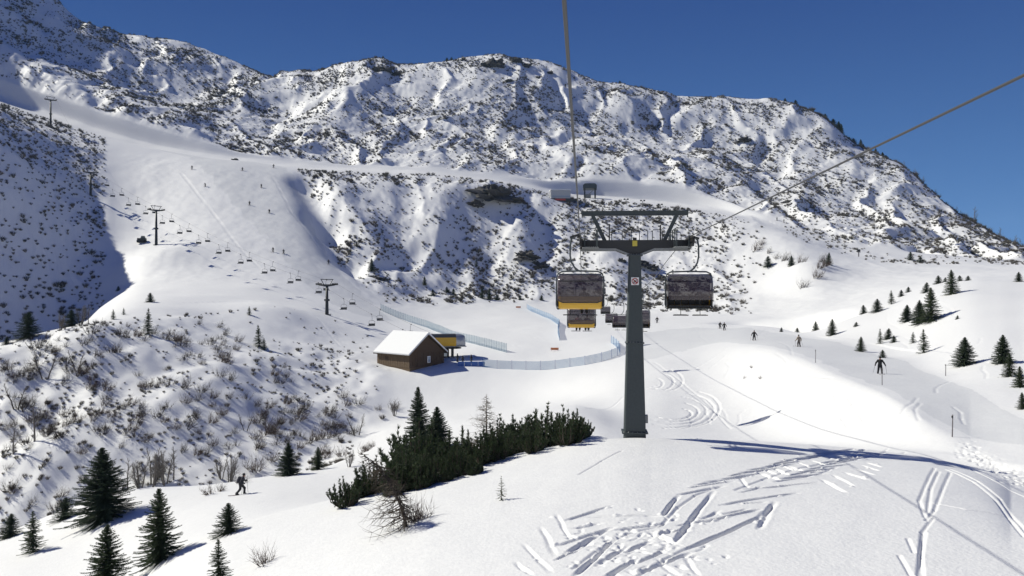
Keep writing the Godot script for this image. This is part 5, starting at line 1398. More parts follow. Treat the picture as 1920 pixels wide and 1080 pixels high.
	[218.91, -539.74, 6.17, "squat", "dark conifer on the steep end of the mountain ridge", "conifers on the steep ridge end"],
	[216.98, -545.01, 3.64, "squat", "dark conifer on the steep end of the mountain ridge", "conifers on the steep ridge end"],
	[231.90, -517.78, 3.66, "squat", "dark conifer on the steep end of the mountain ridge", "conifers on the steep ridge end"],
	[243.49, -496.06, 4.05, "squat", "dark conifer on the steep end of the mountain ridge", "conifers on the steep ridge end"],
	[225.89, -529.90, 5.45, "broad", "dark conifer on the steep end of the mountain ridge", "conifers on the steep ridge end"],
	[261.20, -441.45, 2.42, "thin", "dark conifer on the steep end of the mountain ridge", "conifers on the steep ridge end"],
	[246.47, -483.56, 4.39, "thin", "dark conifer on the steep end of the mountain ridge", "conifers on the steep ridge end"],
	[249.26, -469.62, 4.05, "squat", "dark conifer on the steep end of the mountain ridge", "conifers on the steep ridge end"],
	[256.71, -437.68, 4.09, "thin", "dark conifer on the steep end of the mountain ridge", "conifers on the steep ridge end"],
	[260.28, -428.91, 2.44, "thin", "dark conifer on the steep end of the mountain ridge", "conifers on the steep ridge end"],
	[258.81, -443.35, 2.31, "squat", "dark conifer on the steep end of the mountain ridge", "conifers on the steep ridge end"],
	[249.17, -453.81, 3.04, "thin", "dark conifer on the steep end of the mountain ridge", "conifers on the steep ridge end"],
	[254.71, -454.96, 3.98, "squat", "dark conifer on the steep end of the mountain ridge", "conifers on the steep ridge end"],
	[262.47, -417.81, 2.60, "squat", "dark conifer on the steep end of the mountain ridge", "conifers on the steep ridge end"],
	[249.37, -463.51, 2.51, "squat", "dark conifer on the steep end of the mountain ridge", "conifers on the steep ridge end"],
	[261.24, -428.55, 2.38, "squat", "dark conifer on the steep end of the mountain ridge", "conifers on the steep ridge end"],
	[259.95, -422.16, 2.97, "squat", "dark conifer on the steep end of the mountain ridge", "conifers on the steep ridge end"]
]
# mountain pines: x, z, height
var pines := [
	[-8.20, -39.01, 1.50],
	[-8.01, -40.70, 1.51],
	[-7.21, -41.14, 1.58],
	[-5.78, -39.36, 1.86],
	[-5.18, -40.04, 2.02],
	[-4.49, -39.19, 1.85],
	[-3.90, -39.95, 1.70],
	[-3.26, -39.62, 1.39],
	[-2.66, -40.31, 1.39],
	[-3.87, -63.74, 2.92],
	[-1.58, -42.56, 1.72],
	[-1.47, -62.22, 2.81],
	[-0.63, -61.97, 2.92],
	[0.21, -61.88, 2.96],
	[1.04, -61.74, 2.91],
	[1.86, -61.21, 3.01],
	[2.66, -60.67, 3.03],
	[3.46, -60.40, 2.52],
	[2.93, -42.67, 1.87],
	[4.89, -60.49, 2.65],
	[-6.88, -63.77, 2.79],
	[-5.16, -63.82, 2.58],
	[-5.71, -42.36, 1.57],
	[-1.88, -39.83, 1.07],
	[5.44, -61.09, 1.69],
	[-4.89, -66.02, 1.42],
	[-7.97, -63.92, 3.88],
	[-6.75, -64.57, 3.92],
	[-3.53, -42.91, 2.31],
	[-3.48, -64.46, 2.17],
	[-0.58, -42.99, 1.80],
	[-6.83, -42.22, 1.00],
	[1.15, -42.52, 1.66]
]
# leafless trees: x, z, height, kind
var bare := [
	[-73.65, -117.50, 4.75, 2.00],
	[-66.73, -110.62, 6.86, 1.00],
	[-68.55, -108.78, 5.87, 1.00],
	[-36.10, -74.38, 3.61, 1.00],
	[-49.05, -104.26, 4.57, 3.00],
	[-47.61, -104.65, 5.92, 3.00],
	[-46.00, -104.99, 5.31, 3.00],
	[-45.09, -105.35, 5.33, 1.00],
	[-38.24, -107.04, 4.33, 3.00],
	[-39.39, -107.23, 3.61, 3.00],
	[-80.68, -148.14, 4.39, 3.00],
	[-78.95, -147.52, 4.37, 1.00],
	[-78.67, -137.65, 3.43, 3.00],
	[-15.13, -73.59, 1.88, 3.00],
	[-20.15, -135.87, 3.02, 3.00],
	[-24.88, -127.29, 4.29, 2.00],
	[-40.44, -119.99, 3.24, 2.00],
	[-73.10, -123.95, 5.01, 2.00],
	[-69.12, -125.83, 4.24, 2.00]
]
var ridge_bare := [
	[238.70, -507.83, 4.88, 1.00],
	[251.87, -444.05, 4.09, 1.00],
	[252.94, -450.06, 6.07, 1.00],
	[246.48, -485.74, 6.09, 1.00],
	[260.17, -409.26, 3.35, 1.00],
	[260.32, -422.45, 5.49, 1.00],
	[245.90, -474.03, 4.30, 1.00],
	[250.80, -455.11, 4.38, 1.00],
	[244.79, -480.82, 6.89, 1.00],
	[249.84, -467.83, 3.81, 1.00],
	[260.31, -420.52, 4.07, 1.00],
	[245.69, -472.21, 6.93, 1.00],
	[242.68, -490.11, 6.69, 1.00],
	[244.21, -478.12, 5.82, 1.00],
	[249.04, -465.00, 6.66, 1.00],
	[252.12, -455.04, 4.18, 1.00],
	[257.00, -439.29, 11.25, 1.00],
	[260.44, -422.29, 8.54, 1.00],
	[260.78, -409.43, 8.28, 1.00],
	[260.79, -406.43, 7.12, 1.00]
]
# alder bushes: x, z, size, kind
var bushes := [
	[-74.88, -119.49, 0.98, 2.00],
	[-59.11, -108.72, 1.37, 1.00],
	[-58.96, -103.64, 1.30, 1.00],
	[-77.31, -129.16, 1.40, 0.00],
	[-55.86, -126.26, 1.05, 0.00],
	[-28.16, -130.33, 1.11, 1.00],
	[-47.68, -106.11, 1.38, 0.00],
	[-45.16, -118.51, 1.67, 1.00],
	[-43.09, -128.67, 1.59, 2.00],
	[-75.85, -125.14, 1.72, 1.00],
	[-40.69, -113.82, 0.94, 2.00],
	[-50.11, -121.36, 1.58, 1.00],
	[-61.67, -145.62, 1.28, 1.00],
	[-66.19, -124.62, 1.36, 1.00],
	[-71.62, -134.59, 2.31, 0.00],
	[-57.56, -113.93, 1.10, 2.00],
	[-61.30, -118.77, 1.33, 1.00],
	[-74.88, -123.55, 1.34, 2.00],
	[-58.47, -142.01, 1.50, 2.00],
	[-26.74, -128.66, 1.28, 2.00],
	[-76.80, -124.93, 1.54, 2.00],
	[-58.15, -118.69, 0.86, 1.00],
	[-46.95, -131.54, 1.66, 0.00],
	[-40.07, -127.59, 0.96, 0.00],
	[-34.45, -132.96, 1.14, 0.00],
	[-54.86, -149.70, 0.92, 1.00],
	[-52.00, -124.96, 2.02, 0.00],
	[-63.61, -110.48, 1.82, 2.00],
	[-37.37, -125.21, 1.03, 2.00],
	[-34.82, -116.88, 1.39, 2.00],
	[-53.13, -135.64, 1.15, 1.00],
	[-45.89, -115.60, 0.85, 1.00],
	[-71.34, -131.67, 1.68, 0.00],
	[-41.70, -138.93, 1.54, 2.00],
	[-40.05, -114.79, 1.12, 2.00],
	[-64.80, -123.27, 1.32, 1.00],
	[-74.89, -129.93, 1.21, 1.00],
	[-57.41, -118.94, 1.55, 1.00],
	[-60.46, -113.71, 0.94, 1.00],
	[-48.91, -114.95, 1.30, 1.00],
	[-65.60, -103.89, 1.11, 1.00],
	[-37.04, -114.84, 1.78, 0.00],
	[-58.05, -117.50, 1.47, 0.00],
	[-75.77, -126.44, 1.97, 2.00],
	[-29.06, -129.50, 1.25, 1.00],
	[-37.07, -127.35, 0.84, 2.00],
	[-65.95, -145.41, 1.88, 2.00],
	[-52.00, -141.37, 1.52, 1.00],
	[-39.95, -129.14, 1.50, 1.00],
	[-76.19, -123.65, 1.67, 2.00],
	[-70.02, -125.41, 1.63, 0.00],
	[-57.26, -151.68, 0.99, 2.00],
	[-72.65, -114.74, 1.36, 1.00],
	[-61.25, -143.40, 2.17, 1.00],
	[-28.40, -120.24, 0.88, 2.00],
	[-59.74, -115.57, 1.02, 1.00],
	[-50.08, -107.05, 0.80, 0.00],
	[-57.70, -111.55, 1.50, 0.00],
	[-54.91, -105.45, 1.14, 0.00],
	[-59.74, -140.10, 1.06, 2.00],
	[-65.53, -122.63, 1.54, 1.00],
	[-49.51, -138.18, 1.19, 1.00],
	[-57.02, -150.99, 1.45, 2.00],
	[-51.80, -148.20, 1.19, 1.00],
	[-39.63, -125.84, 1.20, 0.00],
	[-68.77, -137.59, 1.53, 0.00],
	[-68.56, -125.35, 1.79, 1.00],
	[-35.42, -130.14, 1.31, 0.00],
	[-37.98, -132.64, 1.62, 1.00],
	[-60.10, -143.90, 1.14, 1.00],
	[-29.36, -132.07, 1.52, 2.00],
	[-33.96, -123.32, 1.14, 2.00],
	[-38.06, -107.49, 0.82, 2.00],
	[-41.37, -117.63, 1.42, 2.00],
	[-36.87, -115.15, 1.28, 1.00],
	[-68.16, -106.91, 0.99, 0.00],
	[-67.70, -127.08, 1.65, 0.00],
	[-34.78, -128.84, 2.03, 1.00],
	[-28.32, -112.57, 1.35, 2.00],
	[-45.36, -126.25, 1.29, 0.00],
	[-50.41, -107.54, 1.28, 2.00],
	[-64.39, -138.60, 1.42, 2.00],
	[-70.49, -133.11, 1.06, 2.00],
	[-43.10, -113.97, 1.38, 1.00],
	[-68.05, -110.72, 1.67, 0.00],
	[-32.04, -130.75, 0.97, 2.00],
	[-49.22, -125.44, 1.79, 0.00],
	[-69.97, -118.91, 1.01, 1.00],
	[-44.55, -121.49, 0.89, 2.00],
	[-57.40, -157.78, 1.66, 0.00],
	[-56.30, -139.23, 1.39, 2.00],
	[-54.36, -102.36, 1.22, 2.00],
	[-47.55, -125.17, 1.48, 1.00],
	[-64.70, -141.17, 0.98, 0.00],
	[-71.93, -140.06, 0.88, 1.00],
	[-59.35, -141.84, 1.18, 2.00],
	[-59.00, -102.02, 1.30, 0.00],
	[-37.46, -123.26, 1.21, 0.00],
	[-61.54, -144.32, 1.03, 1.00],
	[-62.31, -102.14, 1.41, 0.00],
	[-56.43, -147.88, 1.56, 0.00],
	[-38.88, -124.42, 2.28, 2.00],
	[-30.15, -140.12, 1.70, 1.00],
	[-39.97, -123.63, 1.69, 1.00],
	[-62.50, -143.06, 1.40, 0.00],
	[-66.56, -108.98, 0.83, 0.00],
	[-73.27, -127.80, 1.09, 1.00],
	[-59.02, -125.48, 0.97, 1.00],
	[-77.90, -122.03, 0.94, 2.00],
	[-27.97, -129.94, 1.14, 1.00],
	[-60.30, -115.09, 1.31, 2.00],
	[-35.16, -118.98, 1.44, 0.00],
	[-52.36, -116.48, 1.56, 0.00],
	[-35.72, -127.19, 1.30, 0.00],
	[-37.09, -120.85, 1.69, 0.00],
	[-49.10, -123.50, 1.63, 2.00],
	[-65.87, -111.96, 1.24, 0.00],
	[-75.35, -129.84, 1.11, 1.00],
	[-29.47, -129.87, 0.91, 0.00],
	[-51.59, -111.25, 1.02, 1.00],
	[-31.11, -123.25, 1.90, 1.00],
	[-74.89, -124.24, 1.35, 2.00],
	[-43.41, -112.43, 1.28, 2.00],
	[-54.49, -145.30, 1.33, 2.00],
	[-79.21, -123.99, 2.26, 2.00],
	[-63.15, -106.99, 1.03, 0.00],
	[-54.34, -109.83, 1.25, 2.00],
	[-28.58, -126.07, 1.21, 0.00],
	[-50.99, -115.75, 1.16, 1.00],
	[-54.38, -112.77, 1.62, 1.00],
	[-58.41, -114.91, 1.30, 1.00],
	[-27.65, -133.55, 0.90, 1.00],
	[-47.77, -118.41, 1.44, 0.00],
	[-78.69, -132.26, 1.58, 2.00],
	[-31.81, -117.44, 1.45, 1.00],
	[-52.32, -118.18, 0.86, 0.00],
	[-65.03, -112.50, 1.65, 2.00],
	[-51.39, -112.29, 0.87, 0.00],
	[-67.49, -113.83, 1.27, 2.00],
	[-48.40, -131.37, 1.68, 0.00],
	[-71.46, -127.22, 1.59, 0.00],
	[-75.99, -132.62, 1.08, 2.00],
	[-68.21, -129.58, 1.37, 1.00],
	[-53.42, -147.71, 0.98, 2.00],
	[-57.59, -131.78, 1.02, 2.00],
	[-42.63, -141.35, 1.52, 1.00],
	[-31.51, -132.71, 1.29, 0.00],
	[-54.69, -112.00, 1.38, 2.00],
	[-62.88, -122.35, 1.59, 1.00],
	[-57.92, -125.85, 1.39, 2.00],
	[-66.77, -140.39, 1.57, 1.00],
	[-44.71, -121.50, 1.62, 1.00],
	[-38.62, -108.13, 0.94, 0.00],
	[-71.06, -145.96, 0.84, 1.00],
	[-18.99, -102.68, 1.15, 0.00],
	[-61.19, -148.42, 1.19, 2.00],
	[-33.95, -122.40, 1.20, 0.00],
	[-63.05, -158.95, 1.18, 0.00],
	[-69.55, -116.52, 1.73, 1.00],
	[-54.03, -145.58, 1.49, 2.00],
	[-66.42, -104.19, 1.69, 0.00],
	[-62.87, -113.85, 1.60, 1.00],
	[-66.54, -113.09, 1.58, 0.00],
	[-66.51, -114.07, 1.27, 2.00],
	[-35.89, -110.50, 2.30, 1.00],
	[-28.29, -127.10, 1.54, 2.00],
	[-54.36, -125.61, 1.58, 2.00],
	[-63.03, -110.39, 1.44, 0.00],
	[-63.69, -113.50, 2.08, 2.00],
	[-33.89, -118.29, 1.61, 0.00],
	[-58.36, -125.17, 1.34, 1.00],
	[-46.48, -111.20, 1.35, 0.00],
	[-33.45, -117.63, 1.01, 2.00],
	[-31.09, -120.61, 1.39, 0.00],
	[-57.02, -125.35, 1.57, 1.00],
	[-70.13, -115.55, 1.59, 1.00],
	[-31.09, -132.12, 1.67, 1.00],
	[-56.82, -154.10, 1.14, 0.00],
	[-65.57, -112.47, 0.99, 1.00],
	[-66.92, -132.12, 1.75, 0.00],
	[-30.12, -128.54, 1.60, 2.00],
	[-54.71, -115.20, 1.39, 1.00],
	[-79.42, -134.95, 1.09, 1.00],
	[-41.35, -114.46, 0.93, 2.00],
	[-75.38, -129.82, 1.36, 2.00],
	[-70.77, -113.42, 1.10, 2.00],
	[-37.26, -125.98, 1.56, 1.00],
	[-30.08, -125.33, 2.39, 1.00],
	[-60.76, -114.66, 1.47, 1.00],
	[-52.12, -148.40, 1.16, 2.00],
	[-37.31, -133.82, 1.25, 2.00],
	[-51.47, -142.93, 1.10, 0.00],
	[-81.09, -126.49, 0.83, 0.00],
	[-36.45, -129.84, 1.08, 0.00],
	[-51.05, -140.51, 1.42, 0.00],
	[-60.69, -128.31, 0.95, 0.00],
	[-39.25, -130.65, 0.81, 0.00],
	[-34.18, -112.85, 1.62, 1.00],
	[-69.53, -115.63, 1.42, 0.00],
	[-57.66, -146.57, 1.02, 0.00],
	[-35.72, -120.74, 1.09, 1.00],
	[-64.15, -148.28, 1.42, 2.00],
	[-37.23, -126.14, 1.38, 2.00],
	[-33.06, -123.73, 1.38, 2.00],
	[-55.32, -152.26, 1.05, 2.00],
	[-63.85, -130.84, 1.29, 2.00],
	[-70.94, -126.22, 1.29, 2.00],
	[-37.83, -123.41, 1.38, 0.00],
	[-79.62, -124.94, 1.53, 1.00],
	[-73.01, -118.65, 1.68, 2.00],
	[-51.60, -112.35, 0.98, 1.00],
	[-42.10, -145.89, 1.18, 2.00],
	[-66.38, -114.27, 1.37, 0.00],
	[-37.40, -129.23, 1.50, 2.00],
	[-70.39, -109.70, 0.81, 2.00],
	[-72.50, -117.58, 2.35, 0.00],
	[-27.27, -114.17, 1.67, 1.00],
	[-60.24, -162.87, 1.69, 2.00],
	[-63.91, -123.82, 1.53, 2.00],
	[-67.33, -142.13, 1.10, 1.00],
	[-46.64, -123.26, 1.08, 1.00],
	[-25.46, -128.93, 1.04, 0.00],
	[-30.35, -133.35, 1.59, 0.00],
	[-76.84, -123.70, 1.50, 2.00],
	[-58.68, -143.06, 1.08, 2.00],
	[-58.57, -101.59, 1.30, 0.00],
	[-47.47, -115.72, 2.12, 0.00],
	[-56.52, -137.75, 0.89, 2.00],
	[-44.60, -111.50, 1.40, 1.00],
	[-68.43, -125.52, 1.70, 1.00],
	[-35.73, -134.42, 1.03, 1.00],
	[-56.36, -136.02, 1.67, 2.00],
	[-73.29, -117.59, 1.55, 0.00],
	[-55.51, -117.88, 1.38, 0.00],
	[-53.94, -155.17, 1.55, 1.00],
	[-53.29, -111.67, 1.68, 2.00],
	[-77.29, -122.87, 1.27, 1.00],
	[-47.30, -105.47, 1.00, 2.00],
	[-65.93, -104.24, 0.89, 2.00],
	[-54.66, -116.10, 1.45, 0.00],
	[-37.36, -120.12, 2.40, 1.00],
	[-47.19, -117.83, 1.24, 0.00],
	[-67.64, -137.40, 1.81, 0.00],
	[-40.86, -139.76, 1.49, 0.00],
	[-47.03, -106.86, 1.64, 2.00],
	[-39.62, -142.25, 0.94, 2.00],
	[-28.89, -137.09, 1.58, 1.00],
	[-76.74, -121.83, 0.98, 0.00],
	[-66.20, -132.78, 1.46, 1.00],
	[-73.80, -130.76, 1.22, 2.00],
	[-59.10, -144.74, 0.89, 2.00],
	[-63.91, -112.80, 1.09, 1.00],
	[-51.69, -118.91, 1.41, 2.00],
	[-61.44, -146.29, 1.05, 2.00],
	[-38.31, -133.65, 0.92, 0.00],
	[-63.35, -144.20, 1.47, 2.00],
	[-73.16, -113.94, 0.90, 1.00],
	[-27.02, -124.01, 1.25, 2.00],
	[-66.15, -116.97, 1.53, 1.00],
	[-69.89, -109.77, 1.45, 0.00],
	[-28.91, -129.22, 1.42, 2.00],
	[-61.68, -120.03, 1.41, 0.00],
	[-27.00, -117.15, 1.04, 2.00],
	[-40.82, -142.76, 1.34, 1.00],
	[-30.90, -129.14, 1.21, 1.00],
	[-44.35, -115.50, 0.86, 1.00],
	[-78.84, -131.07, 2.29, 0.00],
	[-41.53, -128.34, 1.43, 0.00],
	[-53.11, -143.15, 1.04, 2.00],
	[-35.01, -130.49, 2.38, 0.00],
	[-54.35, -117.00, 1.42, 2.00],
	[-69.96, -123.09, 1.72, 0.00],
	[-26.05, -127.64, 1.42, 0.00],
	[-26.84, -122.81, 0.97, 0.00],
	[-40.01, -126.95, 1.65, 1.00],
	[-76.81, -130.28, 1.46, 0.00],
	[-68.70, -140.42, 0.96, 2.00],
	[-37.38, -135.46, 0.83, 1.00],
	[-50.50, -137.91, 1.77, 1.00],
	[-38.19, -118.19, 1.70, 1.00],
	[-49.68, -107.10, 0.87, 2.00],
	[-26.76, -138.03, 1.66, 0.00],
	[-68.45, -116.29, 1.03, 1.00],
	[-54.71, -138.37, 1.33, 2.00],
	[-58.78, -112.12, 1.54, 0.00],
	[97.71, -311.74, 2.73, 1.00],
	[94.68, -308.72, 3.58, 1.00],
	[97.67, -301.90, 2.81, 2.00],
	[99.18, -288.52, 3.48, 0.00],
	[98.15, -294.17, 2.49, 2.00],
	[98.62, -281.38, 2.72, 0.00],
	[101.03, -277.58, 2.91, 1.00],
	[100.91, -260.36, 2.73, 1.00],
	[103.75, -263.12, 2.69, 1.00],
	[97.70, -254.30, 3.05, 1.00],
	[107.11, -274.00, 3.17, 0.00],
	[91.89, -250.15, 2.91, 0.00]
]
var shrubs := [
	[-10.07, -32.27, 0.70],
	[-3.76, -31.86, 0.85],
	[-4.05, -31.96, 0.70],
	[-19.00, -108.42, 0.80],
	[-18.27, -96.80, 1.20],
	[-24.07, -111.62, 1.40],
	[-28.38, -116.96, 1.20],
	[-23.99, -70.07, 0.90],
	[-24.91, -65.40, 0.80],
	[-24.57, -66.27, 0.70],
	[-21.04, -138.73, 1.60],
	[-22.95, -137.29, 1.00],
	[29.71, -101.33, 0.35],
	[30.16, -95.82, 0.35],
	[31.92, -105.25, 0.35]
]
# people: x, z, pose, turn, dress, label, group
var skiers := [
	[37.05, -79.67, "stand", 2.90, 0.00, "skier in black with arms out standing on the piste near the edge pole", ""],
	[41.14, -113.44, "stand", 0.30, 1.00, "skier in a pale beige jacket on the piste below the bank", ""],
	[41.96, -137.11, "stand", 3.00, 0.00, "skier in dark clothes near the hollow beside the piste", ""],
	[48.49, -184.45, "glide", 3.10, 0.00, "dark clothed skier leading a pair where the piste flattens", ""],
	[46.38, -172.90, "stand", 3.10, 0.00, "dark clothed skier following close behind another where the piste flattens", ""],
	[39.77, -216.90, "stand", 2.80, 0.00, "lone dark skier on the flat snow behind the lift tower", ""],
	[-21.62, -63.14, "walk", -1.30, 2.00, "person walking on the snow knoll with a backpack", ""],
	[-9.86, -158.93, "stand", 1.20, 2.00, "person in dark clothes waiting by the yellow lift terminal", "people queuing under the lift terminal"],
	[-8.21, -160.25, "stand", 1.20, 2.00, "person in dark clothes waiting by the yellow lift terminal", "people queuing under the lift terminal"],
	[-11.08, -161.11, "stand", 1.20, 2.00, "person in dark clothes waiting by the yellow lift terminal", "people queuing under the lift terminal"],
	[-126.03, -325.19, "glide", 2.60, 0.00, "small dark skier on the steep groomed run under the saddle", "skiers on the steep groomed run"],
	[-139.34, -344.54, "stand", 2.96, 0.00, "small dark skier on the steep groomed run under the saddle", "skiers on the steep groomed run"],
	[-103.93, -328.07, "glide", 3.32, 0.00, "small dark skier on the steep groomed run under the saddle", "skiers on the steep groomed run"],
	[-102.49, -309.05, "stand", 2.78, 0.00, "small dark skier on the steep groomed run under the saddle", "skiers on the steep groomed run"],
	[-93.08, -303.50, "glide", 3.14, 0.00, "small dark skier on the steep groomed run under the saddle", "skiers on the steep groomed run"],
	[-80.96, -268.11, "stand", 2.60, 0.00, "small dark skier on the steep groomed run under the saddle", "skiers on the steep groomed run"],
	[-77.27, -267.84, "glide", 2.96, 0.00, "small dark skier on the steep groomed run under the saddle", "skiers on the steep groomed run"],
	[-62.65, -270.22, "stand", 3.32, 0.00, "small dark skier on the steep groomed run under the saddle", "skiers on the steep groomed run"],
	[-117.94, -346.51, "glide", 2.78, 0.00, "small dark skier on the steep groomed run under the saddle", "skiers on the steep groomed run"],
	[-107.67, -357.38, "stand", 3.14, 0.00, "small dark skier on the steep groomed run under the saddle", "skiers on the steep groomed run"],
	[-96.26, -357.93, "glide", 2.60, 0.00, "small dark skier on the steep groomed run under the saddle", "skiers on the steep groomed run"],
	[120.53, -350.63, "stand", 1.60, 0.00, "small dark skier on the upper road crossing the mountain", "skiers by the upper road"],
	[118.44, -353.58, "stand", 1.60, 0.00, "small dark skier on the upper road crossing the mountain", "skiers by the upper road"]
]
var marker_poles := [
	[32.37, -69.20, 1.49],
	[34.24, -89.28, 1.50],
	[26.49, -47.63, 1.35],
	[41.53, -75.79, 1.12],
	[-35.77, -161.81, 1.42]
]
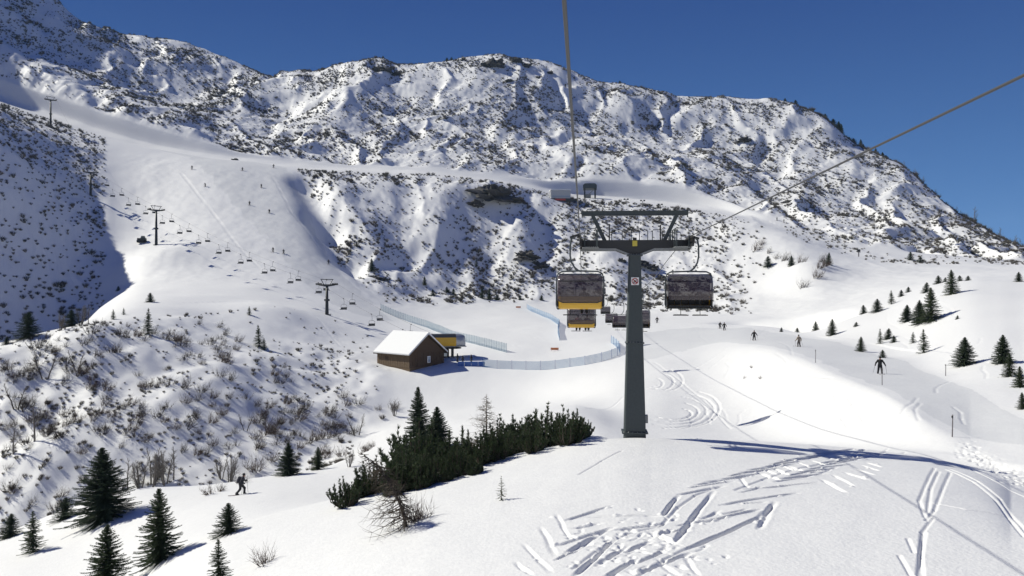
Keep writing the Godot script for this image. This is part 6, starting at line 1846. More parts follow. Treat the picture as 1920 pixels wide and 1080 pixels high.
# trenches in the snow: x, z, x, z, half width, depth
var grooves := [
	[7.00, -31.21, 8.18, -31.70, 0.06, 0.16, 1.00],
	[7.78, -31.61, 8.94, -32.04, 0.06, 0.14, 1.00],
	[7.03, -31.45, 7.13, -31.46, 0.06, -0.03, 0.00],
	[7.39, -31.64, 8.46, -32.26, 0.08, 0.12, 1.00],
	[8.13, -32.09, 9.13, -32.59, 0.06, 0.13, 1.00],
	[8.59, -32.02, 8.57, -32.02, 0.06, -0.06, 0.00],
	[7.88, -32.11, 9.24, -32.61, 0.09, 0.14, 1.00],
	[8.87, -32.47, 10.07, -33.06, 0.08, 0.12, 1.00],
	[9.91, -32.76, 9.90, -32.80, 0.06, -0.04, 0.00],
	[8.57, -32.51, 9.75, -33.05, 0.07, 0.13, 1.00],
	[9.42, -32.89, 10.58, -33.45, 0.08, 0.11, 1.00],
	[8.59, -32.44, 8.52, -32.33, 0.06, -0.06, 0.00],
	[9.09, -33.01, 10.32, -33.83, 0.06, 0.16, 1.00],
	[10.01, -33.62, 11.18, -34.33, 0.09, 0.14, 1.00],
	[10.29, -33.76, 10.22, -33.86, 0.06, -0.05, 0.00],
	[9.69, -33.59, 11.04, -34.34, 0.07, 0.16, 1.00],
	[10.70, -34.13, 11.99, -34.86, 0.09, 0.14, 1.00],
	[10.86, -34.30, 10.80, -34.24, 0.06, -0.04, 0.00],
	[10.24, -34.21, 11.77, -35.01, 0.08, 0.16, 1.00],
	[11.38, -34.82, 12.80, -35.63, 0.09, 0.13, 1.00],
	[12.17, -35.33, 12.11, -35.31, 0.06, -0.07, 0.00],
	[11.06, -34.76, 12.42, -35.78, 0.07, 0.14, 1.00],
	[11.95, -35.52, 13.34, -36.42, 0.06, 0.15, 1.00],
	[11.68, -35.38, 11.68, -35.27, 0.06, -0.06, 0.00],
	[11.60, -35.44, 13.14, -36.71, 0.06, 0.14, 1.00],
	[12.62, -36.36, 14.09, -37.46, 0.07, 0.12, 1.00],
	[13.03, -36.45, 13.11, -36.50, 0.06, -0.07, 0.00],
	[12.27, -36.28, 13.85, -37.53, 0.06, 0.12, 1.00],
	[13.42, -37.12, 14.94, -38.38, 0.09, 0.16, 1.00],
	[12.62, -36.53, 12.57, -36.62, 0.06, -0.07, 0.00],
	[13.11, -37.09, 14.87, -38.54, 0.08, 0.15, 1.00],
	[14.33, -38.09, 16.00, -39.50, 0.09, 0.15, 1.00],
	[13.62, -37.25, 13.70, -37.29, 0.06, -0.05, 0.00],
	[14.01, -37.98, 15.77, -39.55, 0.07, 0.15, 1.00],
	[15.23, -39.12, 16.94, -40.61, 0.08, 0.11, 1.00],
	[13.87, -38.18, 13.79, -38.08, 0.06, -0.06, 0.00],
	[14.75, -39.07, 16.87, -40.85, 0.06, 0.12, 1.00],
	[16.26, -40.27, 18.27, -42.04, 0.07, 0.14, 1.00],
	[17.97, -41.52, 17.96, -41.58, 0.06, -0.06, 0.00],
	[10.55, -31.77, 11.62, -32.33, 0.09, 0.12, 1.00],
	[11.26, -32.10, 12.28, -32.70, 0.07, 0.14, 1.00],
	[10.43, -31.65, 10.39, -31.67, 0.06, -0.03, 0.00],
	[10.99, -32.31, 12.32, -32.93, 0.09, 0.16, 1.00],
	[11.99, -32.74, 13.21, -33.32, 0.07, 0.16, 1.00],
	[12.47, -33.26, 12.52, -33.29, 0.06, -0.04, 0.00],
	[11.49, -32.88, 12.60, -33.61, 0.07, 0.15, 1.00],
	[12.29, -33.32, 13.30, -34.01, 0.07, 0.14, 1.00],
	[13.15, -33.98, 13.14, -34.05, 0.06, -0.06, 0.00],
	[12.13, -33.53, 13.25, -34.23, 0.07, 0.13, 1.00],
	[12.94, -33.98, 14.08, -34.62, 0.08, 0.12, 1.00],
	[13.25, -34.05, 13.28, -34.06, 0.06, -0.06, 0.00],
	[12.76, -34.19, 14.31, -35.26, 0.07, 0.12, 1.00],
	[13.87, -34.91, 15.37, -35.94, 0.07, 0.11, 1.00],
	[13.53, -34.45, 13.51, -34.55, 0.06, -0.05, 0.00],
	[13.31, -34.94, 14.55, -35.94, 0.07, 0.13, 1.00],
	[14.21, -35.67, 15.42, -36.60, 0.07, 0.11, 1.00],
	[14.75, -35.99, 14.80, -36.02, 0.06, -0.05, 0.00],
	[14.08, -35.73, 15.55, -37.02, 0.08, 0.13, 1.00],
	[15.17, -36.62, 16.61, -37.84, 0.06, 0.14, 1.00],
	[14.73, -36.11, 14.77, -36.07, 0.06, -0.03, 0.00],
	[14.87, -36.69, 16.49, -38.05, 0.06, 0.12, 1.00],
	[16.01, -37.62, 17.47, -38.89, 0.08, 0.12, 1.00],
	[15.38, -37.37, 15.50, -37.36, 0.06, -0.07, 0.00],
	[15.64, -37.64, 17.22, -39.22, 0.08, 0.15, 1.00],
	[16.75, -38.77, 18.20, -40.21, 0.07, 0.14, 1.00],
	[16.77, -38.84, 16.83, -38.80, 0.06, -0.05, 0.00],
	[16.45, -38.79, 18.08, -40.12, 0.08, 0.14, 1.00],
	[17.60, -39.74, 19.15, -40.90, 0.09, 0.15, 1.00],
	[16.80, -38.78, 16.89, -38.67, 0.06, -0.06, 0.00],
	[17.37, -40.03, 21.14, -45.97, 0.07, 0.15, 1.00],
	[19.96, -44.25, 23.72, -49.93, 0.06, 0.12, 1.00],
	[19.11, -42.46, 19.12, -42.36, 0.06, -0.04, 0.00],
	[12.56, -32.07, 12.57, -30.64, 0.08, 0.09, 1.00],
	[12.51, -31.06, 12.51, -29.64, 0.08, 0.08, 1.00],
	[12.70, -31.18, 12.60, -31.25, 0.06, -0.04, 0.00],
	[13.40, -33.01, 13.38, -31.58, 0.06, 0.09, 1.00],
	[13.43, -32.07, 13.32, -30.76, 0.05, 0.08, 1.00],
	[13.15, -30.64, 13.21, -30.65, 0.06, -0.06, 0.00],
	[14.10, -33.54, 14.24, -32.66, 0.07, 0.08, 1.00],
	[14.24, -32.95, 14.39, -32.17, 0.06, 0.10, 1.00],
	[14.39, -32.49, 14.49, -32.43, 0.06, -0.07, 0.00],
	[14.97, -34.68, 15.08, -33.76, 0.06, 0.09, 1.00],
	[15.06, -34.08, 15.19, -33.17, 0.07, 0.07, 1.00],
	[15.20, -34.53, 15.21, -34.53, 0.06, -0.03, 0.00],
	[15.77, -35.80, 15.84, -34.89, 0.05, 0.07, 1.00],
	[15.77, -35.12, 15.89, -34.31, 0.06, 0.10, 1.00],
	[15.63, -34.73, 15.61, -34.65, 0.06, -0.06, 0.00],
	[16.46, -36.74, 16.49, -35.94, 0.07, 0.09, 1.00],
	[16.50, -36.15, 16.49, -35.40, 0.06, 0.10, 1.00],
	[16.71, -36.18, 16.70, -36.13, 0.06, -0.07, 0.00],
	[10.90, -34.31, 11.00, -33.61, 0.06, 0.09, 1.00],
	[11.01, -33.82, 11.06, -33.15, 0.07, 0.08, 1.00],
	[10.82, -33.89, 10.87, -33.93, 0.06, -0.04, 0.00],
	[11.94, -35.16, 12.09, -34.42, 0.06, 0.07, 1.00],
	[12.06, -34.68, 12.13, -33.95, 0.07, 0.08, 1.00],
	[11.94, -35.15, 12.05, -35.22, 0.06, -0.06, 0.00],
	[13.03, -36.00, 13.11, -35.38, 0.06, 0.07, 1.00],
	[13.11, -35.58, 13.14, -34.99, 0.06, 0.08, 1.00],
	[13.11, -35.86, 13.16, -35.91, 0.06, -0.03, 0.00],
	[13.91, -36.87, 14.03, -36.17, 0.06, 0.08, 1.00],
	[14.01, -36.44, 14.16, -35.81, 0.07, 0.09, 1.00],
	[14.20, -36.06, 14.20, -36.14, 0.06, -0.06, 0.00],
	[9.47, -32.80, 9.29, -31.62, 0.06, 0.06, 1.00],
	[9.35, -31.95, 9.20, -30.78, 0.06, 0.07, 1.00],
	[9.15, -31.71, 9.21, -31.71, 0.06, -0.03, 0.00],
	[10.50, -33.41, 10.62, -32.64, 0.08, 0.16, 1.00],
	[10.65, -32.85, 10.84, -32.16, 0.08, 0.15, 1.00],
	[10.31, -33.42, 10.36, -33.53, 0.06, -0.05, 0.00],
	[11.40, -34.34, 11.53, -33.53, 0.08, 0.12, 1.00],
	[11.44, -33.76, 11.54, -33.08, 0.07, 0.16, 1.00],
	[11.41, -33.79, 11.31, -33.75, 0.06, -0.04, 0.00],
	[12.21, -34.94, 12.34, -34.36, 0.06, 0.15, 1.00],
	[12.32, -34.50, 12.42, -33.97, 0.09, 0.14, 1.00],
	[12.23, -34.50, 12.22, -34.40, 0.06, -0.04, 0.00],
	[9.06, -30.61, 10.89, -31.07, 0.08, 0.15, 1.00],
	[10.30, -30.95, 12.14, -31.44, 0.06, 0.12, 1.00],
	[10.52, -31.10, 10.62, -31.05, 0.06, -0.03, 0.00],
	[7.52, -28.46, 9.40, -29.24, 0.09, 0.14, 1.00],
	[8.90, -28.97, 10.71, -29.77, 0.08, 0.16, 1.00],
	[9.84, -29.21, 9.94, -29.22, 0.06, -0.05, 0.00],
	[6.31, -26.38, 7.69, -27.11, 0.07, 0.11, 1.00],
	[7.25, -26.87, 8.66, -27.63, 0.08, 0.15, 1.00],
	[7.35, -26.84, 7.24, -26.72, 0.06, -0.07, 0.00],
	[5.32, -23.87, 7.27, -25.61, 0.09, 0.13, 1.00],
	[6.67, -25.11, 8.56, -26.80, 0.08, 0.14, 1.00],
	[6.88, -25.36, 6.97, -25.45, 0.06, -0.03, 0.00],
	[7.85, -25.29, 8.79, -27.16, 0.09, 0.11, 1.00],
	[8.46, -26.68, 9.43, -28.45, 0.08, 0.14, 1.00],
	[8.08, -25.89, 7.99, -26.01, 0.06, -0.05, 0.00],
	[4.94, -24.36, 6.60, -27.95, 0.09, 0.15, 1.00],
	[6.09, -26.92, 7.74, -30.44, 0.08, 0.12, 1.00],
	[5.98, -26.70, 6.09, -26.61, 0.06, -0.06, 0.00],
	[6.39, -30.21, 7.58, -30.78, 0.09, 0.15, 1.00],
	[7.24, -30.69, 8.33, -31.23, 0.09, 0.12, 1.00],
	[7.90, -31.06, 7.96, -31.05, 0.06, -0.06, 0.00],
	[5.23, -27.47, 5.83, -29.00, 0.08, 0.16, 1.00],
	[5.64, -28.59, 6.29, -29.99, 0.07, 0.14, 1.00],
	[5.19, -27.50, 5.15, -27.60, 0.06, -0.06, 0.00],
	[2.80, -27.96, 4.21, -27.55, 0.09, 0.13, 1.00],
	[3.75, -27.70, 5.13, -27.38, 0.07, 0.15, 1.00],
	[3.67, -27.87, 3.63, -27.86, 0.06, -0.04, 0.00],
	[1.95, -27.99, 3.03, -28.68, 0.09, 0.16, 1.00],
	[2.65, -28.54, 3.64, -29.14, 0.07, 0.11, 1.00],
	[3.44, -28.84, 3.55, -28.84, 0.06, -0.06, 0.00],
	[1.43, -25.39, 2.61, -26.09, 0.09, 0.11, 1.00],
	[2.29, -25.88, 3.34, -26.45, 0.09, 0.15, 1.00],
	[2.75, -26.17, 2.84, -26.16, 0.06, -0.05, 0.00],
	[1.33, -24.17, 2.15, -24.90, 0.06, 0.15, 1.00],
	[1.86, -24.64, 2.57, -25.40, 0.09, 0.14, 1.00],
	[2.05, -24.84, 1.99, -24.86, 0.06, -0.03, 0.00],
	[1.75, -22.63, 2.73, -24.34, 0.09, 0.14, 1.00],
	[2.45, -23.86, 3.30, -25.39, 0.07, 0.16, 1.00],
	[2.54, -24.47, 2.47, -24.53, 0.06, -0.05, 0.00],
	[3.52, -26.18, 4.35, -26.30, 0.08, 0.16, 1.00],
	[4.17, -26.26, 4.93, -26.39, 0.09, 0.12, 1.00],
	[4.00, -26.27, 3.98, -26.19, 0.06, -0.06, 0.00],
	[3.58, -22.19, 4.57, -22.92, 0.08, 0.11, 1.00],
	[4.25, -22.74, 5.26, -23.41, 0.08, 0.16, 1.00],
	[3.53, -22.33, 3.58, -22.36, 0.06, -0.07, 0.00],
	[5.09, -23.22, 5.08, -22.22, 0.07, 0.06, 1.00],
	[5.05, -22.49, 5.10, -21.54, 0.06, 0.06, 1.00],
	[5.17, -22.91, 5.06, -22.95, 0.06, -0.04, 0.00],
	[1.01, -27.45, 1.29, -25.74, 0.07, 0.07, 1.00],
	[1.16, -26.26, 1.37, -24.56, 0.08, 0.05, 1.00],
	[1.42, -25.62, 1.35, -25.50, 0.06, -0.05, 0.00],
	[0.40, -25.95, 0.88, -24.26, 0.06, 0.06, 1.00],
	[0.74, -24.73, 1.19, -23.15, 0.07, 0.06, 1.00],
	[0.81, -24.52, 0.75, -24.49, 0.06, -0.05, 0.00],
	[0.13, -24.46, 0.37, -23.68, 0.06, 0.07, 1.00],
	[0.31, -23.97, 0.60, -23.23, 0.06, 0.06, 1.00],
	[0.39, -23.85, 0.42, -23.83, 0.06, -0.03, 0.00],
	[1.62, -28.82, 1.82, -27.03, 0.06, 0.06, 1.00],
	[1.70, -27.55, 1.91, -25.89, 0.05, 0.07, 1.00],
	[1.51, -28.42, 1.42, -28.52, 0.06, -0.05, 0.00],
	[2.17, -26.90, 2.68, -26.95, 0.09, 0.16, 1.00],
	[2.56, -27.01, 3.00, -27.10, 0.09, 0.11, 1.00],
	[2.67, -27.13, 2.64, -27.15, 0.06, -0.05, 0.00],
	[1.71, -24.71, 2.47, -25.56, 0.08, 0.15, 1.00],
	[2.27, -25.37, 3.04, -26.15, 0.09, 0.12, 1.00],
	[2.20, -25.24, 2.10, -25.32, 0.06, -0.03, 0.00],
	[2.52, -23.29, 3.14, -24.04, 0.09, 0.12, 1.00],
	[2.96, -23.81, 3.53, -24.45, 0.08, 0.15, 1.00],
	[2.85, -23.66, 2.76, -23.58, 0.06, -0.04, 0.00],
	[3.51, -22.95, 4.17, -23.46, 0.08, 0.14, 1.00],
	[4.00, -23.30, 4.64, -23.89, 0.08, 0.11, 1.00],
	[3.41, -23.12, 3.52, -23.04, 0.06, -0.05, 0.00],
	[4.24, -22.65, 4.46, -22.09, 0.07, 0.05, 1.00],
	[4.37, -22.31, 4.56, -21.68, 0.08, 0.05, 1.00],
	[4.68, -21.66, 4.78, -21.64, 0.06, -0.06, 0.00],
	[3.34, -24.00, 3.97, -24.48, 0.08, 0.14, 1.00],
	[3.75, -24.35, 4.33, -24.81, 0.08, 0.13, 1.00],
	[3.35, -24.11, 3.38, -24.22, 0.06, -0.04, 0.00],
	[4.49, -25.73, 4.81, -25.02, 0.09, 0.15, 1.00],
	[4.71, -25.28, 5.03, -24.65, 0.09, 0.16, 1.00],
	[4.83, -25.21, 4.80, -25.29, 0.06, -0.03, 0.00],
	[2.65, -22.26, 3.32, -22.97, 0.09, 0.16, 1.00],
	[3.08, -22.71, 3.71, -23.34, 0.08, 0.16, 1.00],
	[3.44, -22.87, 3.33, -22.93, 0.06, -0.04, 0.00],
	[1.81, -23.24, 2.80, -24.65, 0.06, 0.07, 0.00],
	[2.80, -24.65, 3.75, -25.71, 0.06, 0.07, 0.00],
	[3.75, -25.71, 4.94, -26.20, 0.06, 0.07, 0.00],
	[4.94, -26.20, 5.98, -28.43, 0.06, 0.07, 0.00],
	[5.98, -28.43, 6.94, -29.95, 0.06, 0.07, 0.00],
	[6.94, -29.95, 8.21, -31.11, 0.06, 0.07, 0.00],
	[3.52, -21.98, 4.43, -23.03, 0.06, 0.07, 0.00],
	[4.43, -23.03, 5.38, -23.95, 0.06, 0.07, 0.00],
	[5.38, -23.95, 6.71, -25.08, 0.06, 0.07, 0.00],
	[6.71, -25.08, 8.26, -26.59, 0.06, 0.07, 0.00],
	[8.26, -26.59, 9.25, -28.16, 0.06, 0.07, 0.00],
	[8.59, -30.47, 10.23, -32.20, 0.06, 0.07, 0.00],
	[10.23, -32.20, 12.37, -34.31, 0.06, 0.07, 0.00],
	[12.37, -34.31, 15.16, -36.91, 0.06, 0.07, 0.00],
	[15.16, -36.91, 18.37, -39.85, 0.06, 0.07, 0.00],
	[18.37, -39.85, 23.01, -46.34, 0.06, 0.07, 0.00],
	[4.59, -24.36, 4.81, -24.36, 0.06, 0.07, 1.00],
	[4.62, -24.65, 4.81, -24.36, 0.06, 0.03, 1.00],
	[3.86, -26.10, 4.09, -25.85, 0.06, 0.07, 1.00],
	[2.64, -25.54, 2.80, -25.82, 0.06, 0.08, 1.00],
	[6.20, -22.97, 6.18, -22.73, 0.06, 0.08, 1.00],
	[6.20, -22.97, 6.26, -22.87, 0.06, 0.04, 1.00],
	[4.74, -22.50, 4.84, -22.18, 0.06, 0.05, 1.00],
	[2.50, -23.74, 2.51, -23.77, 0.06, 0.04, 1.00],
	[3.72, -27.08, 3.98, -27.19, 0.06, 0.04, 1.00],
	[4.25, -23.57, 4.55, -23.80, 0.06, 0.07, 1.00],
	[2.81, -22.43, 3.01, -22.17, 0.06, 0.03, 1.00],
	[2.81, -22.24, 3.01, -22.17, 0.06, 0.04, 1.00],
	[4.36, -23.99, 4.61, -23.84, 0.06, 0.05, 1.00],
	[5.64, -22.31, 5.73, -22.38, 0.06, 0.04, 1.00],
	[4.04, -25.29, 4.20, -25.64, 0.06, 0.07, 1.00],
	[4.20, -25.64, 4.27, -25.66, 0.06, 0.04, 1.00],
	[4.64, -22.43, 4.88, -22.09, 0.06, 0.06, 1.00],
	[3.08, -23.51, 3.14, -23.58, 0.06, 0.07, 1.00],
	[4.26, -24.45, 4.35, -24.51, 0.06, 0.05, 1.00],
	[4.35, -24.51, 4.51, -24.30, 0.06, 0.04, 1.00],
	[3.45, -23.73, 3.46, -23.63, 0.06, 0.06, 1.00],
	[3.42, -23.03, 3.58, -23.23, 0.06, 0.04, 1.00],
	[1.88, -23.47, 2.01, -23.58, 0.06, 0.08, 1.00],
	[1.83, -23.81, 2.01, -23.58, 0.06, 0.05, 1.00],
	[3.63, -26.04, 3.92, -25.87, 0.06, 0.07, 1.00],
	[5.38, -26.71, 5.59, -27.03, 0.06, 0.08, 1.00],
	[5.66, -22.66, 5.69, -22.70, 0.06, 0.05, 1.00],
	[5.68, -22.83, 5.66, -22.66, 0.06, 0.05, 1.00],
	[4.24, -25.11, 4.35, -24.84, 0.06, 0.03, 1.00],
	[3.68, -24.95, 4.00, -25.17, 0.06, 0.04, 1.00],
	[4.00, -25.22, 4.00, -25.17, 0.06, 0.04, 1.00],
	[3.30, -24.37, 3.38, -24.73, 0.06, 0.08, 1.00],
	[1.64, -23.50, 1.72, -23.45, 0.06, 0.05, 1.00],
	[3.45, -25.67, 3.69, -25.58, 0.06, 0.03, 1.00],
	[3.69, -25.58, 3.84, -25.74, 0.06, 0.04, 1.00],
	[4.49, -23.62, 4.78, -23.39, 0.06, 0.04, 1.00],
	[2.86, -26.09, 3.23, -26.28, 0.06, 0.04, 1.00],
	[2.50, -25.15, 2.49, -24.97, 0.06, 0.05, 1.00],
	[2.50, -25.15, 2.52, -25.02, 0.06, 0.05, 1.00],
	[3.82, -24.39, 4.03, -24.05, 0.06, 0.06, 1.00],
	[4.19, -21.83, 4.37, -21.50, 0.06, 0.03, 1.00],
	[3.04, -25.57, 3.20, -25.29, 0.06, 0.05, 1.00],
	[2.97, -25.24, 3.20, -25.29, 0.06, 0.04, 1.00],
	[3.52, -25.33, 3.82, -25.28, 0.06, 0.07, 1.00],
	[3.58, -23.59, 3.59, -23.35, 0.06, 0.06, 1.00],
	[4.38, -22.95, 4.63, -22.95, 0.06, 0.03, 1.00],
	[4.24, -23.01, 4.38, -22.95, 0.06, 0.06, 1.00],
	[4.86, -24.66, 5.22, -24.93, 0.06, 0.03, 1.00],
	[5.26, -27.27, 5.36, -27.08, 0.06, 0.06, 1.00],
	[2.34, -26.70, 2.34, -26.33, 0.06, 0.05, 1.00],
	[2.06, -26.30, 2.34, -26.33, 0.06, 0.07, 1.00],
	[2.60, -23.09, 2.68, -23.15, 0.06, 0.04, 1.00],
	[4.52, -24.03, 4.74, -24.07, 0.06, 0.08, 1.00],
	[4.52, -24.03, 4.58, -23.84, 0.06, 0.06, 1.00],
	[4.63, -24.14, 4.75, -24.34, 0.06, 0.05, 1.00],
	[3.08, -24.24, 3.28, -24.36, 0.06, 0.08, 1.00],
	[5.41, -23.45, 5.77, -23.73, 0.06, 0.04, 1.00],
	[5.77, -23.91, 5.77, -23.73, 0.06, 0.05, 1.00],
	[5.13, -24.30, 5.18, -24.11, 0.06, 0.03, 1.00],
	[4.56, -26.38, 4.74, -26.71, 0.06, 0.07, 1.00],
	[4.46, -22.68, 4.71, -22.93, 0.06, 0.04, 1.00],
	[4.31, -22.82, 4.46, -22.68, 0.06, 0.04, 1.00],
	[4.29, -25.48, 4.40, -25.29, 0.06, 0.04, 1.00],
	[3.08, -25.10, 3.07, -24.83, 0.06, 0.07, 1.00],
	[2.74, -24.44, 2.75, -24.17, 0.06, 0.04, 1.00],
	[2.75, -24.17, 2.97, -24.16, 0.06, 0.06, 1.00],
	[3.64, -26.92, 3.77, -26.92, 0.06, 0.06, 1.00],
	[4.29, -26.65, 4.39, -26.65, 0.06, 0.05, 1.00],
	[2.44, -23.73, 2.59, -23.80, 0.06, 0.03, 1.00],
	[2.59, -23.80, 2.80, -23.79, 0.06, 0.03, 1.00],
	[4.60, -23.00, 4.85, -23.18, 0.06, 0.05, 1.00],
	[5.71, -27.63, 5.68, -27.20, 0.06, 0.07, 1.00],
	[5.15, -23.03, 5.40, -22.67, 0.06, 0.04, 1.00],
	[5.15, -23.03, 5.40, -23.08, 0.06, 0.08, 1.00],
	[5.48, -25.55, 5.72, -25.79, 0.06, 0.07, 1.00],
	[3.85, -27.32, 4.09, -27.28, 0.06, 0.04, 1.00],
	[4.71, -27.54, 4.71, -27.53, 0.06, 0.04, 1.00],
	[4.71, -27.53, 4.84, -27.47, 0.06, 0.04, 1.00],
	[2.36, -24.62, 2.64, -24.46, 0.06, 0.07, 1.00],
	[2.97, -24.56, 3.27, -24.31, 0.06, 0.04, 1.00],
	[2.39, -23.87, 2.65, -23.85, 0.06, 0.07, 1.00],
	[2.39, -23.87, 2.43, -24.07, 0.06, 0.06, 1.00],
	[4.59, -25.73, 4.65, -25.80, 0.06, 0.05, 1.00],
	[3.08, -23.92, 3.30, -23.87, 0.06, 0.03, 1.00],
	[4.18, -25.06, 4.40, -25.07, 0.06, 0.06, 1.00],
	[4.18, -25.06, 4.36, -24.96, 0.06, 0.07, 1.00],
	[3.81, -27.86, 3.96, -27.78, 0.06, 0.03, 1.00],
	[3.09, -23.88, 3.14, -23.96, 0.06, 0.06, 1.00],
	[4.54, -24.65, 4.86, -24.69, 0.06, 0.03, 1.00],
	[4.86, -24.69, 5.06, -24.51, 0.06, 0.08, 1.00],
	[1.83, -26.01, 1.92, -25.90, 0.06, 0.08, 1.00],
	[3.80, -26.16, 4.04, -25.87, 0.06, 0.04, 1.00],
	[5.66, -25.66, 5.72, -25.64, 0.06, 0.06, 1.00],
	[5.62, -25.47, 5.72, -25.64, 0.06, 0.05, 1.00],
	[3.78, -22.25, 3.97, -22.23, 0.06, 0.06, 1.00],
	[4.88, -23.84, 5.03, -24.18, 0.06, 0.04, 1.00],
	[4.03, -24.76, 4.22, -24.65, 0.06, 0.03, 1.00],
	[1.90, -26.23, 2.14, -25.85, 0.06, 0.05, 1.00],
	[1.70, -26.34, 1.90, -26.23, 0.06, 0.03, 1.00],
	[4.20, -26.71, 4.33, -26.75, 0.06, 0.06, 1.00],
	[3.02, -26.23, 3.22, -26.31, 0.06, 0.06, 1.00],
	[2.95, -25.17, 3.00, -25.34, 0.06, 0.03, 1.00],
	[2.95, -25.17, 3.07, -25.29, 0.06, 0.08, 1.00],
	[3.35, -23.34, 3.40, -23.02, 0.06, 0.03, 1.00],
	[4.23, -21.83, 4.33, -21.79, 0.06, 0.07, 1.00],
	[4.51, -28.19, 4.67, -28.11, 0.06, 0.08, 1.00],
	[4.52, -28.54, 4.51, -28.19, 0.06, 0.06, 1.00],
	[4.61, -24.99, 4.78, -24.77, 0.06, 0.03, 1.00],
	[5.02, -26.91, 5.11, -26.89, 0.06, 0.03, 1.00],
	[3.41, -25.56, 3.56, -25.32, 0.06, 0.07, 1.00],
	[3.41, -25.56, 3.60, -25.23, 0.06, 0.06, 1.00],
	[3.83, -23.24, 3.91, -23.39, 0.06, 0.05, 1.00],
	[2.38, -27.13, 2.44, -27.02, 0.06, 0.03, 1.00],
	[5.80, -23.95, 5.93, -24.11, 0.06, 0.05, 1.00],
	[5.80, -23.95, 5.92, -23.94, 0.06, 0.08, 1.00],
	[3.44, -25.63, 3.47, -25.81, 0.06, 0.06, 1.00],
	[3.28, -22.45, 3.47, -22.10, 0.06, 0.06, 1.00],
	[3.49, -23.88, 3.81, -24.10, 0.06, 0.08, 1.00],
	[3.49, -23.88, 3.60, -23.79, 0.06, 0.04, 1.00],
	[3.22, -24.78, 3.49, -24.85, 0.06, 0.05, 1.00],
	[4.66, -22.45, 4.76, -22.33, 0.06, 0.04, 1.00],
	[1.81, -24.51, 2.05, -24.66, 0.06, 0.07, 1.00],
	[1.59, -24.63, 1.81, -24.51, 0.06, 0.07, 1.00],
	[2.37, -23.22, 2.65, -23.23, 0.06, 0.03, 1.00],
	[2.27, -25.25, 2.47, -25.50, 0.06, 0.04, 1.00],
	[3.84, -23.95, 4.07, -23.72, 0.06, 0.07, 1.00],
	[4.07, -23.72, 4.23, -23.51, 0.06, 0.03, 1.00],
	[3.83, -26.18, 4.09, -26.27, 0.06, 0.05, 1.00],
	[3.61, -22.54, 3.93, -22.61, 0.06, 0.07, 1.00],
	[2.99, -23.51, 3.14, -23.30, 0.06, 0.06, 1.00],
	[2.99, -23.51, 3.11, -23.25, 0.06, 0.07, 1.00],
	[2.57, -24.93, 2.87, -24.68, 0.06, 0.03, 1.00],
	[3.01, -25.67, 3.01, -25.37, 0.06, 0.06, 1.00],
	[3.98, -24.97, 4.19, -25.22, 0.06, 0.03, 1.00],
	[4.25, -23.11, 4.40, -22.93, 0.06, 0.06, 1.00],
	[3.04, -24.88, 3.12, -24.95, 0.06, 0.07, 1.00],
	[3.12, -24.95, 3.26, -25.11, 0.06, 0.03, 1.00],
	[4.58, -23.80, 4.75, -24.01, 0.06, 0.03, 1.00],
	[14.76, -37.40, 16.17, -38.82, 0.06, 0.07, 1.00],
	[15.72, -38.32, 17.16, -39.66, 0.07, 0.09, 1.00],
	[15.17, -37.59, 15.28, -37.54, 0.06, -0.06, 0.00],
	[4.74, -25.54, 5.50, -25.67, 0.06, 0.08, 1.00],
	[4.72, -26.39, 5.27, -26.61, 0.06, 0.08, 1.00],
	[6.42, -26.75, 6.90, -27.25, 0.06, 0.07, 1.00],
	[6.77, -27.06, 7.19, -27.67, 0.07, 0.09, 1.00],
	[6.20, -26.86, 6.28, -26.90, 0.06, -0.04, 0.00],
	[12.83, -33.22, 13.76, -34.25, 0.07, 0.07, 1.00],
	[13.48, -33.99, 14.37, -34.98, 0.05, 0.07, 1.00],
	[13.83, -34.25, 13.76, -34.19, 0.06, -0.04, 0.00],
	[12.80, -34.60, 13.94, -35.61, 0.07, 0.08, 1.00],
	[13.62, -35.23, 14.77, -36.26, 0.07, 0.07, 1.00],
	[14.59, -36.30, 14.50, -36.26, 0.06, -0.05, 0.00],
	[6.04, -26.47, 6.63, -26.60, 0.07, 0.09, 1.00],
	[6.45, -26.61, 7.01, -26.65, 0.06, 0.08, 1.00],
	[6.72, -26.40, 6.84, -26.49, 0.06, -0.07, 0.00],
	[8.16, -28.43, 8.73, -28.47, 0.05, 0.10, 1.00],
	[8.59, -28.47, 9.15, -28.52, 0.06, 0.08, 1.00],
	[8.31, -28.43, 8.32, -28.46, 0.06, -0.07, 0.00],
	[5.46, -26.16, 5.98, -26.45, 0.06, 0.08, 1.00],
	[5.82, -26.32, 6.34, -26.53, 0.07, 0.07, 1.00],
	[6.30, -26.24, 6.31, -26.19, 0.06, -0.07, 0.00],
	[13.92, -35.90, 14.83, -36.81, 0.07, 0.08, 1.00],
	[14.57, -36.54, 15.32, -37.29, 0.05, 0.08, 1.00],
	[14.34, -36.19, 14.33, -36.19, 0.06, -0.05, 0.00],
	[4.86, -25.40, 5.43, -25.68, 0.06, 0.10, 1.00],
	[5.24, -25.58, 5.85, -26.00, 0.05, 0.07, 1.00],
	[5.02, -25.72, 5.04, -25.72, 0.06, -0.05, 0.00],
	[7.14, -27.19, 7.86, -27.50, 0.07, 0.08, 1.00],
	[7.63, -27.40, 8.24, -27.71, 0.06, 0.09, 1.00],
	[7.20, -27.21, 7.19, -27.15, 0.06, -0.06, 0.00],
	[8.66, -30.05, 9.37, -30.54, 0.06, 0.07, 1.00],
	[9.16, -30.37, 9.76, -30.99, 0.07, 0.07, 1.00],
	[9.49, -30.79, 9.48, -30.73, 0.06, -0.05, 0.00],
	[4.43, -25.20, 4.96, -25.60, 0.07, 0.09, 1.00],
	[4.83, -25.49, 5.23, -25.78, 0.06, 0.09, 1.00],
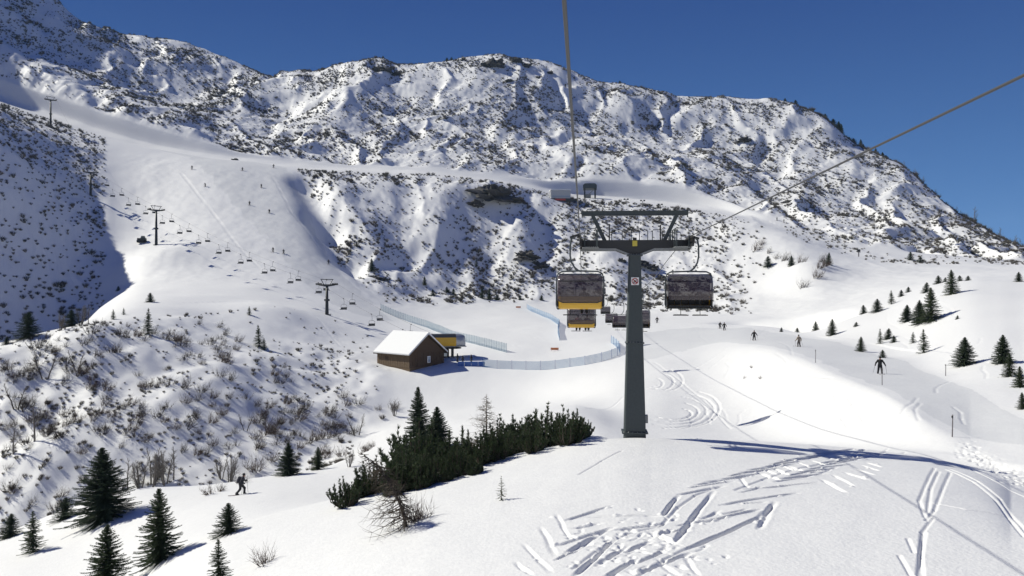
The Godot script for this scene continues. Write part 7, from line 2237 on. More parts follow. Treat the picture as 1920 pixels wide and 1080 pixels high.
	[4.77, -25.61, 4.83, -25.63, 0.06, -0.06, 0.00],
	[14.51, -28.20, 19.24, -36.01, 0.05, 0.06, 0.00],
	[14.51, -28.20, 13.48, -25.80, 0.05, 0.06, 0.00],
	[14.40, -26.95, 19.24, -34.73, 0.05, 0.06, 0.00],
	[13.32, -25.45, 14.40, -26.95, 0.05, 0.06, 0.00],
	[12.52, -24.16, 13.74, -25.80, 0.05, 0.06, 0.00],
	[10.51, -20.46, 12.52, -24.16, 0.05, 0.06, 0.00],
	[11.81, -23.60, 11.31, -22.26, 0.05, 0.06, 0.00],
	[10.80, -22.06, 10.32, -20.48, 0.05, 0.06, 0.00],
	[19.62, -35.88, 19.11, -32.80, 0.05, 0.06, 0.00],
	[19.11, -32.80, 18.10, -29.61, 0.05, 0.06, 0.00],
	[18.10, -29.61, 15.46, -23.89, 0.05, 0.06, 0.00],
	[20.07, -36.35, 19.56, -33.27, 0.05, 0.06, 0.00],
	[19.56, -33.27, 18.68, -30.30, 0.05, 0.06, 0.00],
	[18.68, -30.30, 15.82, -24.25, 0.05, 0.06, 0.00],
	[14.71, -28.00, 15.56, -27.04, 0.05, 0.06, 0.00],
	[15.56, -27.04, 16.82, -26.89, 0.05, 0.06, 0.00],
	[17.30, -38.14, 18.80, -38.41, 0.05, 0.06, 0.00],
	[18.80, -38.41, 20.45, -38.92, 0.05, 0.06, 0.00],
	[15.99, -30.23, 18.77, -34.79, 0.05, 0.06, 0.00],
	[13.94, -26.55, 15.99, -30.23, 0.05, 0.06, 0.00],
	[11.37, -22.00, 12.60, -24.15, 0.05, 0.06, 0.00],
	[11.37, -22.00, 10.61, -20.45, 0.05, 0.06, 0.00],
	[21.81, -38.38, 21.18, -35.06, 0.05, 0.06, 0.00],
	[21.18, -35.06, 21.11, -32.62, 0.05, 0.06, 0.00],
	[2.97, -34.95, 4.22, -37.17, 0.05, 0.06, 0.00],
	[4.22, -37.17, 5.39, -38.89, 0.05, 0.06, 0.00],
	[24.77, -42.81, 24.93, -43.08, 0.08, 0.10, 1.00],
	[23.11, -37.25, 23.15, -37.27, 0.08, 0.06, 1.00],
	[24.20, -40.35, 24.30, -40.26, 0.08, 0.08, 1.00],
	[24.27, -41.21, 24.42, -41.28, 0.08, 0.11, 1.00],
	[25.09, -42.86, 25.22, -42.92, 0.08, 0.11, 1.00],
	[23.84, -39.95, 23.92, -39.84, 0.08, 0.07, 1.00],
	[23.17, -35.30, 23.33, -35.50, 0.08, 0.13, 1.00],
	[23.68, -36.36, 23.80, -36.42, 0.08, 0.11, 1.00],
	[24.04, -38.02, 24.11, -38.11, 0.08, 0.11, 1.00],
	[24.43, -42.84, 24.61, -43.00, 0.08, 0.10, 1.00],
	[24.39, -41.10, 24.59, -41.21, 0.08, 0.11, 1.00],
	[26.03, -44.48, 26.10, -44.36, 0.08, 0.09, 1.00],
	[23.77, -37.26, 24.00, -37.45, 0.08, 0.08, 1.00],
	[24.20, -40.85, 24.21, -40.60, 0.08, 0.09, 1.00],
	[24.81, -43.72, 24.94, -43.82, 0.08, 0.07, 1.00],
	[25.73, -45.46, 25.74, -45.31, 0.08, 0.11, 1.00],
	[24.30, -40.99, 24.38, -41.02, 0.08, 0.10, 1.00],
	[23.75, -39.53, 23.85, -39.61, 0.08, 0.11, 1.00],
	[22.73, -35.30, 22.84, -35.25, 0.08, 0.13, 1.00],
	[24.34, -39.75, 24.43, -39.86, 0.08, 0.06, 1.00],
	[25.13, -42.86, 25.17, -42.90, 0.08, 0.06, 1.00],
	[24.34, -39.33, 24.30, -39.21, 0.08, 0.10, 1.00],
	[22.83, -35.47, 22.89, -35.36, 0.08, 0.07, 1.00],
	[24.05, -40.10, 24.13, -40.06, 0.08, 0.07, 1.00],
	[24.41, -40.89, 24.49, -40.82, 0.08, 0.11, 1.00],
	[23.17, -38.06, 23.51, -38.49, 0.08, 0.13, 1.00],
	[23.29, -35.18, 23.60, -35.42, 0.08, 0.10, 1.00],
	[24.21, -39.73, 24.27, -39.76, 0.08, 0.13, 1.00],
	[23.14, -35.59, 23.30, -35.75, 0.08, 0.11, 1.00],
	[25.76, -45.93, 25.94, -45.93, 0.08, 0.09, 1.00],
	[23.47, -36.32, 23.49, -36.20, 0.08, 0.13, 1.00],
	[22.43, -35.95, 22.56, -36.00, 0.08, 0.07, 1.00],
	[23.16, -35.03, 23.16, -34.95, 0.08, 0.12, 1.00],
	[24.37, -39.37, 24.39, -39.24, 0.08, 0.09, 1.00],
	[22.97, -37.28, 22.92, -37.16, 0.08, 0.07, 1.00],
	[25.10, -42.67, 25.17, -42.71, 0.08, 0.06, 1.00],
	[24.07, -36.90, 24.14, -36.78, 0.08, 0.13, 1.00],
	[24.01, -38.21, 24.00, -38.09, 0.08, 0.07, 1.00],
	[27.24, -47.07, 27.34, -47.16, 0.08, 0.07, 1.00],
	[23.13, -37.88, 23.21, -37.87, 0.08, 0.07, 1.00],
	[23.06, -39.30, 23.08, -39.18, 0.08, 0.09, 1.00],
	[23.99, -39.44, 24.06, -39.27, 0.08, 0.10, 1.00],
	[23.80, -38.68, 23.74, -38.52, 0.08, 0.13, 1.00],
	[23.99, -38.08, 24.03, -38.03, 0.08, 0.11, 1.00],
	[24.28, -40.17, 24.36, -40.02, 0.08, 0.07, 1.00],
	[24.22, -40.46, 24.31, -40.38, 0.08, 0.06, 1.00],
	[22.75, -35.59, 22.91, -35.68, 0.08, 0.07, 1.00],
	[24.11, -40.21, 24.20, -40.14, 0.08, 0.07, 1.00],
	[23.94, -39.63, 23.93, -39.57, 0.08, 0.08, 1.00],
	[23.46, -37.07, 23.56, -37.05, 0.08, 0.08, 1.00],
	[24.31, -38.80, 24.34, -38.59, 0.08, 0.11, 1.00],
	[24.07, -42.64, 23.99, -42.35, 0.08, 0.12, 1.00],
	[23.14, -36.38, 23.25, -36.47, 0.08, 0.11, 1.00],
	[24.25, -40.09, 24.33, -40.06, 0.08, 0.12, 1.00],
	[23.44, -37.08, 23.50, -36.97, 0.08, 0.06, 1.00],
	[26.48, -46.67, 26.57, -46.72, 0.08, 0.07, 1.00],
	[22.97, -36.08, 23.19, -36.20, 0.08, 0.07, 1.00],
	[23.48, -38.60, 23.72, -38.82, 0.08, 0.09, 1.00],
	[24.64, -41.88, 24.91, -42.03, 0.08, 0.13, 1.00],
	[24.01, -41.79, 23.98, -41.64, 0.08, 0.07, 1.00],
	[25.06, -44.18, 25.08, -43.99, 0.08, 0.09, 1.00],
	[23.75, -41.98, 23.94, -42.11, 0.08, 0.07, 1.00],
	[24.15, -39.25, 24.17, -39.28, 0.08, 0.06, 1.00],
	[26.19, -44.51, 26.09, -44.09, 0.08, 0.08, 1.00],
	[22.94, -37.82, 23.14, -38.07, 0.08, 0.10, 1.00],
	[22.37, -37.74, 22.29, -37.51, 0.08, 0.07, 1.00],
	[23.60, -38.66, 23.70, -38.63, 0.08, 0.13, 1.00],
	[24.03, -38.79, 24.21, -38.81, 0.08, 0.07, 1.00],
	[24.26, -42.44, 24.49, -42.71, 0.08, 0.07, 1.00],
	[24.86, -41.35, 24.79, -41.07, 0.08, 0.12, 1.00],
	[26.40, -46.65, 26.55, -46.63, 0.08, 0.13, 1.00],
	[22.91, -36.72, 23.03, -36.80, 0.08, 0.08, 1.00],
	[23.32, -36.72, 23.53, -36.86, 0.08, 0.09, 1.00],
	[24.07, -37.99, 24.14, -37.97, 0.08, 0.07, 1.00],
	[23.28, -36.96, 23.45, -37.15, 0.08, 0.07, 1.00],
	[24.06, -39.95, 24.18, -39.88, 0.08, 0.11, 1.00],
	[24.01, -38.37, 24.01, -38.32, 0.08, 0.08, 1.00],
	[25.58, -44.76, 25.49, -44.51, 0.08, 0.13, 1.00],
	[24.11, -41.14, 24.10, -40.92, 0.08, 0.07, 1.00],
	[24.69, -42.59, 24.93, -42.78, 0.08, 0.12, 1.00],
	[23.11, -35.90, 23.29, -35.99, 0.08, 0.09, 1.00],
	[25.38, -44.20, 25.54, -44.40, 0.08, 0.06, 1.00],
	[23.49, -38.41, 23.43, -38.23, 0.08, 0.13, 1.00],
	[24.73, -43.63, 24.82, -43.57, 0.08, 0.12, 1.00],
	[24.11, -39.58, 24.17, -39.40, 0.08, 0.13, 1.00],
	[23.52, -37.96, 23.56, -37.85, 0.08, 0.07, 1.00],
	[24.07, -37.96, 24.00, -37.80, 0.08, 0.10, 1.00],
	[24.13, -36.91, 24.15, -36.82, 0.08, 0.10, 1.00],
	[24.39, -40.03, 24.58, -40.16, 0.08, 0.07, 1.00],
	[24.44, -39.44, 24.50, -39.31, 0.08, 0.06, 1.00],
	[24.33, -39.54, 24.42, -39.54, 0.08, 0.07, 1.00],
	[26.09, -46.55, 26.20, -46.47, 0.08, 0.09, 1.00],
	[23.90, -37.45, 23.99, -37.45, 0.08, 0.12, 1.00],
	[23.99, -40.20, 23.98, -39.96, 0.08, 0.08, 1.00],
	[25.78, -44.83, 25.92, -44.89, 0.08, 0.13, 1.00],
	[23.08, -36.92, 23.22, -36.96, 0.08, 0.13, 1.00],
	[22.63, -35.75, 22.86, -35.92, 0.08, 0.12, 1.00],
	[25.36, -42.44, 25.43, -42.32, 0.08, 0.13, 1.00],
	[25.74, -44.69, 25.61, -44.34, 0.08, 0.06, 1.00],
	[24.22, -40.03, 24.22, -40.04, 0.08, 0.09, 1.00],
	[23.79, -38.62, 23.79, -38.47, 0.08, 0.06, 1.00],
	[25.35, -44.64, 25.34, -44.57, 0.08, 0.08, 1.00],
	[23.88, -39.13, 24.01, -39.10, 0.08, 0.11, 1.00],
	[25.23, -43.71, 25.31, -43.61, 0.08, 0.06, 1.00],
	[24.07, -37.36, 24.12, -37.23, 0.08, 0.08, 1.00],
	[24.17, -38.98, 24.11, -38.88, 0.08, 0.10, 1.00],
	[24.25, -40.64, 24.41, -40.68, 0.08, 0.06, 1.00],
	[25.42, -45.29, 25.56, -45.27, 0.08, 0.11, 1.00],
	[24.72, -43.98, 24.84, -43.93, 0.08, 0.08, 1.00],
	[24.03, -40.23, 24.07, -40.04, 0.08, 0.10, 1.00],
	[22.24, -35.01, 22.32, -35.11, 0.08, 0.06, 1.00],
	[24.02, -40.38, 24.07, -40.44, 0.08, 0.12, 1.00],
	[24.50, -38.50, 24.52, -38.30, 0.08, 0.10, 1.00],
	[25.60, -44.58, 25.65, -44.36, 0.08, 0.06, 1.00],
	[23.19, -36.60, 23.18, -36.51, 0.08, 0.13, 1.00],
	[24.74, -42.77, 24.76, -42.64, 0.08, 0.09, 1.00],
	[23.60, -36.79, 23.73, -36.82, 0.08, 0.09, 1.00],
	[24.78, -44.39, 24.86, -44.32, 0.08, 0.12, 1.00],
	[23.93, -37.33, 23.94, -37.28, 0.08, 0.07, 1.00],
	[22.48, -36.68, 22.48, -36.68, 0.08, 0.06, 1.00],
	[23.36, -35.81, 23.47, -35.97, 0.08, 0.13, 1.00],
	[23.96, -38.68, 23.96, -38.54, 0.08, 0.06, 1.00],
	[24.14, -41.35, 24.11, -41.04, 0.08, 0.09, 1.00],
	[24.75, -42.31, 24.85, -42.41, 0.08, 0.10, 1.00],
	[23.41, -36.56, 23.51, -36.63, 0.08, 0.11, 1.00],
	[24.12, -38.64, 24.15, -38.58, 0.08, 0.07, 1.00],
	[24.09, -39.25, 24.20, -39.28, 0.08, 0.08, 1.00],
	[23.64, -39.22, 23.79, -39.39, 0.08, 0.12, 1.00],
	[23.42, -37.94, 23.24, -37.63, 0.08, 0.08, 1.00],
	[22.80, -36.40, 22.79, -36.36, 0.08, 0.11, 1.00],
	[22.59, -35.55, 22.59, -35.42, 0.08, 0.08, 1.00],
	[24.23, -38.98, 24.24, -38.80, 0.08, 0.09, 1.00],
	[24.17, -38.20, 24.32, -38.18, 0.08, 0.12, 1.00],
	[22.39, -35.50, 22.34, -35.37, 0.08, 0.08, 1.00],
	[24.01, -40.88, 24.01, -40.75, 0.08, 0.07, 1.00],
	[24.80, -43.52, 24.75, -43.11, 0.08, 0.13, 1.00],
	[22.83, -36.62, 22.91, -36.70, 0.08, 0.06, 1.00],
	[25.65, -43.63, 25.66, -43.50, 0.08, 0.13, 1.00],
	[23.38, -36.40, 23.64, -36.64, 0.08, 0.10, 1.00],
	[24.43, -40.44, 24.42, -40.18, 0.08, 0.07, 1.00],
	[23.94, -39.41, 23.89, -39.24, 0.08, 0.06, 1.00],
	[25.10, -43.91, 25.00, -43.63, 0.08, 0.06, 1.00],
	[22.88, -37.71, 22.95, -37.77, 0.08, 0.07, 1.00],
	[24.76, -44.03, 24.69, -43.75, 0.08, 0.08, 1.00],
	[23.15, -36.11, 23.21, -35.97, 0.08, 0.13, 1.00],
	[25.13, -43.19, 25.33, -43.29, 0.08, 0.08, 1.00],
	[23.96, -40.48, 23.97, -40.48, 0.08, 0.08, 1.00],
	[23.96, -38.27, 23.90, -38.12, 0.08, 0.07, 1.00],
	[25.24, -43.11, 25.19, -42.83, 0.08, 0.06, 1.00],
	[23.90, -37.90, 24.04, -38.02, 0.08, 0.08, 1.00],
	[22.78, -37.04, 22.99, -37.26, 0.08, 0.09, 1.00],
	[23.91, -40.58, 24.01, -40.54, 0.08, 0.09, 1.00],
	[24.16, -39.60, 24.23, -39.56, 0.08, 0.12, 1.00],
	[24.35, -39.99, 24.43, -39.85, 0.08, 0.10, 1.00],
	[23.99, -39.87, 23.99, -39.63, 0.08, 0.08, 1.00],
	[24.26, -41.18, 24.19, -41.05, 0.08, 0.08, 1.00],
	[23.74, -37.46, 23.84, -37.52, 0.08, 0.07, 1.00],
	[24.61, -38.03, 24.60, -38.02, 0.08, 0.11, 1.00],
	[24.08, -37.00, 24.11, -36.99, 0.08, 0.13, 1.00],
	[26.14, -45.62, 26.31, -45.90, 0.08, 0.09, 1.00],
	[25.56, -44.49, 25.55, -44.43, 0.08, 0.08, 1.00],
	[23.94, -40.17, 24.01, -40.08, 0.08, 0.07, 1.00],
	[23.29, -35.94, 23.56, -36.17, 0.08, 0.09, 1.00],
	[24.09, -39.13, 24.17, -39.10, 0.08, 0.10, 1.00],
	[24.62, -41.37, 24.70, -41.41, 0.08, 0.08, 1.00],
	[24.87, -41.74, 24.94, -41.86, 0.08, 0.13, 1.00],
	[24.99, -40.37, 25.03, -40.32, 0.08, 0.12, 1.00],
	[23.99, -39.22, 23.92, -39.08, 0.08, 0.06, 1.00],
	[25.22, -42.65, 25.41, -42.69, 0.08, 0.06, 1.00],
	[25.12, -42.32, 25.13, -42.11, 0.08, 0.08, 1.00],
	[26.88, -46.24, 27.04, -46.30, 0.08, 0.09, 1.00],
	[23.91, -40.40, 23.85, -40.25, 0.08, 0.13, 1.00],
	[24.25, -39.96, 24.36, -39.93, 0.08, 0.06, 1.00],
	[24.63, -41.65, 24.55, -41.44, 0.08, 0.13, 1.00],
	[22.60, -36.59, 22.63, -36.53, 0.08, 0.09, 1.00],
	[23.81, -36.53, 23.94, -36.65, 0.08, 0.11, 1.00],
	[24.16, -39.39, 24.24, -39.46, 0.08, 0.10, 1.00],
	[23.17, -35.84, 23.19, -35.86, 0.08, 0.11, 1.00],
	[23.21, -38.11, 23.34, -38.05, 0.08, 0.07, 1.00],
	[23.54, -35.85, 23.71, -35.89, 0.08, 0.08, 1.00],
	[24.08, -38.18, 24.09, -38.02, 0.08, 0.10, 1.00],
	[24.47, -41.52, 24.75, -41.70, 0.08, 0.09, 1.00],
	[21.43, -34.92, 21.86, -35.42, 0.08, 0.06, 1.00],
	[25.06, -44.06, 25.08, -44.08, 0.08, 0.10, 1.00],
	[23.15, -35.56, 23.21, -35.55, 0.08, 0.07, 1.00],
	[26.17, -44.95, 26.15, -44.71, 0.08, 0.12, 1.00],
	[23.02, -38.50, 23.21, -38.79, 0.08, 0.08, 1.00],
	[22.35, -35.92, 22.34, -35.78, 0.08, 0.10, 1.00],
	[24.16, -38.09, 24.18, -37.92, 0.08, 0.08, 1.00],
	[25.82, -44.00, 26.02, -44.31, 0.08, 0.07, 1.00],
	[23.03, -36.24, 23.06, -36.29, 0.08, 0.12, 1.00],
	[24.20, -40.40, 24.16, -40.23, 0.08, 0.13, 1.00],
	[23.91, -41.06, 23.98, -41.08, 0.08, 0.06, 1.00],
	[25.47, -43.43, 25.32, -43.11, 0.08, 0.09, 1.00],
	[24.55, -40.73, 24.69, -40.76, 0.08, 0.11, 1.00],
	[25.47, -42.92, 25.56, -42.90, 0.08, 0.09, 1.00],
	[22.82, -35.56, 23.08, -35.76, 0.08, 0.10, 1.00],
	[22.99, -35.46, 23.21, -35.63, 0.08, 0.12, 1.00],
	[24.21, -43.08, 24.30, -43.16, 0.08, 0.12, 1.00],
	[25.28, -43.67, 25.28, -43.62, 0.08, 0.12, 1.00],
	[26.21, -45.80, 26.19, -45.45, 0.08, 0.11, 1.00],
	[23.85, -40.26, 23.84, -40.09, 0.08, 0.13, 1.00],
	[25.28, -43.91, 25.38, -44.06, 0.08, 0.06, 1.00],
	[23.14, -36.62, 23.17, -36.51, 0.08, 0.13, 1.00],
	[25.17, -44.18, 25.20, -44.15, 0.08, 0.08, 1.00],
	[23.72, -41.16, 23.73, -41.16, 0.08, 0.14, 1.00],
	[22.52, -35.87, 22.69, -36.05, 0.08, 0.06, 1.00],
	[23.62, -37.86, 23.75, -38.01, 0.08, 0.08, 1.00],
	[22.76, -37.59, 22.77, -37.45, 0.08, 0.07, 1.00],
	[23.25, -36.33, 23.30, -36.30, 0.08, 0.09, 1.00],
	[22.69, -35.56, 22.90, -35.77, 0.08, 0.10, 1.00],
	[24.14, -39.26, 24.23, -39.16, 0.08, 0.06, 1.00],
	[25.00, -41.19, 25.17, -41.36, 0.08, 0.10, 1.00],
	[23.51, -38.54, 23.48, -38.42, 0.08, 0.06, 1.00],
	[23.01, -37.04, 23.15, -37.16, 0.08, 0.10, 1.00],
	[23.65, -39.78, 23.86, -39.88, 0.08, 0.06, 1.00],
	[24.76, -42.01, 24.74, -41.88, 0.08, 0.08, 1.00],
	[26.08, -45.98, 26.10, -45.92, 0.08, 0.10, 1.00],
	[22.53, -35.48, 22.85, -35.77, 0.08, 0.12, 1.00],
	[23.38, -36.94, 23.37, -36.90, 0.08, 0.08, 1.00],
	[24.80, -42.22, 24.88, -42.21, 0.08, 0.06, 1.00],
	[24.52, -41.97, 24.49, -41.75, 0.08, 0.08, 1.00],
	[24.46, -41.02, 24.63, -41.30, 0.08, 0.10, 1.00],
	[24.13, -39.05, 24.09, -38.89, 0.08, 0.14, 1.00],
	[24.19, -40.87, 24.33, -40.89, 0.08, 0.08, 1.00],
	[24.86, -42.91, 24.92, -42.86, 0.08, 0.11, 1.00],
	[24.00, -41.39, 23.93, -41.15, 0.08, 0.12, 1.00],
	[24.14, -41.54, 24.08, -41.24, 0.08, 0.13, 1.00],
	[26.24, -46.02, 26.39, -46.16, 0.08, 0.07, 1.00],
	[22.32, -35.48, 22.34, -35.41, 0.08, 0.07, 1.00],
	[21.18, -99.06, 22.21, -97.13, 0.13, 0.12, 0.00],
	[22.21, -97.13, 22.60, -94.33, 0.13, 0.12, 0.00],
	[22.60, -94.33, 22.36, -91.15, 0.13, 0.12, 0.00],
	[22.36, -91.15, 21.58, -87.99, 0.13, 0.12, 0.00],
	[21.58, -87.99, 20.31, -84.87, 0.13, 0.12, 0.00],
	[20.31, -84.87, 18.64, -81.69, 0.13, 0.12, 0.00],
	[18.64, -81.69, 16.86, -79.08, 0.13, 0.12, 0.00],
	[16.86, -79.08, 15.24, -77.68, 0.13, 0.12, 0.00],
	[15.24, -77.68, 13.91, -77.67, 0.13, 0.12, 0.00],
	[20.72, -94.65, 21.26, -93.05, 0.13, 0.12, 0.00],
	[21.26, -93.05, 21.31, -90.92, 0.13, 0.12, 0.00],
	[21.31, -90.92, 20.88, -88.55, 0.13, 0.12, 0.00],
	[20.88, -88.55, 20.03, -86.08, 0.13, 0.12, 0.00],
	[20.03, -86.08, 18.84, -83.62, 0.13, 0.12, 0.00],
	[18.84, -83.62, 17.50, -81.56, 0.13, 0.12, 0.00],
	[17.50, -81.56, 16.21, -80.29, 0.13, 0.12, 0.00],
	[16.21, -80.29, 15.11, -80.01, 0.13, 0.12, 0.00],
	[15.11, -80.01, 14.31, -80.86, 0.13, 0.12, 0.00],
	[22.58, -102.09, 23.52, -99.37, 0.13, 0.12, 0.00],
	[23.52, -99.37, 23.79, -95.83, 0.13, 0.12, 0.00],
	[23.79, -95.83, 23.49, -92.17, 0.13, 0.12, 0.00],
	[23.49, -92.17, 22.70, -88.74, 0.13, 0.12, 0.00],
	[22.70, -88.74, 21.47, -85.53, 0.13, 0.12, 0.00],
	[21.47, -85.53, 19.82, -82.22, 0.13, 0.12, 0.00],
	[19.82, -82.22, 17.88, -78.87, 0.13, 0.12, 0.00],
	[17.88, -78.87, 15.98, -76.40, 0.13, 0.12, 0.00],
	[15.98, -76.40, 14.31, -75.22, 0.13, 0.12, 0.00],
	[22.90, -119.17, 23.19, -117.78, 0.13, 0.12, 0.00],
	[23.19, -117.78, 23.29, -116.05, 0.13, 0.12, 0.00],
	[23.29, -116.05, 23.19, -114.11, 0.13, 0.12, 0.00],
	[23.19, -114.11, 22.90, -112.12, 0.13, 0.12, 0.00],
	[22.90, -112.12, 22.44, -110.19, 0.13, 0.12, 0.00],
	[22.44, -110.19, 21.87, -108.46, 0.13, 0.12, 0.00],
	[21.87, -108.46, 21.21, -107.03, 0.13, 0.12, 0.00],
	[21.21, -107.03, 20.54, -106.02, 0.13, 0.12, 0.00],
	[20.54, -106.02, 19.91, -105.57, 0.13, 0.12, 0.00],
	[24.40, -122.94, 24.80, -121.09, 0.13, 0.12, 0.00],
	[24.80, -121.09, 24.94, -118.82, 0.13, 0.12, 0.00],
	[24.94, -118.82, 24.84, -116.31, 0.13, 0.12, 0.00],
	[24.84, -116.31, 24.51, -113.76, 0.13, 0.12, 0.00],
	[24.51, -113.76, 23.98, -111.32, 0.13, 0.12, 0.00],
	[23.98, -111.32, 23.30, -109.10, 0.13, 0.12, 0.00],
	[23.30, -109.10, 22.51, -107.21, 0.13, 0.12, 0.00],
	[22.51, -107.21, 21.64, -105.68, 0.13, 0.12, 0.00],
	[21.64, -105.68, 20.76, -104.60, 0.13, 0.12, 0.00],
	[21.21, -115.88, 21.39, -114.86, 0.13, 0.12, 0.00],
	[21.39, -114.86, 21.45, -113.61, 0.13, 0.12, 0.00],
	[21.45, -113.61, 21.36, -112.24, 0.13, 0.12, 0.00],
	[21.36, -112.24, 21.14, -110.86, 0.13, 0.12, 0.00],
	[21.14, -110.86, 20.81, -109.56, 0.13, 0.12, 0.00],
	[20.81, -109.56, 20.41, -108.47, 0.13, 0.12, 0.00],
	[20.41, -108.47, 19.97, -107.69, 0.13, 0.12, 0.00],
	[19.97, -107.69, 19.53, -107.31, 0.13, 0.12, 0.00],
	[19.53, -107.31, 19.14, -107.38, 0.13, 0.12, 0.00],
	[19.60, -90.61, 20.01, -89.72, 0.13, 0.12, 0.00],
	[20.01, -89.72, 20.03, -88.38, 0.13, 0.12, 0.00],
	[20.03, -88.38, 19.67, -86.79, 0.13, 0.12, 0.00],
	[19.67, -86.79, 18.98, -85.12, 0.13, 0.12, 0.00],
	[18.98, -85.12, 18.09, -83.64, 0.13, 0.12, 0.00],
	[18.09, -83.64, 17.15, -82.63, 0.13, 0.12, 0.00],
	[17.15, -82.63, 16.29, -82.22, 0.13, 0.12, 0.00],
	[16.29, -82.22, 15.66, -82.56, 0.13, 0.12, 0.00],
	[15.66, -82.56, 15.33, -83.64, 0.13, 0.12, 0.00],
	[24.21, -103.10, 24.67, -99.88, 0.13, 0.12, 0.00],
	[24.67, -99.88, 24.68, -96.40, 0.13, 0.12, 0.00],
	[24.68, -96.40, 24.32, -93.04, 0.13, 0.12, 0.00],
	[24.32, -93.04, 23.64, -89.95, 0.13, 0.12, 0.00],
	[23.64, -89.95, 22.68, -87.15, 0.13, 0.12, 0.00],
	[22.68, -87.15, 21.43, -84.45, 0.13, 0.12, 0.00],
	[21.43, -84.45, 19.89, -81.56, 0.13, 0.12, 0.00],
	[19.89, -81.56, 18.14, -78.57, 0.13, 0.12, 0.00],
	[18.14, -78.57, 16.40, -76.08, 0.13, 0.12, 0.00],
	[23.60, -132.12, 23.93, -112.71, 0.11, 0.08, 0.00],
	[23.93, -112.71, 23.18, -92.93, 0.11, 0.08, 0.00],
	[23.18, -92.93, 21.68, -78.45, 0.11, 0.08, 0.00],
	[31.73, -108.23, 31.42, -86.33, 0.11, 0.08, 0.00],
	[31.42, -86.33, 31.37, -77.57, 0.11, 0.08, 0.00],
	[28.84, -70.71, 26.38, -63.13, 0.11, 0.08, 0.00],
	[26.38, -63.13, 25.61, -60.31, 0.11, 0.08, 0.00],
	[28.56, -68.90, 26.15, -61.57, 0.11, 0.08, 0.00],
	[28.60, -67.35, 26.24, -58.99, 0.11, 0.08, 0.00],
	[27.78, -121.22, 35.60, -132.06, 0.11, 0.08, 0.00],
	[35.60, -132.06, 40.59, -136.86, 0.11, 0.08, 0.00],
	[22.55, -119.51, 29.59, -118.63, 0.11, 0.08, 0.00],
	[29.59, -118.63, 33.97, -125.98, 0.11, 0.08, 0.00],
	[-48.48, -194.39, -36.92, -171.19, 0.11, 0.08, 0.00],
	[-36.92, -171.19, -32.42, -163.04, 0.11, 0.08, 0.00],
	[7.84, -83.05, 14.92, -105.39, 0.11, 0.08, 0.00],
	[14.92, -105.39, 20.81, -110.28, 0.11, 0.08, 0.00],
	[-32.81, -180.29, -38.13, -176.79, 0.11, 0.08, 0.00],
	[-38.13, -176.79, -44.47, -183.27, 0.11, 0.08, 0.00],
	[-142.10, -340.04, -113.18, -299.86, 0.25, 0.16, 0.00],
	[-113.18, -299.86, -95.78, -273.28, 0.25, 0.16, 0.00],
	[-95.78, -273.28, -81.44, -254.39, 0.25, 0.16, 0.00],
	[-104.04, -343.03, -86.09, -307.79, 0.25, 0.16, 0.00],
	[-86.09, -307.79, -68.90, -283.94, 0.25, 0.16, 0.00],
	[-68.90, -283.94, -57.00, -272.78, 0.25, 0.16, 0.00],
	[-12.79, -226.99, -4.50, -211.36, 0.20, 0.06, 0.00],
	[6.71, -210.26, 10.38, -207.61, 0.20, 0.06, 0.00],
	[9.98, -236.05, 17.01, -220.57, 0.20, 0.06, 0.00],
	[10.07, -224.64, 14.92, -215.44, 0.20, 0.06, 0.00],
	[-3.26, -181.30, 1.91, -176.91, 0.20, 0.06, 0.00],
	[-28.18, -156.13, -22.86, -153.88, 0.20, 0.06, 0.00],
	[-10.91, -243.03, -4.04, -240.75, 0.20, 0.06, 0.00],
	[-29.14, -180.42, -26.77, -187.23, 0.20, 0.06, 0.00],
	[-24.23, -238.76, -17.89, -237.11, 0.20, 0.06, 0.00],
	[-32.62, -160.84, -29.60, -160.58, 0.20, 0.06, 0.00],
	[-34.23, -171.39, -30.59, -174.85, 0.20, 0.06, 0.00],
	[-15.22, -198.21, -10.64, -191.66, 0.20, 0.06, 0.00],
	[-13.65, -186.25, -10.04, -185.08, 0.20, 0.06, 0.00],
	[-21.78, -193.84, -16.67, -198.16, 0.20, 0.06, 0.00],
	[5.50, -227.79, 13.93, -222.80, 0.20, 0.06, 0.00],
	[-44.73, -221.06, -39.17, -236.63, 0.20, 0.06, 0.00],
	[-6.80, -200.16, 1.13, -200.43, 0.20, 0.06, 0.00],
	[4.93, -153.23, 7.54, -153.83, 0.20, 0.06, 0.00],
	[-2.03, -212.54, 6.12, -218.72, 0.20, 0.06, 0.00],
	[4.70, -190.28, 8.30, -187.07, 0.20, 0.06, 0.00],
	[-33.43, -167.55, -27.99, -166.93, 0.20, 0.06, 0.00],
	[-11.03, -191.58, -3.30, -191.66, 0.20, 0.06, 0.00],
	[-9.70, -244.62, -1.97, -234.62, 0.20, 0.06, 0.00],
	[-28.97, -167.27, -23.58, -163.14, 0.20, 0.06, 0.00],
	[2.75, -206.23, 9.45, -205.07, 0.20, 0.06, 0.00],
	[-31.02, -183.25, -24.76, -180.55, 0.20, 0.06, 0.00],
	[31.94, -57.36, 31.45, -55.47, 0.10, 0.05, 0.00],
	[31.45, -55.47, 30.45, -53.62, 0.10, 0.05, 0.00],
	[30.45, -53.62, 29.67, -51.94, 0.10, 0.05, 0.00],
	[21.60, -88.99, 20.24, -85.58, 0.10, 0.05, 0.00],
	[20.24, -85.58, 18.46, -81.53, 0.10, 0.05, 0.00],
	[18.46, -81.53, 17.51, -77.84, 0.10, 0.05, 0.00],
	[66.00, -139.48, 63.60, -134.38, 0.10, 0.05, 0.00],
	[63.60, -134.38, 61.32, -128.24, 0.10, 0.05, 0.00],
	[61.32, -128.24, 59.09, -120.56, 0.10, 0.05, 0.00],
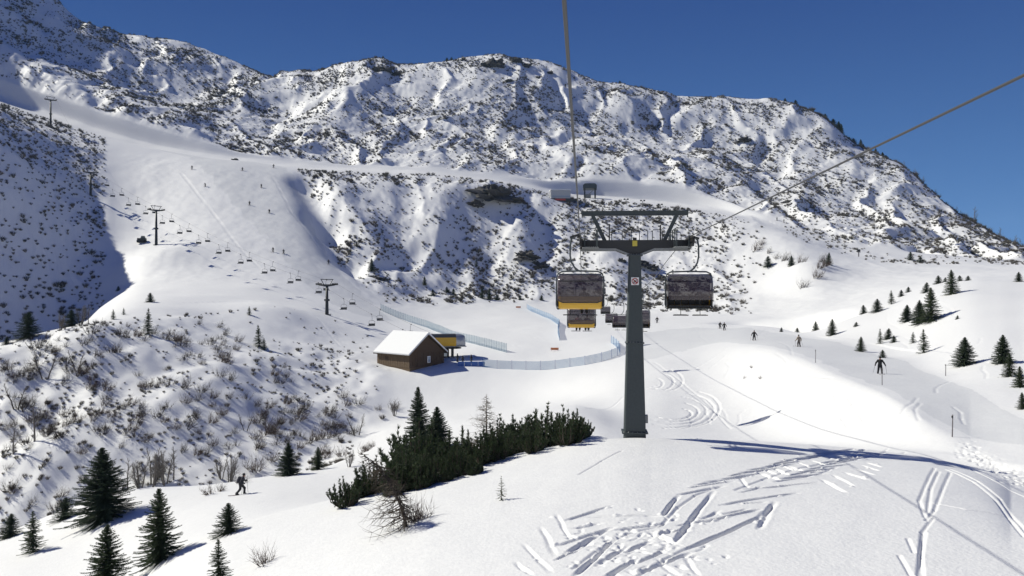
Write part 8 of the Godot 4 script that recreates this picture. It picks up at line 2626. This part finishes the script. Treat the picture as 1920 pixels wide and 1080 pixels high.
	[28.67, -64.25, 28.06, -64.94, 0.10, 0.05, 0.00],
	[28.06, -64.94, 27.54, -64.49, 0.10, 0.05, 0.00],
	[27.54, -64.49, 27.04, -64.23, 0.10, 0.05, 0.00],
	[28.77, -83.64, 28.15, -82.66, 0.10, 0.05, 0.00],
	[28.15, -82.66, 27.59, -80.64, 0.10, 0.05, 0.00],
	[27.59, -80.64, 26.91, -80.20, 0.10, 0.05, 0.00],
	[35.38, -106.47, 34.17, -100.03, 0.10, 0.05, 0.00],
	[34.17, -100.03, 33.16, -95.49, 0.10, 0.05, 0.00],
	[33.16, -95.49, 32.27, -93.52, 0.10, 0.05, 0.00],
	[32.00, -118.34, 31.24, -113.29, 0.10, 0.05, 0.00],
	[31.24, -113.29, 30.16, -110.83, 0.10, 0.05, 0.00],
	[30.16, -110.83, 29.08, -108.41, 0.10, 0.05, 0.00],
	[31.09, -60.70, 29.51, -58.23, 0.10, 0.05, 0.00],
	[29.51, -58.23, 27.89, -56.31, 0.10, 0.05, 0.00],
	[27.89, -56.31, 27.26, -55.47, 0.10, 0.05, 0.00],
	[45.35, -190.88, 41.79, -176.76, 0.10, 0.05, 0.00],
	[41.79, -176.76, 39.05, -164.22, 0.10, 0.05, 0.00],
	[39.05, -164.22, 37.47, -151.38, 0.10, 0.05, 0.00],
	[30.09, -58.29, 28.51, -56.00, 0.10, 0.05, 0.00],
	[28.51, -56.00, 27.65, -54.14, 0.10, 0.05, 0.00],
	[27.65, -54.14, 27.12, -52.76, 0.10, 0.05, 0.00],
	[45.52, -76.39, 44.09, -74.17, 0.10, 0.05, 0.00],
	[44.09, -74.17, 42.82, -71.37, 0.10, 0.05, 0.00],
	[42.82, -71.37, 41.45, -69.23, 0.10, 0.05, 0.00],
	[70.25, -131.63, 67.14, -123.01, 0.10, 0.05, 0.00],
	[67.14, -123.01, 64.61, -116.04, 0.10, 0.05, 0.00],
	[64.61, -116.04, 62.51, -111.84, 0.10, 0.05, 0.00],
	[43.43, -129.54, 40.72, -117.00, 0.10, 0.05, 0.00],
	[40.72, -117.00, 37.75, -107.09, 0.10, 0.05, 0.00],
	[37.75, -107.09, 35.17, -99.32, 0.10, 0.05, 0.00],
	[64.99, -194.92, 58.58, -178.36, 0.10, 0.05, 0.00],
	[58.58, -178.36, 50.90, -161.20, 0.10, 0.05, 0.00],
	[50.90, -161.20, 45.06, -145.87, 0.10, 0.05, 0.00],
	[57.94, -109.51, 56.41, -108.03, 0.10, 0.05, 0.00],
	[56.41, -108.03, 54.83, -106.44, 0.10, 0.05, 0.00],
	[54.83, -106.44, 53.01, -102.51, 0.10, 0.05, 0.00],
	[33.65, -108.73, 32.61, -108.30, 0.10, 0.05, 0.00],
	[32.61, -108.30, 31.70, -105.54, 0.10, 0.05, 0.00],
	[31.70, -105.54, 30.93, -101.86, 0.10, 0.05, 0.00],
	[25.39, -86.14, 24.31, -84.71, 0.10, 0.05, 0.00],
	[24.31, -84.71, 23.62, -82.14, 0.10, 0.05, 0.00],
	[23.62, -82.14, 22.63, -79.88, 0.10, 0.05, 0.00],
	[56.82, -118.46, 54.83, -112.16, 0.10, 0.05, 0.00],
	[54.83, -112.16, 52.90, -105.93, 0.10, 0.05, 0.00],
	[52.90, -105.93, 50.98, -101.81, 0.10, 0.05, 0.00],
	[55.94, -110.33, 53.96, -104.39, 0.10, 0.05, 0.00],
	[53.96, -104.39, 52.14, -100.30, 0.10, 0.05, 0.00],
	[52.14, -100.30, 50.40, -97.34, 0.10, 0.05, 0.00],
	[53.69, -90.61, 52.04, -88.06, 0.10, 0.05, 0.00],
	[52.04, -88.06, 50.38, -86.77, 0.10, 0.05, 0.00],
	[50.38, -86.77, 48.88, -85.16, 0.10, 0.05, 0.00],
	[23.70, -89.00, 23.22, -85.90, 0.10, 0.05, 0.00],
	[23.22, -85.90, 22.55, -83.01, 0.10, 0.05, 0.00],
	[22.55, -83.01, 22.45, -79.60, 0.10, 0.05, 0.00],
	[39.83, -71.98, 37.43, -69.13, 0.10, 0.05, 0.00],
	[37.43, -69.13, 35.38, -66.06, 0.10, 0.05, 0.00],
	[35.38, -66.06, 33.88, -63.24, 0.10, 0.05, 0.00],
	[22.88, -90.94, 21.62, -88.02, 0.10, 0.05, 0.00],
	[21.62, -88.02, 21.08, -84.74, 0.10, 0.05, 0.00],
	[21.08, -84.74, 20.30, -81.40, 0.10, 0.05, 0.00],
	[56.44, -113.93, 54.43, -107.17, 0.10, 0.05, 0.00],
	[54.43, -107.17, 52.37, -99.90, 0.10, 0.05, 0.00],
	[52.37, -99.90, 50.53, -95.00, 0.10, 0.05, 0.00]
]
# mounds and hollows: x, z, radius x, radius z, height
var mounds := [
	[-54.26, -185.06, 11.00, 14.00, 2.60],
	[-115.47, -259.57, 14.00, 10.00, 3.00],
	[-104.64, -485.16, 16.00, 26.00, 11.00],
	[-30.57, -328.69, 9.00, 22.00, 6.00],
	[3.33, -329.67, 9.00, 18.00, 6.00],
	[77.51, -522.71, 12.00, 24.00, 7.00],
	[118.59, -475.54, 14.00, 30.00, 5.00],
	[-13.27, -357.84, 13.00, 10.00, 5.00],
	[-172.26, -506.10, 20.00, 40.00, 9.00],
	[40.71, -317.89, 12.00, 16.00, 5.00],
	[97.44, -265.26, 12.00, 12.00, 4.00]
]
# rocks: x, z, radius
var rocks := [
	[-8.38, -355.07, 8.38],
	[-16.44, -348.40, 3.52],
	[0.00, -354.67, 3.59],
	[5.40, -320.44, 4.32],
	[10.74, -318.57, 3.22],
	[50.70, -316.06, 3.41],
	[55.72, -315.55, 2.98],
	[58.33, -309.09, 2.50],
	[-88.49, -535.85, 6.14],
	[-79.04, -537.95, 3.63],
	[-12.86, -545.32, 7.35],
	[1.85, -549.01, 4.81],
	[9.22, -547.03, 3.69],
	[25.79, -546.55, 2.58],
	[-1.77, -524.71, 2.48],
	[18.00, -534.19, 2.16],
	[43.67, -316.04, 1.70],
	[143.13, -408.37, 3.03],
	[147.39, -502.71, 4.07],
	[-132.28, -377.41, 1.78],
	[-48.98, -279.48, 2.45],
	[-45.40, -280.63, 1.70]
]

func survey_marks() -> void:
	for m in mounds:
		mound(m[0], m[1], m[2], m[3], m[4])
	var dt: Array = [[58.3, -203.6], [67.4, -192.2], [64.7, -160.1]]
	for i in 2:
		groove(Vector2(dt[i][0], dt[i][1]), Vector2(dt[i + 1][0], dt[i + 1][1]), 4.2, 4.2, 0.0)
	var bank: Array = [[-89.6, -342.7], [-72.4, -308.8], [-57.9, -281.7]]
	for i in 2:
		groove(Vector2(bank[i][0], bank[i][1]), Vector2(bank[i + 1][0], bank[i + 1][1]), 7.0, 6.0, 0.0)
	for g in grooves:
		groove(Vector2(g[0], g[1]), Vector2(g[2], g[3]), g[4], g[5], 0.12, g[6] > 0.5)

var placed := {}
func place(src: Node3D, where: Vector3, turn: float, size: float, label := "", group := "") -> Node3D:
	if not placed.has(src):
		placed[src] = true
		src.position = where; src.rotation = Vector3(0, turn, 0); src.scale = Vector3.ONE * size
		if label != "": src.set_meta("label", label)
		if group != "": src.set_meta("group", group)
		return src
	var o: Node3D = src.duplicate()
	var base := String(src.name)
	if base.length() > 4 and base[base.length() - 4] == "_":
		base = base.substr(0, base.length() - 4)
	o.name = numbered(base)
	add_child(o)
	o.position = where; o.rotation = Vector3(0, turn, 0); o.scale = Vector3.ONE * size
	if label != "": o.set_meta("label", label)
	if group != "":
		o.set_meta("group", group)
	elif o.has_meta("group"):
		o.remove_meta("group")
	return o

func rope_height(d: float) -> float:
	var ds := PackedFloat32Array([-80, 43.2, 48, 71, 86, 125, 165, 210, 260, 320, 388])
	var ys := PackedFloat32Array([10.72, 10.8, 10.5, 8.35, 7.6, 5.7, 4.7, 5.1, 11.0, 30.0, 56.0])
	return hermite(ds, ys, tangents(ds, ys), d)

func build_things() -> void:
	build_lift()
	build_left_lift()
	build_site()
	build_people()
	build_plants()

func build_lift() -> void:
	make_main_tower(Vector3(6.72, 0.10, -43.4))
	var axis := Vector3(0.0901, 0, -0.9959)
	var c0 := Vector3(6.72, 0, -43.4)
	for side in [-1, 1]:
		var off: Vector3 = Vector3(0.9959, 0, 0.0901) * 2.97 * side
		var pts := []
		var d := -70.0
		while d < 345.0:
			var p: Vector3 = c0 + off + axis * (d - 0.0)
			p.y = rope_height(d + 43.2)
			pts.append(p)
			d += 2.0 if d > -60.0 and d < 20.0 else 5.0
		make_rope("thick steel haul rope running over the tower and above the yellow backed chairs" if side < 0 else "thick steel haul rope on the tower arm that carries the dark empty chairs", pts, 0.0235, 8)
	var chair := make_bubble_chair("bubble chair", "")
	for c in [[-1, -1.2, "yellow backed bubble chair with tinted hood beside the tower arm, one rider inside"], [-1, 27.5, "yellow backed bubble chair carrying riders with skis below, hanging lower down the line"]]:
		var p: Vector3 = c0 - Vector3(0.9959, 0, 0.0901) * 2.97 + axis * c[1]
		p.y = rope_height(c[1] + 43.2)
		place(chair, p, ROPE_YAW, 1.0, c[2]).scale = Vector3(0.83, 0.97, 0.9)
	var gname := "dark empty bubble chairs on the far stretch of the line"
	for c in [[0.3, "dark empty bubble chair with foot rests hanging right under the end of the tower arm"], [41.0, "dark empty bubble chair partly hidden by the tower column"], [81.0, ""], [121.0, ""], [166.0, ""], [211.0, ""]]:
		var p: Vector3 = c0 + Vector3(0.9959, 0, 0.0901) * 2.97 + axis * c[0]
		p.y = rope_height(c[0] + 43.2)
		if c[1] == "":
			place(chair, p, ROPE_YAW + PI, 1.0, "small distant dark bubble chair low above the flat snow", gname).scale = Vector3(0.83, 0.97, 0.9)
		else:
			place(chair, p, ROPE_YAW + PI, 1.0, c[1]).scale = Vector3(0.83, 0.97, 0.9)

func build_left_lift() -> void:
	var feet := [[-218.15, -374.16, 14.0], [-163.98, -307.96, 10.5], [-123.10, -273.81, 13.5], [-47.89, -204.75, 9.2]]
	var names := ["dark lift pylon beside the shaded road cut high on the slope", "dark lift pylon on the upper slope below the road", "tall dark lift pylon on a snow mound with a long curved shadow", "dark lift pylon on the flat snow uphill of the wooden hut"]
	var tops := []
	for i in 4:
		var p := on_ground(feet[i][0], feet[i][1])
		tops.append(p + Vector3.UP * (feet[i][2] - 0.93))
	var st := on_ground(-14.11, -166.12)
	tops.append(st + Vector3.UP * 3.1)
	var yaw := []
	for i in 4:
		var d: Vector3 = tops[i + 1] - tops[maxi(i - 1, 0)]
		yaw.append(atan2(-d.x, -d.z))
		make_small_tower(names[i], on_ground(feet[i][0], feet[i][1], 0.1), yaw[i], feet[i][2], 4.8)
	var chair := make_small_chair("open chair of the older lift hanging above the slope", "open chairs of the lift to the hut")
	for side in [-1.0, 1.0]:
		var pts := []
		var marks := []
		for i in 4:
			var a: Vector3 = tops[i]; var b: Vector3 = tops[i + 1]
			var d := (b - a); d.y = 0.0; d = d.normalized()
			var off: Vector3 = Vector3(-d.z, 0, d.x) * 2.4 * side
			for k in 12:
				var f := k / 12.0
				pts.append(a.lerp(b, f) + off + Vector3.DOWN * 4.0 * f * (1.0 - f) * a.distance_to(b) * 0.018)
		make_rope("thin haul rope of the older lift on the " + ("uphill" if side < 0 else "piste") + " side of its pylons", pts, 0.02, 5)
		var c := Curve3D.new()
		for p in pts: c.add_point(p)
		var l := c.get_baked_length()
		var s := l * 0.30 + (4.0 if side > 0 else 0.0)
		while s < l - 4.0:
			var p := c.sample_baked(s)
			var q := c.sample_baked(s + 0.5)
			place(chair, p, atan2(-(q.x - p.x), -(q.z - p.z)) + (PI if side > 0 else 0.0), 1.0, "small open chair of the older lift hanging above the slope", "open chairs of the older lift")
			s += 13.5

func build_site() -> void:
	make_hut(on_ground(-20.53, -160.27, 0.15), -0.72)
	make_valley_station(on_ground(-14.11, -166.12, 0.9), 0.18)
	make_garage(on_ground(22.73, -374.75, 0.3), 0.05)
	make_top_station(on_ground(38.66, -392.83, 0.3), ROPE_YAW)
	make_fence("long pale net fence on dense posts crossing the snow behind the hut", [[-39.33, -237.21], [-31.03, -230.21], [-23.63, -219.11], [-14.61, -197.03], [-7.28, -179.94], [-1.14, -169.57]], 1.9, 1.1, mats.net_pale, mats.net_pale, 0.22)
	make_fence("blue net fence curving round the flat snow in front of the lift line", [[-5.82, -157.08], [0.00, -154.71], [9.09, -149.85], [13.87, -146.97], [17.84, -147.01], [20.92, -152.86], [21.70, -160.95], [21.30, -169.91]], 1.6, 3.0, mats.net_blue, mats.mat_blue, 0.22)
	make_fence("short winding blue net fence in the middle of the flat snow", [[5.14, -272.39], [8.61, -255.53], [11.77, -232.88], [12.66, -211.06], [11.31, -195.19], [10.99, -183.19]], 1.6, 3.0, mats.net_blue, mats.net_blue, 0.22)
	# padded barrier by the station
	var t := thing("padded_barrier", "dark blue padded barrier on the snow under the yellow lift terminal", "barrier", on_ground(-7.44, -157.72), 0.1)
	for k in 4:
		var s := sto(true)
		box(s, Vector3(-2.7 + k * 1.35, 0.4, 0), Vector3(1.3, 0.95, 0.3))
		part("pad", s, mats.mat_blue, t)
	for b in [[9.12, -169.15, "low orange sign board lying out on the flat snow"], [2.20, -271.47, "small red and orange board at the far edge of the flat snow"]]:
		t = thing("sign_board", b[2], "sign", on_ground(b[0], b[1]))
		var s := sto(true)
		box(s, Vector3(0, 0.45, 0), Vector3(1.7, 0.5, 0.05))
		part("panel", s, mats.orange, t)
		s = sto(true)
		for x in [-0.7, 0.7]:
			box(s, Vector3(x, 0.1, 0.06), Vector3(0.06, 0.7, 0.06))
		part("legs", s, mats.white, t)
	t = thing("snow_machine", "dark parked snow machine beside the tall lift pylon", "vehicle", on_ground(-129.97, -277.86), 0.3)
	var s2 := sto(true)
	box(s2, Vector3(0, 1.0, 0), Vector3(2.9, 1.0, 1.7))
	part("body", s2, mats.dark, t)
	s2 = sto(true)
	prism(s2, PackedVector2Array([Vector2(-0.4, 1.45), Vector2(1.2, 1.45), Vector2(0.9, 2.3), Vector2(-0.1, 2.3)]), -0.75, 0.75)
	part("cab", s2, mats.frame, t)
	for z in [-0.95, 0.95]:
		s2 = sto(true)
		box(s2, Vector3(0, 0.4, z), Vector3(3.1, 0.75, 0.5))
		part("track", s2, mats.rubber, t)
	for p in marker_poles:
		t = thing("marker_pole", "thin dark marker pole stuck in the snow at the piste edge", "pole", on_ground(p[0], p[1]), 0.0, "marker poles along the piste")
		var s := sto(false)
		tube(s, [Vector3(0, -0.4, 0), Vector3(rng.randf_range(-0.05, 0.05), p[2], 0)], [0.035, 0.03], 6)
		part("shaft", s, mats.marker, t)
		s = sto(false)
		tube(s, [Vector3(0, p[2] * 0.86, 0), Vector3(0, p[2] * 0.95, 0)], [0.042], 6)
		part("reflector_band", s, mats.dark, t)
	for p in [[53.37, -370.03], [60.88, -368.68], [68.67, -366.50]]:
		t = thing("lamp_post", "short post with two heads on the mountain bench near the lift terminal", "post", on_ground(p[0], p[1]), 0.0, "two headed posts on the mountain bench")
		var s := sto(false)
		tube(s, [Vector3(0, -0.3, 0), Vector3(0, 2.6, 0)], [0.14, 0.12], 6)
		part("shaft", s, mats.dark, t)
		for sx in [-1.0, 1.0]:
			s = sto(true)
			box(s, Vector3(sx * 0.75, 2.75, 0), Vector3(0.8, 0.6, 0.5))
			bar(s, Vector3(0, 2.4, 0), Vector3(sx * 0.6, 2.6, 0), 0.12, 0.12)
			part("head", s, mats.dark, t)
	t = thing("signpost", "short post with a dark board on the white shoulder of the upper road", "signpost", on_ground(132.47, -302.36))
	var s3 := sto(true)
	box(s3, Vector3(0, 0.8, 0), Vector3(0.3, 2.2, 0.3))
	part("shaft", s3, mats.marker, t)
	s3 = sto(true)
	box(s3, Vector3(0, 2.3, 0.1), Vector3(1.2, 1.0, 0.12))
	part("board", s3, mats.dark, t)

func build_people() -> void:
	var dress := [[Color(0.012, 0.012, 0.015), Color(0.015, 0.015, 0.018), Color(0.01, 0.01, 0.01)], [Color(0.30, 0.25, 0.19), Color(0.10, 0.09, 0.08), Color(0.03, 0.03, 0.03)], [Color(0.02, 0.022, 0.03), Color(0.03, 0.03, 0.032), Color(0.02, 0.02, 0.02)], [Color(0.16, 0.02, 0.02), Color(0.02, 0.02, 0.025), Color(0.02, 0.02, 0.02)]]
	var made := {}
	for k in skiers:
		var key := "%s %d" % [k[2], k[4]]
		if not made.has(key):
			var w: Array = dress[int(k[4])]
			made[key] = make_person(k[5], k[2], w[0], w[1], w[2], k[6])
		place(made[key], on_ground(k[0], k[1], 0.03), k[3], 1.0, k[5], k[6])
	# riders: seat height is 3.86 m below the rope
	var axis := Vector3(0.0901, 0, -0.9959)
	var across := Vector3(0.9959, 0, 0.0901)
	for r in [[-1.2, 0.22, 2, "person in dark clothes sitting under the tinted hood of the nearest yellow chair"], [27.5, -0.3, 3, "person in a dark red jacket riding the lower yellow chair"], [27.5, 0.5, 2, "person in dark clothes riding the lower yellow chair beside a red jacket"]]:
		var w: Array = dress[r[2]]
		var q := make_person(r[3], "sit", w[0], w[1], w[2])
		var p: Vector3 = Vector3(6.72, 0, -43.4) - across * 2.97 + axis * r[0] + across * r[1]
		p.y = rope_height(r[0] + 43.2) - 3.74 - 0.44
		q.position = p; q.rotation.y = ROPE_YAW

func build_plants() -> void:
	var kinds := {}
	kinds.broad = make_spruce("", "", 6.0, 2.95, 1.5, mats.spruce)
	kinds.full = make_spruce("", "", 6.0, 2.6, 1.3, mats.spruce_light, 0.08, 0.1)
	kinds.narrow = make_spruce("", "", 6.0, 2.0, 1.4, mats.spruce, 0.04)
	kinds.thin = make_spruce("", "", 6.0, 1.95, 1.0, mats.spruce_light, 0.22, -0.15)
	kinds.squat = make_spruce("", "", 6.0, 4.2, 1.3, mats.spruce, 0.05, 0.3)
	for t in spruces:
		var k: float = t[2] / 6.0
		var tree := place(kinds[t[3]], on_ground(t[0], t[1], 0.05), rng.randf() * TAU, k, ("tall " if t[5] == "spruces on the snowy bank above the piste" and t[2] > 3.6 else "") + t[4], t[5])
		tree.scale = Vector3(k * rng.randf_range(0.85, 1.2), k, k * rng.randf_range(0.85, 1.2))
		tree.rotation.z = rng.randf_range(-0.05, 0.05)
	var p0 := make_pine("", "", 2.2, 1.25, 42, mats.pine)
	var p1 := make_pine("", "", 2.2, 0.85, 36, mats.pine, 0.75)
	for i in pines.size():
		var p: Array = pines[i]
		place(p0 if i % 2 == 0 else p1, on_ground(p[0], p[1], 0.05), rng.randf() * TAU, p[2] / 2.05 * rng.randf_range(0.8, 1.15), ("low sprawling" if p[2] < 1.5 else ("dense" if p[2] < 2.1 else "tall pointed")) + " dark green mountain pine in the thicket on the crest", "mountain pine thicket on the crest")
	var bt := [make_bare_tree("", "", 4.0, 1, mats.bark_grey), make_bare_tree("", "", 4.0, 2, mats.bark), make_bare_tree("", "", 4.0, 5, mats.bark_grey)]
	for b in bare:
		place(bt[int(b[3]) - 1], on_ground(b[0], b[1], 0.05), rng.randf() * TAU, b[2] / 4.0, ["single stemmed leafless tree", "forked leafless tree with two dark stems", "many stemmed leafless tree"][int(b[3]) - 1] + " on the slope behind the knoll", "leafless trees on the left slope")
	for b in ridge_bare:
		place(bt[0], on_ground(b[0], b[1], 0.05), rng.randf() * TAU, b[2] / 4.0, "leafless tree on the falling end of the mountain ridge", "leafless trees on the ridge end")
	var l0 := make_larch("pale leafless larch with fine drooping branches behind the pine thicket", 5.2, 1.9, mats.larch, Vector3.ZERO)
	l0.position = on_ground(-2.03, -62.87, 0.05)
	var l1 := make_larch("leafless larch leaning far over above the snow in front of the pines", 3.4, 1.55, mats.bark, Vector3(-1.8, -0.3, 0.3), -0.9)
	l1.position = on_ground(-4.20, -31.48, 0.05)
	var sp := make_spruce("tiny pale sapling alone on the smooth foreground snow", "", 6.0, 2.0, 0.5, mats.sapling, 0.2)
	sp.scale = Vector3.ONE * 0.17
	sp.position = on_ground(-0.44, -32.45, 0.02)
	var bk := [make_bush("", "", 1.0, 13, mats.twig), make_bush("", "", 1.0, 17, mats.twig_red), make_bush("", "", 1.0, 10, mats.twig)]
	for i in bushes.size():
		var b: Array = bushes[i]
		var hi := i >= 285
		place(bk[int(b[3])], on_ground(b[0], b[1], 0.05), rng.randf_range(-0.9, 0.9), b[2] * 0.95, "tall leafless alder bush on the white slope under the upper road" if hi else ("knee high " if b[2] < 1.35 else ("man high " if b[2] < 1.9 else "large ")) + ["dark leafless alder bush", "reddish brown leafless alder bush", "sparse few stemmed alder bush"][int(b[3])] + " on the snowy slope behind the knoll", "alder bushes under the upper road" if hi else "alder bushes on the left slope")
	for b in shrubs:
		place(bk[1], on_ground(b[0], b[1], 0.03), rng.randf() * TAU, b[2], "small leafless shrub tip sticking out of smooth snow", "shrub tips in smooth snow")
	var rk := [make_rock("", "", 51), make_rock("", "", 57), make_rock("", "", 63)]
	for i in rocks.size():
		var r: Array = rocks[i]
		var q := place(rk[i % 3], on_ground(r[0], r[1], r[2] * 0.3), rng.randf() * TAU, r[2], ("dark rock on the skyline crest of the mountain" if -r[1] > 480.0 else ("large" if r[2] > 4.0 else "small") + " dark bare rock showing through the snow of the mountainside"), "bare rocks on the mountain")
	scatter_scrub()

# the brushwood of the whole mountainside, far too many stems to count
func scatter_scrub() -> void:
	var mm := MultiMesh.new()
	mm.transform_format = MultiMesh.TRANSFORM_3D
	mm.use_colors = true
	mm.mesh = scrub_mesh()
	var n1 := fnl(71, 0.02, 2); var n2 := fnl(72, 0.09, 2)
	var xf := []
	var tries := 0
	while tries < 170000 and xf.size() < 48000:
		tries += 1
		var b := rng.randf_range(-38.0, 38.0)
		var r := sqrt(lerpf(85.0 * 85.0, 690.0 * 690.0, rng.randf()))
		var c := int(col_at(clampf(b, -35.5, 35.4))); var j := int(row_at(r))
		var s := zone[c * nr + j]
		var k := 0.0
		if s > 12.03 and s < 14.12:
			k = 0.9
			if s > 13.95 and b > 20.0: k = 1.0
		elif s > 14.0 and s < 14.4 and b > 20.0:
			k = 1.0
		elif s > 8.0 and s < 9.985:
			var br := -9.2 - 3.3 * (s - 8.0)
			if b > br + 0.6: k = 0.9 * sm(8.05, 8.3, s) * (1.0 - sm(12.5, 18.5, b))
			elif b < -27.2: k = 0.65
		elif s >= 9.985 and s <= 12.03 and b > 19.0:
			k = 0.3
		elif s > 4.45 and s < 6.97 and b < -9.0 and r > 82.0:
			k = (1.0 - sm(-14.0, -9.0, b)) * (1.0 - 0.85 * sm(6.1, 6.5, s) * sm(-25.0, -19.0, b))
		if k <= 0.0: continue
		var x := r * sin(deg_to_rad(b)); var z := -r * cos(deg_to_rad(b))
		var d := 0.55 + 0.95 * n1.get_noise_2d(x, z) + 0.8 * n2.get_noise_2d(x, z)
		if b < -27.2 and s < 10.0: d = maxf(d, 0.6)
		if s > 13.97 and b > 21.0: d = 1.0
		if rng.randf() > k * clampf(d, 0.06, 1.0): continue
		var size := rng.randf_range(0.4, 1.0) * (1.8 if rng.randf() < 0.10 else 1.0) * (0.55 if s < 7.0 else 1.0) * clampf(0.7 + 0.6 * d, 0.75, 1.3)
		if s > 13.93 and b > 20.0: size *= 1.8
		var bs := Basis(Vector3.UP, rng.randf() * TAU).scaled(Vector3(size, size * 1.2, size))
		xf.append(Transform3D(bs, on_ground(x, z, 0.05)))
	mm.instance_count = xf.size()
	for i in xf.size():
		mm.set_instance_transform(i, xf[i])
		var w := rng.randf_range(0.6, 1.35)
		mm.set_instance_color(i, Color(0.125 * w, 0.105 * w, 0.090 * w).lerp(Color(0.08, 0.09, 0.05), rng.randf() * 0.4))
	var o := MultiMeshInstance3D.new()
	o.name = "mountain_scrub"
	o.multimesh = mm; o.material_override = mats.twig_far
	o.set_meta("kind", "stuff")
	tag(o, "brown leafless brushwood scattered over the snowy mountainside", "brushwood")
	add_child(o)
